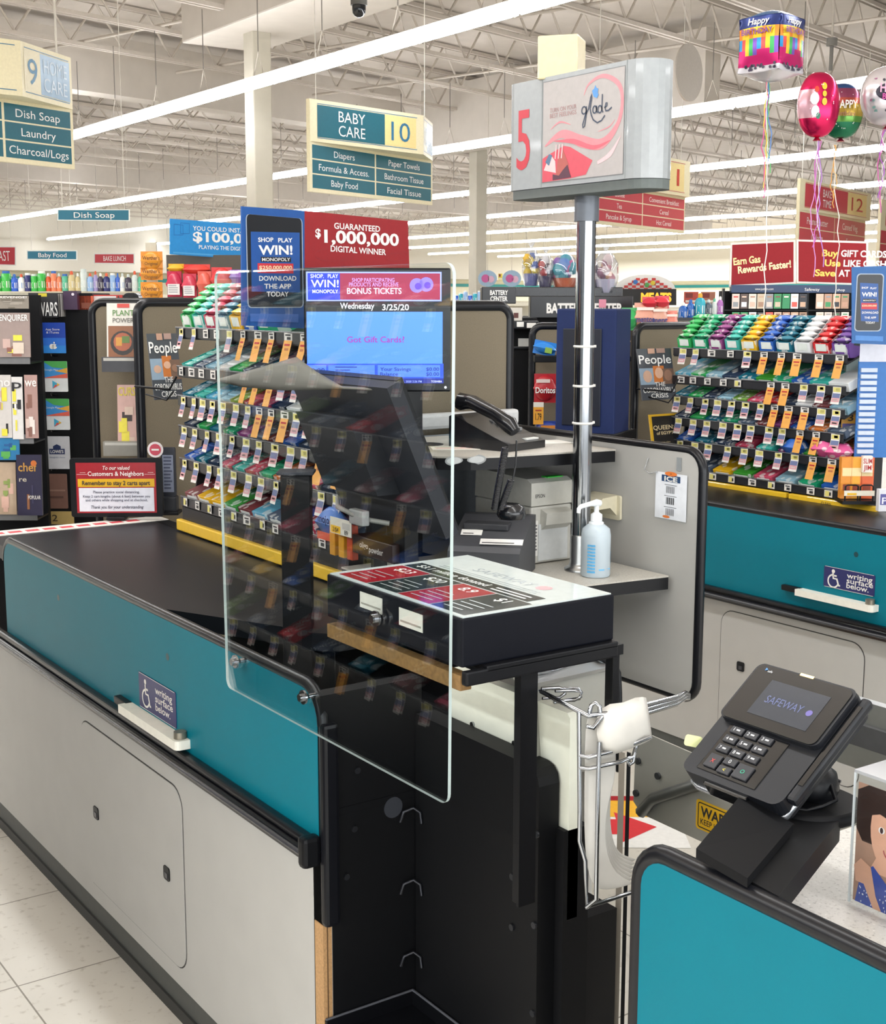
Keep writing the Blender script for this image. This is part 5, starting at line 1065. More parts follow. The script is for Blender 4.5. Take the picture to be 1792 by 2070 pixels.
o = tp.rect(185, 612, 300, 1000); p1 = mag_panel(tuple(q+Vector((tp.u.x*o[0], tp.u.y*o[0], -q.z))), o[1]-o[0]+0.05, 0.0, q.z+o[3], 'second black-edged taupe panel, left of the near gum rack panel', VIEW)
flat('magazine', 'magazine with a dark bowl of food titled plant power', 'magazine', (212, 612, 278, 728), 4.66, '#dcd8cf', VIEW, 0.006, blocks((0.05, 0.02, 0.98, 0.6, '#8a5634'), (0.52, 0.3, 0.4, '#2c2420', None, None, 0), (0.52, 0.32, 0.3, '#a8593a', None, None, 0), (0.3, 0.25, 0.5, 0.4, '#c98f3a'), (0.5, 0.3, 0.75, 0.42, '#5d7a3a'), (0.35, 0.92, 0.75, 0.99, '#c9443a'), (0.55, 0.83, 0.1, '#5f8a4c', 'PLANT', 0.7), (0.55, 0.70, 0.08, '#6d6a62', 'POWER', 0.7)), None, 0.4, -0.12)
magazine((234, 778, 284, 898), 4.66, 'CURSE', '#d5c33a', '#cfa9a0', ['#8c5a45', '#d9c0b0', '#c05a7a', '#3a2d2c', '#e6d84a'], 'pink and yellow magazine low on the second taupe panel', VIEW, -0.1)
for (x0, y0, x1, y1, l) in ((205, 722, 282, 752, 'upper'), (208, 893, 282, 922, 'lower')):
    flat('magazine_pocket', 'clear-fronted %s pocket on the second taupe panel' % l, 'pocket', (x0, y0, x1, y1), 4.62, '#4d4e52' if l == 'upper' else '#8f8d86', VIEW, 0.03, blocks((0.05, 0.75, 0.95, 0.95, '#b9b7b0')), None, 0.3)
# ---- black gift card tower at the far left and its cards
o = RD(125, 1062, 4.95); F = Face(o, VIEW); a, b_, z0, z1 = F.rect(62, 592, 200, 1062); t = thing('gift_card_tower', 'black tower with hanging gift cards left of the taupe panels', 'display tower', o, VIEW)
MB().box(a, b_, 0.03, 0.30, -0.9+z0, z1, BLACKM, 0.004).build('tower', t)
for py in (643, 720, 800, 872, 950): u, v = F(110, py); MB().tube([(u, 0.03, v), (u, -0.03, v+0.004), (u, -0.034, v+0.012)], 0.004, BLACK, 6).build('hook', t)
def apple(b, x, z, w, h):
    b.quad(x, x+w, z, z+h*0.5, -0.0005, m('#2e6fd0', 0.4)); b.quad(x, x+w, z, z+h*0.25, -0.0008, m('#2f86d8', 0.4)); b.text('App Store', x+w*0.5, z+h*0.78, h*0.07, -0.0012, WHITE, w=w*0.55); b.text('& iTunes', x+w*0.5, z+h*0.68, h*0.07, -0.0012, WHITE, w=w*0.5)
    for s_ in (-1, 1): b.disc(x+w*(0.5+0.05*s_), z+h*0.22, w*0.10, -0.0012, WHITE, 16, h*0.085)
    b.disc(x+w*0.54, z+h*0.345, w*0.03, -0.0012, WHITE, 8, h*0.03); b.disc(x+w*0.63, z+h*0.24, w*0.035, -0.0014, m('#2f80d5', 0.4), 10)
def play(b, x, z, w, h):
    b.quad(x, x+w, z+h*0.45, z+h, -0.0005, m('#3f8fd0', 0.4)); b.poly([(x, z+h), (x+w, z+h), (x+w, z+h*0.75), (x+w*0.4, z+h*0.8)], -0.0008, m('#4fa553', 0.4)); b.poly([(x+w, z+h*0.78), (x+w, z+h*0.6), (x+w*0.5, z+h*0.68)], -0.0010, m('#e0a63a', 0.4)); b.poly([(x, z+h*0.45), (x+w, z+h*0.45), (x+w, z+h*0.6), (x+w*0.45, z+h*0.52)], -0.0011, m('#d8604c', 0.4)); b.text('Google Play', x+w*0.35, z+h*0.72, h*0.055, -0.0014, WHITE, w=w*0.55)
    b.poly([(x+w*0.38, z+h*0.1), (x+w*0.68, z+h*0.23), (x+w*0.38, z+h*0.37)], -0.0012, m('#45a9c9', 0.4)); b.poly([(x+w*0.38, z+h*0.1), (x+w*0.6, z+h*0.2), (x+w*0.5, z+h*0.24)], -0.0014, m('#d9564a', 0.4)); b.poly([(x+w*0.56, z+h*0.29), (x+w*0.68, z+h*0.23), (x+w*0.56, z+h*0.18)], -0.0014, m('#e6b53a', 0.4))
def lowes(b, x, z, w, h):
    b.poly([(x+w*0.2, z+h*0.45), (x+w*0.8, z+h*0.45), (x+w*0.8, z+h*0.62), (x+w*0.65, z+h*0.62), (x+w*0.65, z+h*0.7), (x+w*0.5, z+h*0.76), (x+w*0.35, z+h*0.7), (x+w*0.35, z+h*0.62), (x+w*0.2, z+h*0.62)], -0.0006, m('#1d2c55', 0.4)); b.text("LOWE'S", x+w*0.5, z+h*0.535, h*0.09, -0.001, WHITE, w=w*0.5, bold=0.02); b.text('thoughtful choice', x+w*0.5, z+h*0.36, h*0.05, -0.001, m('#56628a', 0.4), w=w*0.6)
for px, c, d, l in (((80, 652, 134, 714), '#2447a8', apple, 'blue gift card with a white apple, topmost on the black tower'), ((85, 730, 138, 792), '#dfe1e0', play, 'multicoloured gift card, second from the top of the black tower'), ((88, 806, 142, 869), '#dfe1e0', play, 'multicoloured gift card, third from the top of the black tower'), ((88, 882, 143, 948), '#c3c3c6', lowes, 'grey gift card with a dark blue gable logo on the black tower'), ((92, 958, 138, 1028), '#7d5d52', blocks((0.1, 0.5, 0.9, 0.55, '#9a7a6c'), (0.1, 0.3, 0.8, 0.36, '#5f443c')), 'brown wood-patterned gift card, lowest on the black tower')):
    flat('gift_card', l, 'gift card', px, 4.90, c, VIEW, 0.002, d, 'gift cards on the black tower', 0.3, 0, 0.004)
flat('price_ticket', 'tan ticket reading two at the foot of the black tower', 'ticket', (94, 1034, 150, 1060), 4.86, '#b39a5e', VIEW, 0.003, blocks((0.3, 0.5, 0.5, '#3c3020', '2', 0.2)))
# ---- magazine stand at the left edge
o = RD(20, 1050, 4.70); F = Face(o, VIEW); a, b_, z0, z1 = F.rect(-60, 596, 82, 1062); t = thing('magazine_stand', 'black wire magazine stand at the left edge of the picture', 'magazine stand', o, VIEW)
MB().box(a, b_, 0.10, 0.13, -0.9+z0, z1, BLACKM).build('back', t)
for py in (728, 888, 1042):
    u, v = F(20, py); MB().box(a, b_, -0.03, 0.1, v-0.012, v-0.006, BLACK).box(a, b_, -0.034, -0.03, v-0.012, v+0.02, m('#77787a', 0.4)).build('tray', t)
cols1 = ['#d8c8b8', '#b9968a', '#2c2a2c', '#e3d94a', '#c7a9a0', '#8a5b50']
for px, ti_, tc, base, seeds, l in (((-4, 598, 58, 624), 'REVENGE!', '#f1eeea', '#8a8276', ['#6d6558', '#9c9488'], 'magazine reading REVENGE at the top left'),
                                    ((-6, 632, 62, 722), 'ENQUIRER', '#f2efec', '#9c8a84', cols1, 'tabloid magazine with yellow boxes in the stand at the left edge'),
                                    ((-8, 758, 25, 885), 'no', '#e8e4e2', '#cfcac6', cols1, 'white magazine in the middle tray at the left edge'),
                                    ((20, 762, 48, 888), 'p', '#202024', '#dcdad8', ['#2b2b2e', '#e9e7e6', '#e3d94a'], 'white magazine with a black figure in the middle tray'),
                                    ((46, 758, 78, 886), 'we', '#efe9e6', '#b08f88', ['#d9c5bb', '#8b6459', '#e6dcd6'], 'rosy magazine at the right of the middle tray'),
                                    ((-6, 880, 40, 930), '', '#e9eef2', '#2f77a8', ['#5aa854', '#2b5b93'], 'blue and green magazine peeking above the lowest tray'),
                                    ((-6, 935, 34, 1040), '', '#e6e2da', '#b9a38c', ['#d8b0a0', '#8fa05a', '#caa'], 'pale magazine in the lowest tray at the left edge')):
    seeds = [s_ for s_ in seeds if len(s_) == 7]
    magazine(px, 4.66, ti_, tc, base, seeds, l, VIEW, -0.06)
flat('magazine', 'dark book with golden title chef in the lowest tray', 'book', (30, 920, 86, 1042), 4.62, '#2a2740', VIEW, 0.012, blocks((0.45, 0.8, 0.14, '#b98a3c', 'chef', 0.75), (0.7, 0.86, 0.12, '#c06a30', None, None, 0), (0.25, 0.6, 0.08, '#b9b0a0', 're', 0.3), (0.4, 0.1, 0.5, 0.35, '#8a5a3a'), (0.6, 0.2, 0.66, 0.5, '#3d3a56'), (0.7, 0.3, 0.06, '#d9d6d0', 'POPULAR', 0.5)), None, 0.4, -0.06)
flat('magazine', 'black magazine with white letters WARS on top of the black tower', 'magazine', (57, 592, 117, 642), 4.9, '#1b1b1f', VIEW, 0.012, blocks((0.55, 0.35, 0.55, '#e6e6e4', 'R WARS', 0.9), (0.35, 0.85, 0.65, 0.98, '#c9b92c')))
for k in range(3): flat('magazine', 'pale magazine spine %s in the short row on the black tower' % ORD[k], 'magazine', (113+k*4.2, 594, 116.8+k*4.2, 640), 4.93, ['#b9b6b0', '#8f8c88', '#a7a4a0'][k], VIEW, 0.10)
flat('gift_box', 'purple box with a white apple-round mark on the black tower', 'box', (127, 588, 157, 626), 4.95, '#3b2442', VIEW, 0.06, blocks((0.7, 0.82, 0.1, '#d9d2da', None, None, 0)))
flat('gift_box', 'orange-red box on the black tower', 'box', (158, 598, 188, 626), 4.98, '#c9542e', VIEW, 0.10, blocks((0.2, 0.1, 0.9, 0.5, '#7a3c24')))
flat('gift_box', 'long white-labelled red box on the black tower', 'box', (186, 596, 248, 622), 5.0, '#b8342c', VIEW, 0.10, blocks((0.05, 0.1, 0.8, 0.9, '#d9d6d4'), (0.1, 0.4, 0.7, 0.5, '#8a8a8e'), (0.85, 0.1, 0.9, 0.9, '#1c1c1e')))
flat('black_pouch', 'crumpled black pouch right of the red box on the black tower', 'pouch', (248, 592, 282, 625), 5.0, m('#18191c', 0.25, bump=0.6, scale=40), VIEW, 0.06, None, None, 0.3, 0, 0.02)
# ---- candy strip with bags behind the near rack
o = RD(305, 700, 6.3); F = Face(o, VIEW); a, b_, z0, z1 = F.rect(283, 512, 328, 700); t = thing('peg_strip', 'narrow cream peg strip hung with amber candy bags', 'display strip', o, VIEW); MB().box(a+0.02, b_-0.02, 0.03, 0.05, -o.z, z1+0.05, m('#b9b3a2', 0.5)).build('strip', t)
for k, (y0, y1) in enumerate(((508, 545), (541, 566), (570, 607))):
    x, z, w, h = 0, 0, 0, 0; o = RD(305, y1, 6.26); F = Face(o, VIEW); a, b_, z0, z1 = F.rect(283, y0, 328, y1); b = MB(); pillow(b, a, b_, 0, 0.03, z0, z1, m('#d08a2e', 0.3)); b.box(a, b_, 0.012, 0.018, z0, z1, m('#cf8328', 0.3)); b.text("Werther's", (a+b_)/2, (z0+z1)/2+0.012, 0.018, -0.002, m('#4a2a12', 0.4), w=(b_-a)*0.8, bold=0.01); b.text('Original', (a+b_)/2, (z0+z1)/2-0.014, 0.014, -0.002, m('#4a2a12', 0.4), w=(b_-a)*0.6)
    tag(b.build('candy_bag', None, o, VIEW), 'amber candy bag, %s from the top of the peg strip' % ORD[k], 'candy bag', 'amber candy bags')
o = RD(415, 700, 6.9); F = Face(o, VIEW); a, b_, z0, z1 = F.rect(328, 514, 560, 700); t = thing('candy_shelf', 'brown-backed candy shelf behind the near gum rack', 'shelf', o, VIEW); MB().box(a, b_, 0.1, 0.14, -o.z, z1, m('#4d463d', 0.6)).build('back', t); MB().box(a, b_, -0.08, 0.1, F(400, 606)[1]-0.02, F(400, 606)[1], m('#4d463d', 0.6)).build('shelf', t)
for k, (px, c, l) in enumerate((((337, 533, 372, 552), '#d6a42c', 'yellow and red bag, leftmost behind the near gum rack'), ((368, 534, 425, 556), '#c93a30', 'red candy bag behind the near gum rack'), ((334, 548, 368, 600), '#b22a48', 'crimson candy bag with a white label behind the near gum rack'), ((366, 553, 398, 602), '#bb3c50', 'rose candy bag with a pale label behind the near gum rack'), ((396, 548, 428, 600), '#c95a4c', 'coral candy bag behind the near gum rack'), ((424, 540, 470, 592), '#c23234', 'big red candy bag behind the near gum rack'), ((462, 545, 500, 575), '#8a5aa6', 'lilac candy bag behind the near gum rack'))):
    o = RD((px[0]+px[2])/2, px[3], 6.75-0.01*k); F = Face(o, VIEW); a, b_, z0, z1 = F.rect(*px); b = MB(); pillow(b, a, b_, 0, 0.06, z0, z1, m(c, 0.25)); b.box(a+0.004, b_-0.004, 0.025, 0.035, z0, z1, m(c, 0.25))
    if k in (2, 3): b.quad(a+0.01, b_-0.01, z0+0.01, (z0+z1)/2, -0.002, m('#d9d4d2', 0.4)); b.bars(a+0.015, b_-0.015, z0+0.015, (z0+z1)/2-0.005, 4, -0.0024, m('#9a9a9e', 0.4))
    tag(b.build('candy_bag', None, o, VIEW), l, 'candy bag', 'candy bags behind the near gum rack')
# ================================================================== cardboard signs and the customer screen
def board(name, label, cat, c, t, rz, faces, draw, th=0.004, group=None, extra=None):
    """a flat sign whose coloured faces are photo polygons on one plane sighted at pixel c, distance t"""
    o = RD(c[0], c[1], t); F = Face(o, rz); b = MB()
    for i, (pts, col) in enumerate(faces): b.prism([F(*p) for p in pts], -0.0002*i, th, col if not isinstance(col, str) else m(col, 0.45))
    draw(b, F); ob = b.build(name, None, o, rz); return tag(ob, label, cat, group)
CW = m('#e9e7e4', 0.45)
def phone(b, F, x0, x1, y0, y1, dy, big=True):
    s_ = (x1-x0)/115.0
    def R(a, c, y, col, r=0.0):
        p = [F(*q) for q in a]
        if r:
            xs = [q[0] for q in p]; zs = [q[1] for q in p]; b.poly(rrect(min(xs), max(xs), min(zs), max(zs), r, 4), y, m(col, 0.3))
        else: b.poly(p, y, m(col, 0.3))
    R([(x0, y0), (x1, y0+dy), (x1, y1), (x0, y1)], 0, -0.0010, '#9aa7b8', 0.012)
    R([(x0+2, y0+2), (x1-2, y0+2), (x1-2, y1-2), (x0+2, y1-2)], 0, -0.0013, '#15181d', 0.011)
    h = y1-y0
    b.poly([F(*q) for q in ((x0+6, y0+h*0.15+1), (x1-6, y0+h*0.15+3), (x1-5, y0+h*0.82+2), (x0+8, y0+h*0.82))], -0.0016, m('#1d4f96', 0.35))
    cx = (x0+x1)/2; q = h/184.0
    for tx, py, hh, ww in (('SHOP.PLAY', 52, 11, 68), ('W!N!', 72, 20, 72), ('MONOPOLY', 90, 8, 66)): pass
    yy = y0+q*45; F.text(b, 'SHOP', cx-36*s_, cx-4*s_, yy, 9*s_, -0.0020, CW, bold=0.02); F.text(b, 'PLAY', cx+6*s_, cx+36*s_, yy+1, 9*s_, -0.0020, CW, bold=0.02)
    F.text(b, 'WIN!', cx-35*s_, cx+36*s_, y0+q*66, 19*s_, -0.0020, CW, bold=0.03)
    b.poly([F(*p) for p in ((cx-30*s_, y0+q*80), (cx+33*s_, y0+q*81), (cx+33*s_, y0+q*91), (cx-30*s_, y0+q*90))], -0.0019, m('#111216', 0.4)); F.text(b, 'MONOPOLY', cx-28*s_, cx+31*s_, y0+q*85.5, 7*s_, -0.0023, CW, bold=0.01)
    b.poly([F(*p) for p in ((cx-37*s_, y0+q*93), (cx+38*s_, y0+q*94), (cx+38*s_, y0+q*114), (cx-37*s_, y0+q*113))], -0.0019, m('#c22f3b', 0.4)); F.text(b, '$250,000,000', cx-34*s_, cx+35*s_, y0+q*102, 8*s_, -0.0023, m('#f0d9b0', 0.4), bold=0.02)
    for k, tx in enumerate(('DOWNLOAD', 'THE APP', 'TODAY')):
        F.text(b, tx, cx-(38, 27, 22)[k]*s_+4*s_, cx+(38, 27, 22)[k]*s_+6*s_, y0+q*(124+16*k), 10*s_, -0.0021, CW, bold=0.02)
def d1(b, F):
    phone(b, F, 500, 611, 440, 622, 2)
    F.text(b, 'GUARANTEED', 675, 768, (456, 463), 12, -0.0012, CW, bold=0.02); F.text(b, '$', 637, 648, 471, 17, -0.0012, CW, bold=0.03); F.text(b, '1,000,000', 655, 806, (477, 485), 25, -0.0012, CW, bold=0.03); F.text(b, 'DIGITAL WINNER', 668, 780, (502, 510), 12, -0.0012, CW, bold=0.02)
    DR = m('#8d2028', 0.45)
    for cx, cy, r in ((670, 515, 26), (800, 520, 16), (700, 532, 12)): stroke(b, [F(cx+r*1.3*math.cos(a), cy+r*0.5*math.sin(a)) for a in [k*0.4 for k in range(16)]], 0.0016, -0.0008, DR)
    for x, y in ((620, 455), (626, 463), (815, 508), (822, 502)): stroke(b, [F(x, y), F(x+9, y+3)], 0.002, -0.0008, DR)
    b.poly([F(*p) for p in ((505, 634), (603, 635), (603, 652), (505, 650))], -0.001, m('#3f68b0', 0.5))
sg = board('cardboard_sign', 'blue and red contest sign reading guaranteed digital winner, over the near gum rack', 'sign', (620, 550), 3.40, math.radians(23.4),
      [([(490, 658), (616, 664), (616, 426), (489, 417)], '#174f95'), ([(616, 545), (828, 545), (825, 447), (616, 426)], '#93131c')], d1)
def d2(b, F):
    F.text(b, 'YOU COULD INSTANTLY', 390, 520, (461, 468), 9, -0.001, CW, bold=0.01); F.text(b, '$100,000', 390, 525, (478, 484), 19, -0.001, CW, bold=0.03); F.text(b, 'PLAYING THE DIGITAL GAME', 402, 530, (499, 505), 8, -0.001, CW, bold=0.01)
    for cx, cy in ((362, 465), (375, 462)): stroke(b, [F(cx-10, cy-12), F(cx+8, cy-10), F(cx+8, cy+10), F(cx-10, cy+10)], 0.003, -0.0008, m('#1660a8', 0.5), True)
    b.poly([F(350, 509), F(530, 520), F(530, 523), F(350, 512)], -0.001, m('#4aa0d6', 0.5))
board('cardboard_sign', 'bright blue cardboard sign about winning instantly, partly behind the contest sign', 'sign', (430, 480), 7.0, math.radians(14), [([(344, 514), (540, 527), (540, 456), (344, 442)], '#1d86c9')], d2)
def d3(b, F): phone(b, F, 1733, 1782, 553, 670, 0); b.poly([F(*p) for p in ((1730, 678), (1786, 680), (1786, 690), (1730, 688))], -0.001, m('#4f86c9', 0.5))
board('cardboard_sign', 'blue cardboard sign with a phone print at the right edge of the picture', 'sign', (1760, 620), 4.6, VIEW+0.05, [([(1723, 694), (1800, 697), (1800, 537), (1723, 540)], '#1f5d9e')], d3)
# customer screen
sc_o = RD(762, 665, 3.20); F = Face(sc_o, VIEW+0.035); t = thing('customer_screen', 'customer display screen glowing blue beside the red contest sign', 'screen', sc_o, VIEW+0.035)
a, b_, z0, z1 = F.rect(613, 541, 911, 792); w, h = b_-a, z1-z0
MB().box(a, b_, 0, 0.035, z0, z1, m('#0e0f13', 0.2, spec=0.3), 0.004).build('casing', t)
SB = m('#4a7ef2', emit=0.66); SD = m('#274bcc', emit=0.55); b = MB()
def sq(x0, y0, x1, y1, y, mat): u0, u1, v0, v1 = F.rect(x0, y0, x1, y1); b.quad(u0, u1, v0, v1, y, mat)
E_ = lambda c, e=0.9: m(c, emit=e*0.62)
sq(619, 549, 893, 609, -0.0012, E_('#8e9dff')); sq(622, 552, 890, 606, -0.0015, E_('#8e2746', 0.8)); sq(622, 552, 688, 606, -0.0018, E_('#2438b4'))
sq(620, 630, 895, 735, -0.0012, SB); sq(620, 735, 897, 765, -0.0012, SD); sq(664, 738, 758, 759, -0.0015, E_('#4a76ec')); sq(764, 738, 890, 762, -0.0015, E_('#4a76ec')); sq(622, 738, 660, 759, -0.0015, E_('#4a76ec'))
sq(620, 765, 897, 775, -0.0012, E_('#1b2b8c', 0.6))
LW_ = E_('#d8dcff', 1.0)
for tx, x0, x1, y, hh, c in (('SHOP.', 628, 655, 558, 8, '#cfd5ff'), ('PLAY', 663, 684, 558, 8, '#cfd5ff'), ('WIN!', 629, 685, 573, 15, '#dfe3ff'), ('MONOPOLY', 632, 684, 589, 7, '#e6e8ff'), ('SHOP PARTICIPATING', 712, 798, 566, 8, '#b58bd0'), ('PRODUCTS AND RECEIVE', 706, 806, 575, 8, '#b58bd0'), ('BONUS TICKETS', 702, 812, 588, 12, '#e3d6ff'),
                      ('Wednesday', 688, 757, 618, 12, '#dfe3f0'), ('3/25/20', 773, 827, 621, 12, '#dfe3f0'), ('Got Gift Cards?', 702, 818, 686, 12, '#8a2f86'), ('0.00', 630, 657, 749, 10, '#23348c'), ('Your Savings', 769, 831, 746, 7, '#1c2c7c'), ('$0.00', 862, 888, 746, 7, '#1c2c7c'), ('Balance', 769, 805, 756, 7, '#1c2c7c'), ('$0.00', 862, 888, 756, 7, '#1c2c7c'), ('Mar 25, 2020 2:26 PM', 801, 853, 771, 4, '#8fa0e6'), ('TOSHIBA', 872, 894, 771, 4, '#c6cef6')):
    F.text(b, tx, x0, x1, y, hh, -0.0022, E_(c, 1.0), bold=0.01)
for k in range(3): sq(678, 741+k*6, 678+30+14*(k == 0), 743+k*6, -0.0018, E_('#26388f'))
for cx, cy in ((843, 577), (862, 575)): u, v = F(cx, cy); b.disc(u, v, 0.017, -0.0019, E_('#7f6fd8'), 18); b.disc(u+0.003, v-0.002, 0.008, -0.0022, E_('#5b3fb0'), 12)
b.build('display', t)
u, v = F(901, 783); MB().disc(u, v, 0.003, -0.0008, m('#e6e9ee', emit=1.0), 10).build('power_light', t)
MB().box((a+b_)/2-0.04, (a+b_)/2+0.04, 0.035, 0.07, z0+0.05, z1-0.06, BLACK).box((a+b_)/2-0.02, (a+b_)/2+0.02, 0.05, 0.08, -0.72, z0+0.1, BLACK, 0.003).build('mount', t)
# ---- red gas and gift card boards over the card rack
def d4(b, F): F.text(b, 'Earn Gas', 1483, 1538, (529, 523), 14, -0.001, m('#f0d79a', 0.45), bold=0.03); F.text(b, 'Rewards Faster!', 1492, 1600, (546, 533), 14, -0.001, m('#f3dfb0', 0.45), bold=0.03)
def d5(b, F):
    for k, (t1, t2, y, x0) in enumerate((('Buy', 'GIFT CARDS', 511, 1663), ('Use', 'LIKE CASH', 531, 1668), ('Save', 'AT THE PUMP', 551, 1648))):
        w1 = 32 if k < 2 else 42; F.text(b, t1, x0, x0+w1, (y, y+1), 13, -0.001, m('#f0c85a', 0.45), bold=0.03); F.text(b, t2, x0+w1+6, x0+w1+ (98, 92, 112)[k], (y+1, y+3), 13, -0.001, CW, bold=0.03)
RB = m('#8e161f', 0.5, spec=0.25)
def framed(l, pts, inn, d): board('cardboard_sign', l, 'sign', (1610, 535), 8.6, VIEW+0.02, [(pts, '#ddd6cf'), (inn, RB)], d, 0.012, 'red boards over the gift card rack')
framed('red board reading earn gas rewards faster above the gift card rack', [(1475, 580), (1609, 573), (1609, 485), (1478, 491)], [(1479, 576), (1605, 570), (1605, 489), (1481, 495)], d4)
framed('red board reading buy gift cards use like cash above the gift card rack', [(1611, 572), (1756, 577), (1756, 488), (1611, 484)], [(1615, 569), (1752, 573), (1752, 492), (1615, 488)], d5)
# gift card rack
o = RD(1600, 720, 8.6); F = Face(o, VIEW); a, b_, z0, z1 = F.rect(1462, 588, 1742, 720); t = thing('gift_card_rack', 'black gift card rack with two rows of cards under the red boards', 'card rack', o, VIEW)
MB().box(a, b_, 0.05, 0.12, -1.0, z1, BLACKM).build('back', t); c1 = F(1600, 626)[1]; c2 = F(1600, 655)[1]
MB().box(a, b_, -0.03, 0.05, c1-0.008, c1, BLACK).build('rail', t); u0, u1, v0, v1 = F.rect(1478, 576, 1722, 592)
hb_ = MB().box(u0, u1, -0.03, 0.03, v0, v1, m('#243a5e', 0.4)); F.text(hb_, 'www.justforu.com', 1525, 1562, 584, 5, -0.031, CW); F.text(hb_, 'Safeway', 1625, 1655, 585, 6, -0.031, CW); F.text(hb_, 'shop', 1690, 1706, 586, 5, -0.031, CW); hb_.build('header', t)
for px in (1464, 1634): u, v = F(px, 583); MB().box(u-0.006, u+0.006, -0.01, 0.03, -0.9, v, BLACK).build('upright', t)
cc = ['#d9c9bf', '#5b4b45', '#d8d3c9', '#c9b8a0', '#8f9397', '#3c8f5a', '#2f8a58', '#d3d6dc', '#2a2c33', '#d2574c', '#d9b9a5', '#b98f78', '#c9a58a', '#a8846c', '#7a4f48', '#e3d4c8']
names = ['rosy', 'dark brown', 'white with rainbow ring', 'tan with rainbow ring', 'grey', 'green', 'deep green', 'pale blue', 'black', 'red', 'peach', 'brown portrait', 'tan portrait', 'umber', 'maroon', 'cream']
for r, (y0, y1) in enumerate(((594, 624), (631, 652))):
    for k in range(14):
        x = 1481+k*17.0
        if 1628 < x < 1642: continue
        c = cc[(k+r*5) % 16]
        flat('gift_card', '%s gift card, %s of the %s row on the gift card rack' % (names[(k+r*5) % 16], ORD[k], 'upper' if r == 0 else 'lower'), 'gift card', (x, y0, x+14, y1), 8.55, c, VIEW, 0.003, blocks((0.15, 0.12, 0.85, 0.45, cc[(k*3+r+4) % 16]), (0.2, 0.75, 0.8, 0.85, cc[(k+9) % 16])), 'gift cards on the rack under the red boards')
# ================================================================== hanging aisle signs
def aisle_sign(n, c, t, rz, px, col, head, left, right, apex, hdr, flip=None):
    """lower board px box corners (TL, TR, BR, BL) on the sighted plane; header prism with its apex toward the camera"""
    o = RD(c[0], c[1], t); F = Face(o, rz); th = thing('aisle_sign', 'hanging aisle sign number %s over the aisle end' % n, 'aisle sign', o, rz, 'hanging aisle signs')
    q = [F(*p) for p in px]; CRE = m('#e0d6b4', 0.45); CT = m(col, 0.45)
    x0 = (q[0][0]+q[3][0])/2; x1 = (q[1][0]+q[2][0])/2; z1 = (q[0][1]+q[1][1])/2; z0 = (q[2][1]+q[3][1])/2
    H = hdr; MB().box(x0, x1, -0.02, 0.02, z0, z1+H, CRE, 0.004).build('frame', th)
    b = MB(); n_ = len(left); g = 0.025; mid = (x0+x1)/2
    for sx0, sx1, rows in ((x0+0.03, mid-0.012, left), (mid+0.012, x1-0.03, right)):
        hh = (z1-z0-0.05)/max(len(left), 1)
        for k, tx in enumerate(rows):
            za = z1-0.02-(k+1)*hh; b.quad(sx0, sx1, za+0.006, za+hh-0.006, -0.0206, CT)
            if tx: b.text(tx, (sx0+sx1)/2, za+hh/2, hh*0.44, -0.0212, CW, w=min((sx1-sx0)*0.9, len(tx)*hh*0.44*0.80))
    b.build('list_panel', th)
    # header: triangular prism
    ax, ay = apex; P = [(x0, -0.022), (x0+ax*(x1-x0), -ay), (x1, -0.022)]
    MB().prism(P, z1, z1+H, CRE, plane='xy').build('header', th)
    b = MB()
    for (p, r, light) in ((P[0], P[1], False), (P[1], P[2], True)):
        d = Vector((r[0]-p[0], r[1]-p[1])); L = d.length; ang = math.atan2(d.y, d.x)
        M = Matrix.Translation(Vector((p[0], p[1], z1))) @ Matrix.Rotation(ang, 4, 'Z')
        def quad(u0, u1, v0, v1, y, mat): b.add([M @ Vector(v) for v in ((u0*L, y, v0*H), (u1*L, y, v0*H), (u1*L, y, v1*H), (u0*L, y, v1*H))], [(0, 1, 2, 3)], mat)
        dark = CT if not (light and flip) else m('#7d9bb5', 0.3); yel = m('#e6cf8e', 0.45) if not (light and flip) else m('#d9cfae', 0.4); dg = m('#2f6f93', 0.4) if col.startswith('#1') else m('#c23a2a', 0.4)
        s0, s1, n0, n1 = ((0.06, 0.64, 0.64, 0.93) if not light else (0.36, 0.95, 0.05, 0.36))
        if n == 9 and not light: s0, s1, n0, n1 = 0.06, 0.42, 0.42, 0.68
        quad(s0, s1, 0.12, 0.88, -0.002, dark); quad(n0, n1, 0.12, 0.88, -0.002, yel); quad(0.06, 0.94, 0.09, 0.105, -0.002, dg); quad(0.06, 0.94, 0.90, 0.915, -0.002, dg)
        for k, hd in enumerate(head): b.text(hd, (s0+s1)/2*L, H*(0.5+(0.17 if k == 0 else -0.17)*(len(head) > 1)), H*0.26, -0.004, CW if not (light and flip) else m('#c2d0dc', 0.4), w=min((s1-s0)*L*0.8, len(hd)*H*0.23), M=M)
        b.text(str(n), (n0+n1)/2*L, H*0.5, H*0.48, -0.004, dg, w=(n1-n0)*L*0.6, M=M)
    b.build('header_print', th)
    for u in (x0+0.12, x1-0.12): MB().cyl((u, 0, z1+H), (u, 0, 4.95-o.z), 0.004, m('#d5d0c6', 0.5), 5).build('hanging_rod', th)
TEALS = '#1b5f6e'
aisle_sign(10, (748, 340), 13.2, math.radians(23), [(626, 290), (873, 322), (870, 414), (622, 388)], TEALS, ('BABY', 'CARE'), ('Diapers', 'Formula & Access.', 'Baby Food'), ('Paper Towels', 'Bathroom Tissue', 'Facial Tissue'), (0.72, 0.28), 0.37, True)
aisle_sign(9, (20, 250), 10.6, math.radians(23), [(-155, 183), (143, 215), (148, 335), (-155, 318)], TEALS, ('HOME', 'CARE'), ('', '', ''), ('Dish Soap', 'Laundry', 'Charcoal/Logs'), (0.5, 0.25), 0.40, True)
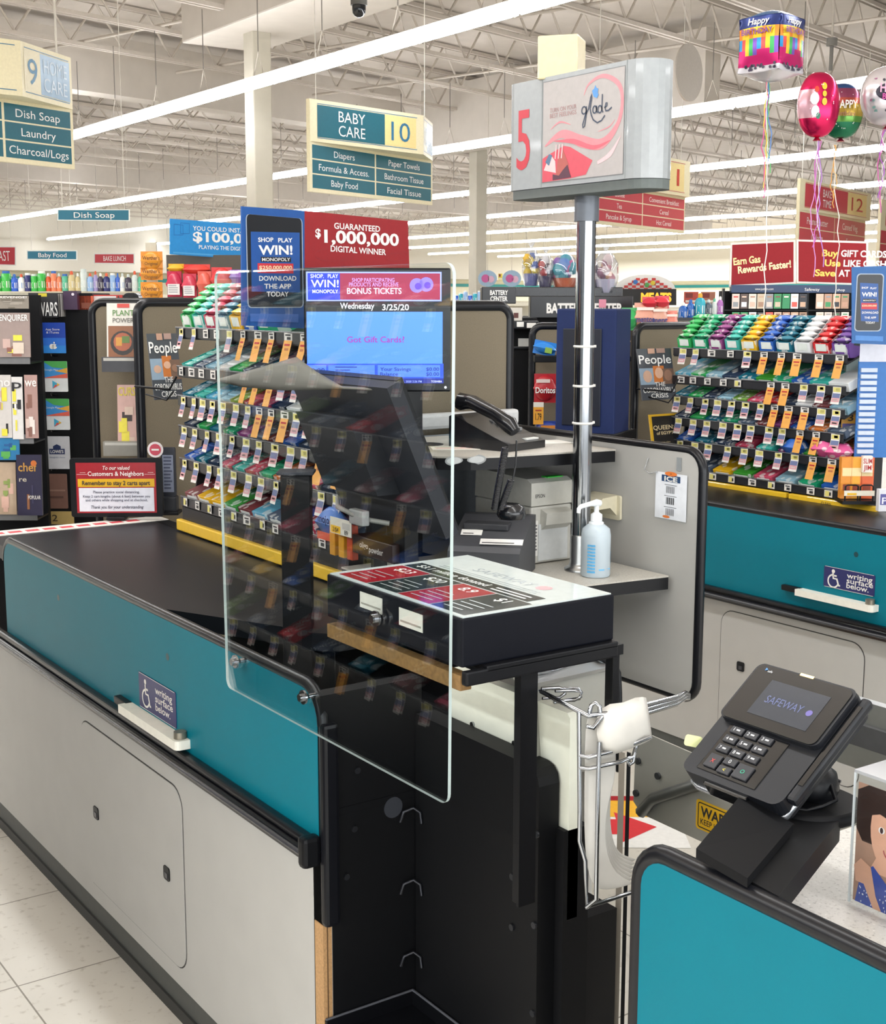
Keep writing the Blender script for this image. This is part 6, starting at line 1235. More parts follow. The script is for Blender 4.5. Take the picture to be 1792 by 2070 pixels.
REDS = '#bf3d48'
aisle_sign(11, (1290, 420), 15.0, math.radians(23), [(1198, 376), (1384, 394), (1380, 472), (1196, 452)], REDS, ('',), ('Coffee', 'Tea', 'Pancake & Syrup'), ('Convenient Breakfast', 'Cereal', 'Hot Cereal'), (0.97, 0.10), 0.40)
aisle_sign(12, (1690, 430), 17.6, math.radians(23), [(1612, 432), (1748, 440), (1744, 540), (1610, 530)], REDS, ('BAKE', 'TIME'), ('Peanut Butter', 'Gelatin', ''), ('Canned Veg.', 'Soups', ''), (0.97, 0.10), 0.36)
aisle_sign(13, (1830, 480), 18.6, math.radians(23), [(1776, 468), (1900, 476), (1898, 560), (1774, 552)], REDS, ('',), ('Fruit', '', ''), ('', '', ''), (0.97, 0.10), 0.36)
def blade(label, tx, px, t, rz, col):
    board('blade_sign', label, 'sign', ((px[0]+px[2])/2, (px[1]+px[3])/2), t, rz, [([(px[0]-2, px[3]+2), (px[2]+2, px[3]+3), (px[2]+2, px[1]-2), (px[0]-2, px[1]-2)], '#d5d9d4'), ([(px[0], px[3]), (px[2], px[3]+1), (px[2], px[1]), (px[0], px[1])], col)], lambda b, F: (F.text(b, tx, px[0]+(px[2]-px[0])*0.22, px[0]+(px[2]-px[0])*0.8, (px[1]+px[3])/2, (px[3]-px[1])*0.6, -0.002, CW), [b.cyl((F(x, px[1])[0], 0.01, F(x, px[1])[1]), (F(x, px[1])[0], 0.01, 4.95-F.o.z), 0.004, m('#d5d0c6', 0.5), 5) for x in (px[0]+8, px[2]-8)]), 0.02, 'hanging blade signs')
blade('teal blade sign reading Dish Soap hanging in the left aisle', 'Dish Soap', (118, 425, 260, 444), 14, VIEW+0.05, '#176a84')
blade('teal blade sign reading Baby Food hanging far back on the left', 'Baby Food', (56, 508, 154, 523), 19.5, VIEW+0.05, '#176a84')
blade('red blade sign reading bake and lunch hanging far back on the left', 'BAKE LUNCH', (192, 514, 270, 531), 26, VIEW, '#b5323c')
blade('red blade sign reading east at the far left edge', 'EAST', (-20, 500, 30, 534), 26, VIEW, '#b5323c')
# ================================================================== balloons with ribbons
FOILR = 0.18
def foil(c, metal=0.75): return m(c, 0.22, metal, noise=0)
def ribbons(t, x, y0, y1, d, cols, spread=10):
    R = random.Random(x)
    for k, c in enumerate(cols):
        pts = []; n = 14
        for i in range(n+1):
            s_ = i/n; pts.append(RD(x+R.uniform(-3, 3)+(k-len(cols)/2)*spread*min(1, s_*2)*0.5+spread*0.4*math.sin(s_*9+k*2), y0+(y1[k]-y0)*s_, d))
        b = MB(); b.v = []; b.tube([p-t.location for p in pts], 0.0022, m(c, 0.3), 5); r = b.build('ribbon', t); 
ENV = {}
def balloon(px, d, label, prints, ribs, sq=0.62, facing=0.0, cl='#c4224e'):
    x0, y0, x1, y1 = px; o = RD((x0+x1)/2, (y0+y1)/2, d); rx = (x1-x0)/2/F_PX*d; rz_ = (y1-y0)/2/F_PX*d
    t = thing('foil_balloon', label, 'balloon', o, VIEW+facing); b = MB(); N, Mv = 28, 14; vs = []
    for i in range(Mv+1):
        ph = math.pi*i/Mv-math.pi/2
        for k in range(N):
            a = 2*math.pi*k/N; w_ = math.cos(ph)**0.8 if math.cos(ph) > 0 else 0
            wr = 1+0.035*math.sin(a*9)*abs(w_-0.9)*0
            vs.append((rx*w_*math.cos(a)*wr, rx*sq*w_*math.sin(a), rz_*(math.sin(ph)-0.10*(1-math.sin(ph))*0.5)))
    fs = [(i*N+k, i*N+(k+1) % N, (i+1)*N+(k+1) % N, (i+1)*N+k) for i in range(Mv) for k in range(N)]
    mid = [sum(vs[i][2] for i in f)/4/rz_ for f in fs]; mx = [sum(vs[i][0] for i in f)/4/rx for f in fs]
    for f, z, u in zip(fs, mid, mx): b.add([vs[i] for i in f], [(0, 1, 2, 3)], prints(u, z), True)
    bo = b.build('envelope', t); bm = bmesh.new(); bm.from_mesh(bo.data); bmesh.ops.remove_doubles(bm, verts=bm.verts, dist=1e-5); bm.to_mesh(bo.data); bm.free()
    MB().cyl((0, 0, -rz_*1.08), (0, 0, -rz_*1.2), 0.006, foil(cl), 8, 0.018).build('neck', t)
    ENV[t.name] = bo; return t, rx, rz_, sq
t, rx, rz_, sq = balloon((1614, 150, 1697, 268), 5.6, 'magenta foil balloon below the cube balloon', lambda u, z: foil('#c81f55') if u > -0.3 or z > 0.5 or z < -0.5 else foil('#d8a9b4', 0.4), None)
def onball(b, rx, rz_, sq, u, z, r, mat, rz2=None, seg=14):
    """a spot printed on the balloon's front"""
    pts = []
    for k in range(seg):
        uu, zz = u+r*math.cos(2*math.pi*k/seg), z+(rz2 or r)*math.sin(2*math.pi*k/seg); c = max(0.02, 1-uu*uu-zz*zz); pts.append((rx*uu, -rx*sq*math.sqrt(c)*1.03-0.003, rz_*(zz-0.05)))
    b.add(pts, [tuple(range(seg))], mat)
b = MB(); R = random.Random(3)
for (u, z, r, c) in ((-0.35, 0.15, 0.2, '#efe9ee'), (-0.3, -0.25, 0.18, '#efe9ee'), (0.1, 0.55, 0.12, '#e8c83a'), (0.1, 0.3, 0.1, '#e8c83a'), (0.1, 0.05, 0.12, '#e8c83a'), (-0.25, 0.45, 0.1, '#d8452e'), (-0.15, -0.4, 0.1, '#3a7f6a')): onball(b, rx, rz_, sq, u, z, r, m(c, 0.35))
for k in range(14): a = R.uniform(0, 6.3); onball(b, rx, rz_, sq, 0.55*math.cos(a), 0.6*math.sin(a), 0.025, m('#f3d5e0', 0.3), None, 6)
merge(ENV[t.name], b); ribbons(t, 1655, 285, (560, 500, 470, 540), 5.6, ('#d58fd0', '#c94fb8', '#e6e1e6', '#b87fd6'))
RAIN = [(-1.1, '#1f6a4a'), (-0.55, '#5a8a3c'), (-0.2, '#a98a35'), (0.1, '#a84a3c'), (0.45, '#8a3f5c'), (0.7, '#2f4f86')]
t, rx, rz_, sq = balloon((1662, 172, 1744, 272), 6.1, 'rainbow striped foil balloon behind the magenta balloon', lambda u, z: foil([c for v, c in RAIN if z >= v][-1], 0.6), None)
b = MB(); b.text('HAPPY', 0.0, rz_*0.15, rz_*0.3, -rx*sq*1.08, CW, w=rx*1.1, bold=0.02); b.text('Birthday', 0.0, -rz_*0.2, rz_*0.2, -rx*sq*1.08, m('#8a5a5c', 0.3), w=rx*0.9)
for k in range(16): a = R.uniform(0, 6.3); onball(b, rx, rz_, sq, 0.6*math.cos(a), 0.7*math.sin(a), 0.02, CW, None, 6)
merge(ENV[t.name], b); ribbons(t, 1690, 292, (420, 400, 700), 6.1, ('#e0a04a', '#e6b86a', '#f1ece4'))
t, rx, rz_, sq = balloon((1742, 138, 1852, 246), 5.6, 'white spotted foil balloon reading happy at the right edge', lambda u, z: foil('#cfc8cc', 0.5), None)
b = MB(); R = random.Random(5)
for k in range(46):
    a = R.uniform(0, 6.3); rr = R.uniform(0.45, 0.9); onball(b, rx, rz_, sq, rr*math.cos(a), rr*math.sin(a), 0.05, m(R.choice(['#6a8f8a', '#8a4a6a', '#3a3a48', '#a86a8f']), 0.35), None, 8)
onball(b, rx, rz_, sq, 0.0, 0.08, 0.62, m('#2a2438', 0.3), 0.34, 20); b.text('HAPPY', -rx*0.02, rz_*0.16, rz_*0.3, -rx*sq*1.12, m('#e0a8c4', 0.3), w=rx*1.0, bold=0.03); b.text('Birthday', 0, -rz_*0.14, rz_*0.2, -rx*sq*1.12, m('#c9479a', 0.3), w=rx*0.85, bold=0.02); merge(ENV[t.name], b)
ribbons(t, 1785, 262, (430, 400, 380), 5.6, ('#d14fa8', '#b05ac9', '#e3d9e2'))
# the cube balloon: a box of pillowed foil panels seen on its corner
o = RD(1560, 95, 5.2); t = thing('cube_balloon', 'cube foil balloon printed with birthday cake and candles', 'balloon', o, VIEW+math.radians(45)); s_ = 0.088
def cube_face(b, M, colf, n=10):
    g = [[None]*(n+1) for _ in range(n+1)]
    for i in range(n+1):
        for j in range(n+1):
            u, v = -1+2*i/n, -1+2*j/n; h = 1+0.16*(1-u*u)*(1-v*v); pin = 1-0.10*(1-v*v)*0-0.06*(u*u)*(1-v*v); g[i][j] = M @ Vector((u*s_*pin, -h*s_*0.98, v*s_*1.15*(1-0.05*(u*u))))
    for i in range(n):
        for j in range(n): b.add([g[i][j], g[i+1][j], g[i+1][j+1], g[i][j+1]], [(0, 1, 2, 3)], colf((i+0.5)/n, (j+0.5)/n), True)
def cake(u, v):
    if v < 0.1+0.04*math.sin(u*18): return foil('#d8d4da', 0.4)
    if v < 0.34+0.05*math.sin(u*12): return foil('#c61f6a', 0.5)
    if v < 0.62: return foil(['#2f8fc9', '#d8504a', '#e6b92c', '#3fa55a', '#7a4fb0'][int(u*10) % 5], 0.4)
    if v < 0.80: return foil('#e8bd2c' if (int(u*10) % 3) else '#d9822c', 0.45)
    return foil('#1f2f6a', 0.5)
b = MB()
for k in range(4): cube_face(b, Matrix.Rotation(k*math.pi/2, 4, 'Z'), cake)
def plainf(c): return lambda u, v: foil(c, 0.4)
for sg_, c in ((1, '#1f6fb0'), (-1, '#dcd9de')):
    n = 8; g = [[Vector(((-1+2*i/n)*s_, (-1+2*j/n)*s_, sg_*(s_*1.12+0.03*(1-(-1+2*i/n)**2)*(1-(-1+2*j/n)**2)))) for j in range(n+1)] for i in range(n+1)]
    for i in range(n):
        for j in range(n): b.add([g[i][j], g[i+1][j], g[i+1][j+1], g[i][j+1]], [(0, 1, 2, 3)], foil(c, 0.4), True)
bo = b.build('envelope', t); bm = bmesh.new(); bm.from_mesh(bo.data); bmesh.ops.remove_doubles(bm, verts=bm.verts, dist=2e-3); bmesh.ops.recalc_face_normals(bm, faces=bm.faces); bm.to_mesh(bo.data); bm.free(); ENV[t.name] = bo
b = MB()
for k in (0, -1):
    M = Matrix.Rotation(k*math.pi/2, 4, 'Z'); yy = -s_*1.155
    b.text('Happy' if k == -1 else 'Happy', 0, s_*0.92, s_*0.26, yy+0.006, CW, w=s_*1.0, shear=0.2, M=M, bold=0.02); b.text('BIRTHDAY', 0, s_*0.50, s_*0.22, yy, m('#7a3f8a', 0.4), w=s_*1.5, M=M, bold=0.03)
    for q in range(18):
        u, v = R.uniform(-0.85, 0.85), R.uniform(-1.05, -0.85); b.add([M @ Vector((u*s_+0.006*math.cos(a), -s_*1.02-0.003, v*s_+0.006*math.sin(a))) for a in [w_*1.05 for w_ in range(6)]], [tuple(range(6))], m('#3a2f48', 0.4))
merge(ENV[t.name], b); ribbons(t, 1552, 160, (400, 380, 700, 350, 330), 5.2, ('#d64f8f', '#e6c84a', '#eeeae6', '#5fb36a', '#5a86c9'), 7)
MB().cyl((0, 0, -s_*1.25), (0, 0, -s_*1.42), 0.004, foil('#d8d4da'), 8, 0.014).build('neck', t)
# ================================================================== small things under the roof
o = RD(726, 18, 12.5); t = thing('dome_camera', 'dark dome security camera under the ceiling', 'camera', o); MB().cyl((0, 0, 0.03), (0, 0, 0.09), 0.075, m('#55534f', 0.5), 18).cyl((0, 0, 0.09), (0, 0, 5.0-o.z), 0.02, JOIST, 8).build('mount', t); MB().lathe([(0.012, -0.075), (0.04, -0.062), (0.058, -0.035), (0.062, 0.0), (0.062, 0.03)], m('#15171b', 0.12), 20).build('dome', t)
o = RD(1393, 147, 14.5); t = thing('ceiling_disc', 'pale round disc hung flat under the roof joists', 'disc', o, VIEW+0.9); MB().cyl((0, -0.01, 0), (0, 0.01, 0), 0.29, m('#bdb5ab', 0.7), 36).build('disc', t); MB().cyl((0, 0, 0.28), (0, 0, 5.0-o.z), 0.006, JOIST, 5).build('hanger', t)
o = RD(1681, 120, 13); t = thing('ceiling_fixture', 'small grey round-headed fixture on a stem under the joists', 'fixture', o); MB().cyl((0, 0, 0.12), (0, 0, 0.19), 0.05, m('#77746f', 0.5), 16).build('head', t); MB().cyl((0, 0, -0.1), (0, 0, 0.12), 0.018, m('#77746f', 0.5), 10).build('stem', t); MB().cyl((0, 0, 0.19), (0, 0, 5.0-o.z), 0.012, JOIST, 6).build('hanger', t)
# ================================================================== battery stands, baskets and the blue display
def boxthing(name, label, cat, px, t, rz, depth, mat, parts=(), foot=True, group=None, fz=0.0):
    """a free-standing stand: its front seen in photo box px at distance t, built down to the floor"""
    x0, y0, x1, y1 = px; o = RD((x0+x1)/2, y1, t); base = o.z if foot else 0; o = Vector((o.x, o.y, o.z)); F = Face(o, rz); a, b_, z0, z1 = F.rect(*px)
    th = thing(name, label, cat, (o.x, o.y, 0) if foot else o, rz, group); dz = o.z if foot else 0
    MB().box(a, b_, 0, depth, fz if foot else z0, z1+dz, mat, 0.006).build('body', th)
    for nm, q, y0_, y1_, mt, dr in parts:
        u0, u1, v0, v1 = F.rect(*q); b = MB(); b.box(u0, u1, y0_, y1_, v0+dz, v1+dz, mt, 0.004)
        if dr: dr(b, u0, v0+dz, u1-u0, v1-v0, y0_)
        b.build(nm, th)
    return th, F, dz
def bt(t1, t2=None):
    def d(b, x, z, w, h, y):
        if t2: b.text(t1, x+w*0.5, z+h*0.66, h*0.27, y-0.001, CW, w=w*0.52, bold=0.03); b.text(t2, x+w*0.5, z+h*0.3, h*0.27, y-0.001, CW, w=w*0.5, bold=0.03)
        else: b.text(t1, x+w*0.53, z+h*0.45, h*0.42, y-0.001, CW, w=w*0.74, bold=0.04)
    return d
HB = m('#15161a', 0.3)
boxthing('battery_stand', 'black battery stand with the smaller sign BATTERY CENTER in two lines', 'stand', (1020, 642, 1084, 900), 5.95, VIEW+0.1, 0.25, BLACKM,
         (('header_sign', (972, 580, 1041, 614), -0.04, 0.02, HB, bt('BATTERY', 'CENTER')), ('neck', (990, 612, 1024, 660), 0.05, 0.1, HB, None), ('shelf', (1022, 648, 1082, 664), -0.10, 0.0, HB, None), ('ticket', (1038, 650, 1052, 660), -0.104, -0.1, PAPER, None), ('ticket', (1058, 652, 1076, 662), -0.104, -0.1, PAPER, None), ('ticket', (1048, 684, 1076, 704), -0.004, 0.0, m('#c9c9c6', 0.5), None), ('side_sign', (1030, 700, 1082, 706), -0.01, 0.0, HB, None)))
flat('battery_pack', 'white battery carton on top of the smaller battery stand', 'box', (1018, 622, 1056, 648), 5.85, '#d8d2c6', VIEW+0.4, 0.08, blocks((0.55, 0.2, 0.8, 0.6, '#5a2a22'), (0.1, 0.5, 0.4, 0.7, '#b0aaa0')))
boxthing('battery_stand', 'wide black battery stand with the larger sign BATTERY CENTER under the gift baskets', 'stand', (1072, 640, 1292, 900), 6.7, VIEW+0.05, 0.35, BLACKM,
         (('header_sign', (1070, 598, 1276, 643), -0.05, 0.02, HB, bt('BATTERY CENTER')), ('top_shelf', (1034, 580, 1258, 600), -0.02, 0.34, m('#1d1e22', 0.25), None), ('pink_ticket', (1208, 605, 1222, 622), -0.056, -0.051, m('#d98aa0', 0.5), None)))
# gift baskets wrapped in clear film
WR = clear_sheet('film', (0.93, 0.94, 0.97), 0.12, 0.22)
def basket(px, t, tub, toys, label):
    x0, y0, x1, y1 = px; o = RD((x0+x1)/2, y1, t); F = Face(o, VIEW); a, b_, z0, z1 = F.rect(*px); r = (b_-a)/2; h = z1; th = thing('gift_basket', label, 'gift basket', o, VIEW, 'film-wrapped gift baskets')
    MB().lathe([(r*0.62, 0.0), (r*0.8, h*0.28), (r*0.76, h*0.28), (r*0.6, 0.01)], m(tub, 0.35), 20).build('tub', th); R = random.Random(px[0])
    for k, c in enumerate(toys*2):
        b = MB(); cx, cy, cz, q = R.uniform(-0.5, 0.5)*r, R.uniform(-0.35, 0.1)*r, h*(0.30+0.42*k/(2*len(toys))), r*R.uniform(0.34, 0.52)
        b.lathe([(0.01, -q), (q*0.7, -q*0.7), (q, 0), (q*0.7, q*0.7), (0.01, q)], m(c, 0.4), 12, (cx, cy, cz)); b.build('toy', th)
    b = MB(); prof = [(r*0.7, 0.0), (r*1.0, h*0.3), (r*0.95, h*0.6), (r*0.5, h*0.80), (r*0.12, h*0.86), (r*0.35, h*0.97), (r*0.45, h)]
    N = 22; vs = [(rr*(1+0.07*math.sin(k*3.1+i))*math.cos(2*math.pi*k/N), rr*(1+0.07*math.sin(k*3.1+i))*math.sin(2*math.pi*k/N), z) for i, (rr, z) in enumerate(prof) for k in range(N)]
    b.add(vs, [(i*N+k, i*N+(k+1) % N, (i+1)*N+(k+1) % N, (i+1)*N+k) for i in range(len(prof)-1) for k in range(N)], WR, True); b.build('clear_film', th)
basket((1056, 488, 1092, 578), 6.75, '#5a5f8f', ('#d9b92c', '#e3c93a', '#c9a02c', '#3a5fa8'), 'film-wrapped basket with yellow toys, leftmost on the battery stand')
basket((1086, 500, 1120, 580), 6.72, '#3a3450', ('#1f2030', '#b03a3a', '#2a2c48', '#d9d4d2'), 'film-wrapped basket with dark and red toys, second from the left')
basket((1112, 500, 1172, 586), 6.74, '#b5552c', ('#3a8f9a', '#c94f8a', '#4f7fc4', '#8a5fb0', '#3f9aa8'), 'wide film-wrapped basket with teal and pink toys on an orange tub')
basket((1178, 512, 1212, 588), 6.76, '#4a4f52', ('#6a7f5a', '#3a3f44', '#8a8f92'), 'film-wrapped basket with grey green toys, half behind the steel pole')
basket((1200, 492, 1248, 592), 6.72, '#a8a4b5', ('#b9707a', '#c98a5a', '#8a4f6a', '#d9c3c0'), 'film-wrapped basket with rosy toys, rightmost on the battery stand')
# blue cardboard display
DB = m('#142450', 0.6, spec=0.3)
def side_text(b, x, z, w, h, y): pass
th, F, dz = boxthing('cardboard_display', 'dark blue cardboard display with a dark inset panel, behind the steel pole', 'display', (1126, 624, 1242, 886), 5.0, VIEW-0.42, 0.19, DB,
         (('inset_panel', (1140, 664, 1214, 862), -0.006, 0.0, m('#161a26', 0.4), None), ('base', (1118, 872, 1250, 900), -0.05, 0.24, BLACKM, None)), fz=0.9)
b = MB(); u1 = F(1242, 700)[0]
M = Matrix(((0, -1, 0, u1), (1, 0, 0, 0.095), (0, 0, 1, dz), (0, 0, 0, 1)))
for k, tx in enumerate(('Check,', 'track')): b.text(tx, 0, F(1262, 742+k*20)[1], 0.022, -0.001, m('#b9c3d9', 0.5), M=M, w=0.075)
b.build('side_print', th)
# snack strip left of the blue display
q = RD(1105, 895, 5.75); fq = Face(q, VIEW); o = fq.rect(1078, 660, 1150, 895); mag_panel((q.x+fq.u.x*o[0], q.y+fq.u.y*o[0], 0), o[1]-o[0], 0.0, q.z+o[3], 'black-edged taupe panel with hanging snack bags, between the battery stand and the blue display', VIEW)
def bag(px, t, col, txt, label, tc=CW, th_=0.05, parts=None, rot=0.0):
    x0, y0, x1, y1 = px; o = RD((x0+x1)/2, y1, t); F = Face(o, VIEW); a, b_, z0, z1 = F.rect(*px); b = MB(); mt = m(col, 0.28); pillow(b, a, b_, 0, th_, z0+0.004, z1-0.004, mt, 6); b.box(a+0.003, b_-0.003, th_*0.45, th_*0.55, z0, z1, mt)
    if parts:
        for (u0, v0, u1, v1, c) in parts: b.quad(a+(b_-a)*u0, a+(b_-a)*u1, z0+(z1-z0)*v0, z0+(z1-z0)*v1, -0.001, m(c, 0.3))
    if txt: b.text(txt, (a+b_)/2, z0+(z1-z0)*0.45, (z1-z0)*0.2, -0.003, tc, w=(b_-a)*0.85, bold=0.02)
    ob = b.build('snack_bag', None, o, VIEW); ob.rotation_euler.y = rot; return tag(ob, label, 'snack bag')
bag((1076, 690, 1124, 718), 5.62, '#2a7fd0', '', 'bright blue snack bag on the strip left of the blue display', parts=((0.5, 0.2, 0.8, 0.6, '#8ab04a'),), rot=0.2)
o = RD(1100, 728, 5.66); F = Face(o, VIEW); a, b_, z0, z1 = F.rect(1080, 718, 1128, 732); ob = MB().box(a, b_, -0.04, 0.05, z0, z1, BLACK, 0.003).build('peg_shelf', None, o, VIEW); tag(ob, 'small black shelf under the bright blue snack bag', 'shelf')
bag((1080, 756, 1126, 815), 5.62, '#a8222c', 'Doritos', 'red snack bag with white lettering on the strip left of the blue display', parts=((0.1, 0.7, 0.7, 0.82, '#d9c9c4'),))
flat('price_ticket', 'orange price ticket hanging under the red snack bag', 'ticket', (1079, 813, 1099, 858), 5.6, '#e8a63a', VIEW, 0.002, blocks((0, 0.78, 1, 1, '#e6e3da'), (0.5, 0.35, 0.3, '#2a241c', '1.79', 0.6), (0.2, 0.6, 0.8, 0.66, '#a83a2c')))
bag((1084, 852, 1132, 884), 5.6, '#31479a', '', 'blue and orange snack bag at the foot of the strip left of the blue display', parts=((0.2, 0.3, 0.8, 0.75, '#d98a3a'),))
# mint bags over the farther rack's left end
for px, c, tx, l in (((1258, 622, 1292, 668), '#3fae62', '', 'green mint bag right of the blue display'), ((1284, 612, 1326, 672), '#dfa08a', 'mentos', 'peach mint bag with slanted lettering above the farther end panel'), ((1318, 616, 1352, 672), '#d9a590', 'ment', 'peach mint bag with big dark lettering above the farther end panel'), ((1346, 628, 1372, 676), '#e08a7a', 'mentos', 'coral mint bag at the end of the farther gum cartons'), ((1300, 600, 1332, 626), '#c83040', '', 'red round-topped candy bag above the mint bags'), ((1326, 598, 1356, 624), '#d23a48', '', 'second red candy bag above the mint bags'), ((1348, 664, 1372, 702), '#d9832c', '', 'orange candy bag low beside the farther end panel'), ((1240, 668, 1276, 712), '#d9b48a', '', 'tan mint bag low behind the blue display')):
    bag(px, 6.3, c, tx, l, m('#3a3f80', 0.4), 0.06, ((0.1, 0.75, 0.9, 0.85, '#eedfd4'),) if tx else None)
o = RD(1310, 720, 6.42); F = Face(o, VIEW); a, b_, z0, z1 = F.rect(1240, 648, 1392, 720); t = thing('peg_board', 'dark peg board behind the hanging mint bags', 'peg board', (o.x, o.y, 0), VIEW); MB().box(a, b_, 0, 0.03, 0, z1+o.z, m('#5b554c', 0.6)).build('board', t); MB().box(a, b_, -0.12, 0, o.z+z0-0.02, o.z+z0, BLACK).build('lower_shelf', t)
# bottles between the mint bags and the card rack
def bottle(px, t, col, cap, label, group, kind=0):
    x0, y0, x1, y1 = px; o = RD((x0+x1)/2, y1, t); s_ = t/F_PX; r = (x1-x0)/2*s_; h = (y1-y0)*s_; ob = thing('bottle', label, 'bottle', o, VIEW, group)
    prof = [(r*0.9, 0), (r, h*0.05), (r, h*0.62), (r*0.75, h*0.76), (r*0.34, h*0.82), (r*0.34, h*0.86)] if kind == 0 else [(r*0.95, 0), (r, h*0.03), (r, h*0.86), (r*0.8, h*0.88)]
    MB().lathe(prof, m(col, 0.25), 14).build('bottle_body', ob); MB().lathe([(r*0.42, h*0.82), (r*0.42, h*0.93), (r*0.25, h)] if kind == 0 else [(r*0.8, h*0.86), (r*0.8, h)], m(cap, 0.35), 12).build('cap', ob)
    b = MB(); b.add([(r*1.01*math.sin(a), -r*1.01*math.cos(a), z*h) for z, aa in ((0.18, (-0.9, -0.3, 0.3, 0.9)), (0.5, (0.9, 0.3, -0.3, -0.9))) for a in aa], [tuple(range(8))], m('#e6e6e0' if col != '#e6e6e2' else '#5a86c0', 0.4)); b.build('label', ob)
    return ob
BN = {'#2a62b0': 'blue', '#34a4b8': 'aqua', '#c9d3d0': 'pale', '#a86ab0': 'lilac', '#55606a': 'slate', '#3fb04a': 'green', '#e6e6e2': 'white', '#2b2f6a': 'indigo', '#d2552c': 'orange-red', '#e0805a': 'salmon', '#c9b98a': 'straw', '#8fb0d8': 'light blue', '#9a8fc0': 'lavender', '#3a3348': 'dark', '#2f5fc4': 'royal blue', '#58b090': 'sea green'}
ks = list(BN)
for k, (x0, x1, y0, y1, c, cp, pos) in enumerate(((1372, 1390, 612, 648, '#2a62b0', '#e6e6e2', 'first'), (1388, 1404, 606, 645, '#2a62b0', '#2a62b0', 'second'), (1404, 1426, 594, 642, '#34a4b8', '#d9a02c', 'tallest'), (1425, 1440, 606, 640, '#55606a', '#c9d3d0', 'fourth'), (1438, 1450, 604, 640, '#c9d3d0', '#58b090', 'fifth'), (1449, 1462, 600, 638, '#a86ab0', '#e6e6e2', 'last'))):
    bottle((x0, y0, x1, y1), 7.4, c, cp, '%s bottle, %s of the row between the mint bags and the card rack' % (BN[c], pos), 'bottles beside the card rack')
o = RD(1416, 660, 7.4); F = Face(o, VIEW); a, b_, z0, z1 = F.rect(1368, 642, 1466, 660); t = thing('bottle_stand', 'dark stand under the bottles left of the card rack', 'stand', (o.x, o.y, 0), VIEW); MB().box(a, b_, -0.06, 0.2, 0, z1+o.z, m('#2e2f33', 0.5)).build('stand', t)
# the soap aisle at the left: gondola and its top row of bottles
def gondola(name_l, px, t, rz, col):
    x0, y0, x1 = px; o = RD((x0+x1)/2, y0, t); F = Face(o, rz); a, b_ = F(x0, y0)[0], F(x1, y0)[0]; t_ = thing('shelving_unit', name_l, 'shelf', (o.x, o.y, 0), rz); CS = m('#d6d0bf', 0.5)
    MB().box(a, b_, 0.45, 0.48, 0, o.z+0.02, CS).build('back', t_)
    for k in range(5):
        z = o.z-k*0.38; MB().box(a, b_, -0.02, 0.45, z-0.035, z, CS).build('shelf', t_) if z > 0.05 else None
    return t_, o, F
gondola('cream shelving unit with soap bottles at the far left', (-120, 592, 296), 13.0, VIEW+0.05, 0)
R = random.Random(11); x = -10; k = 0
WID = [16, 20, 16, 15, 14, 15, 18, 12, 13, 12, 14, 16, 12, 15, 14, 11, 12, 15, 13, 10, 12, 15, 14, 12]
CL = ['#3fb04a', '#3fb04a', '#2f5fc4', '#e6e6e2', '#2b2f6a', '#3fb04a', '#3fb04a', '#d2552c', '#e0805a', '#e0805a', '#58b090', '#c9b98a', '#c9b98a', '#c9d3d0', '#8fb0d8', '#9a8fc0', '#3a3348', '#2b2f6a', '#8fb0d8', '#2f5fc4', '#e6e6e2', '#3a3348', '#c9d3d0', '#58b090']
for k, (w_, c) in enumerate(zip(WID, CL)):
    h_ = R.choice((36, 40, 44, 34)); bottle((x, 589-h_, x+w_-1, 589), 12.9, c, R.choice(('#e6e6e2', '#2a62b0', '#d2552c', '#c9d3d0')), '%s bottle, %s from the left on the soap shelf top' % (BN[c], ORD[k]), 'bottles on the soap shelf', R.choice((0, 0, 1))); x += w_-1.5
gondola('cream shelving unit behind the customer screen', (880, 612, 1090), 15.0, VIEW+0.1, 0)
for k in range(9): bottle((918+k*9.5, 596-(k % 3)*4, 927+k*9.5, 612), 14.9, ['#2f5fc4', '#34a4b8', '#8fb0d8'][k % 3], '#e6e6e2', '%s bottle, %s from the left on the shelf beyond the clear screen edge' % (BN[['#2f5fc4', '#34a4b8', '#8fb0d8'][k % 3]], ORD[k]), 'blue bottles on the far shelf', 1)
gondola('cream shelving unit far back between the sign pole and the card rack', (1230, 625, 1800), 15.0, VIEW, 0)
gondola('cream shelving unit behind the near gum rack', (280, 600, 640), 12.0, VIEW, 0)
# ---- far meat department wall
o = RD(1305, 600, 34); 
def dm(b, F):
    YL_ = m('#f0a52c', 0.4, emit=0.6); F.text(b, 'MEATS', 1296, 1358, 601, 17, -0.02, YL_, bold=0.05)
board('department_sign', 'black sign with amber letters MEATS far back', 'sign', (1305, 600), 34, VIEW, [([(1215, 617), (1368, 617), (1368, 584), (1215, 584)], '#1b1a1a')], dm, 0.1)
def dc(b, F):
    for i in range(15):
        for j in range(6):
            if (i+j) % 2 == 0:
                x, y = 1246+i*8, 557+j*5; cxx = (x+4-1305)/58
                if y > 558+26*cxx*cxx: b.poly([F(x, y), F(x+8, y), F(x+8, y+5), F(x, y+5)], -0.02, m('#c23a35', 0.5))
    for x, y, c in ((1285, 570, '#3a6fb0'), (1300, 568, '#c23a35'), (1320, 572, '#d9c23a'), (1308, 576, '#4f9a4a')): b.disc(*F(x, y), 0.06, -0.03, m(c, 0.4), 10)
board('checkered_arch', 'red and white checkered arch above the far amber sign', 'sign', (1305, 575), 34.2, VIEW, [([(1244, 585), (1366, 585)]+[(1305+61*math.cos(a), 585-30*math.sin(a)) for a in [k*math.pi/12 for k in range(1, 12)]], '#e6e3dc')], dc, 0.1)
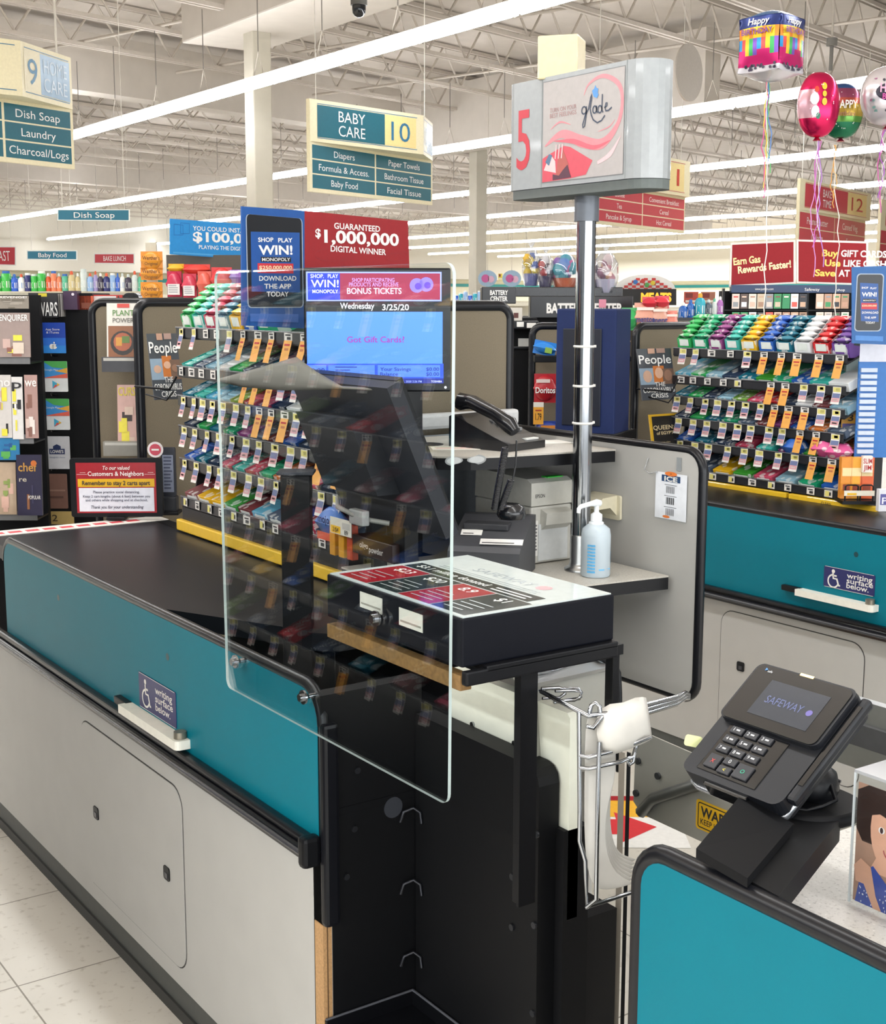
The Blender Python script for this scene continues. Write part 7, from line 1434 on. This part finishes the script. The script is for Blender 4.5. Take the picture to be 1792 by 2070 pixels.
for k, (x0, x1, c) in enumerate(((1384, 1412, '#b5483c'), (1418, 1446, '#a9705a'), (1008, 1016, '#d9c23a'))): flat('wall_poster', ('first', 'second', 'yellow')[k]+' framed poster on the far wall'+('' if k == 2 else ' right of the amber sign'), 'poster', (x0, 590 if k < 2 else 553, x1, 614 if k < 2 else 566), 36, c, VIEW, 0.03, blocks((0.1, 0.1, 0.9, 0.3, '#d9d0c0'), (0.1, 0.5, 0.6, 0.9, '#7a2f2a')))
for k, (x, y) in enumerate(((1035, 563), (986, 563))): o = RD(x, y, 20); ob = MB().prism([(0.14*math.cos(a), 0.12*math.sin(a)) for a in [q*math.pi/10 for q in range(20)]], 0, 0.02, m('#8fa8bf', 0.4)).disc(-0.03, 0, 0.06, -0.002, m('#b5508a', 0.4)).disc(0.05, -0.01, 0.05, -0.002, m('#c9a0b5', 0.4)).cyl((0, 0.01, 0.1), (0, 0.01, 5.0-o.z), 0.004, JOIST, 5).build('round_sign', None, o, VIEW); tag(ob, '%s round blue and pink sign hanging far back near the gift baskets' % ('right' if k == 0 else 'left'), 'sign')
# ---- goods at the near end of the farther rack, right edge of the picture
def bundle(label, px, t, cols, n):
    x0, y0, x1, y1 = px; o = RD((x0+x1)/2, y1, t); F = Face(o, VIEW); a, b_, z0, z1 = F.rect(*px); b = MB(); R = random.Random(x0)
    th = thing('toothbrush_pack', label, 'pack', o, VIEW); MB().prism(rrect(a, b_, 0.0, z1*0.72, 0.006, 3), 0.0, 0.03, m('#b9c9c0', 0.3)).build('carton', th)
    for k in range(n): u = a+(b_-a)*(0.15+0.7*k/(n-1)); MB().cyl((u, 0.015, z1*0.3), (u+(u)*0.35, 0.015, z1), 0.006, m(cols[k % len(cols)], 0.35), 8).build('handle', th)
bundle('pale green pack of upright sticks at the right end of the farther rack', (1714, 695, 1757, 755), 4.85, ('#cfe0d8', '#7fae9c', '#d9e3dd'), 6)
flat('green_carton', 'pale green carton with a leaf print under the upright sticks', 'carton', (1714, 754, 1742, 812), 4.86, '#cfdad2', VIEW, 0.04, blocks((0.1, 0.75, 0.9, 0.9, '#8fb5a2'), (0.3, 0.1, 0.5, 0.5, '#6f9a58'), (0.5, 0.15, 0.6, 0.45, '#8ab06a')))
flat('price_ticket', 'large orange price ticket at the right end of the farther rack', 'ticket', (1704, 810, 1738, 865), 4.78, '#eaa83c', VIEW, 0.002, blocks((0, 0.75, 1, 1, '#e6e3da'), (0.5, 0.38, 0.24, '#3a2c1c', '3', 0.3), (0.15, 0.58, 0.9, 0.64, '#b5452c'), (0.05, 0.02, 0.95, 0.16, '#5a4f86')))
o = RD(1757, 925, 4.7); F = Face(o, VIEW); a, b_, z0, z1 = F.rect(1738, 730, 1800, 925); t = thing('clip_strip', 'blue clip strip of clear tubes at the right edge of the picture', 'clip strip', o, VIEW); MB().box(a, b_, 0.0, 0.01, z0, z1, m('#2b6fb8', 0.4)).build('strip', t)
for k in range(14):
    u = F(1756, 760)[0]; z = z1-0.03-k*0.022; MB().box(u-0.028, u+0.028, -0.012, 0.0, z-0.008, z+0.006, m('#c3cfe0', 0.25)).build('tube', t)
MB().box(a, b_-0.02, -0.002, 0.0, z1-0.002, z1+0.06, m('#d9dbe6', 0.4)).build('header_card', t)
o = RD(1732, 1010, 4.62); F = Face(o, VIEW); t = thing('wire_holder', 'black wire holder at the foot of the farther rack holding orange packs', 'holder', o, VIEW); a, b_, z0, z1 = F.rect(1704, 952, 1762, 1008)
for (u0, u1) in ((a, (a+b_)/2), ((a+b_)/2, b_)): MB().tube([(u0+0.004, -0.03, 0), (u0+0.004, -0.03, z1*0.5), (u0+0.012, -0.03, z1*0.55), (u1-0.012, -0.03, z1*0.55), (u1-0.004, -0.03, z1*0.5), (u1-0.004, -0.03, 0)], 0.003, BLACK, 6).build('wire_loop', t)
MB().box(a, b_, -0.034, -0.031, z1*0.18, z1*0.36, m('#e6e1d0', 0.5)).quad(a+0.01, (a+b_)/2-0.01, z1*0.2, z1*0.28, -0.0345, YEL).build('price_strip', t); MB().box(a-0.005, b_+0.005, -0.035, 0.06, -0.012, 0.0, BLACK).build('floor_plate', t)
for k, (x0, x1, c, l) in enumerate(((1703, 1722, '#e3902c', 'amber pack'), (1722, 1742, '#e8a42c', 'yellow pack'), (1742, 1765, '#d9602c', 'orange pack'))):
    flat('snack_pack', '%s, %s in the wire holder at the foot of the farther rack' % (l, ('left', 'middle', 'right')[k]), 'pack', (x0, 925, x1, 1008), 4.63, c, VIEW, 0.03, blocks((0.1, 0.55, 0.9, 0.75, '#f0d9a0'), (0.2, 0.2, 0.8, 0.35, '#8a3a22')))
flat('snack_pack', 'red pack marked jim in the wire holder', 'pack', (1746, 922, 1764, 955), 4.61, '#e6ddd4', VIEW, 0.02, blocks((0.5, 0.7, 0.3, '#b52c2c', 'SLIM', 0.9), (0.5, 0.3, 0.3, '#b52c2c', 'JIM', 0.8)))
flat('white_tube', 'white bottle cut by the right edge of the picture on the farther belt', 'bottle', (1779, 990, 1800, 1034), 4.5, '#dfe0e6', VIEW, 0.03, blocks((0.1, 0.3, 0.8, 0.8, '#5a5a9a'), (0.5, 0.5, 0.3, '#e6e6ee', 'P', 0.5)))
# ================================================================== the rack across the customers' aisle, which the clear screen mirrors
rack('mirrored in the screen', 0.20, 2.55, 1.85, (1.60, 1.42, 1.24, 1.06, 0.88, 0.70, 0.52), 0.10,
     [('bag' if i % 2 else 'tray', tuple([BL, RE_, MA, YE, SL, TE, CR, OL, NA, RO][(j*3+i) % 10] for j in range(8))) for i in range(7)], ('mmmttmmmmtmm', 'tmmmmtmmmmtm', 'mmmmtmmmmmtm', 'mmmtmmmtmmmm', 'mtmmmmmtmmmm', 'mmmmtmmmtmmm', 'mmmmmtmmmmmt'), True)
o = MB().box(-0.10, -0.05, 2.3, 4.6, 0, 1.72, BLACKM).build('lane_backboard'); tag(o, 'black backboard of the rack across the aisle, mirrored in the clear screen', 'board')
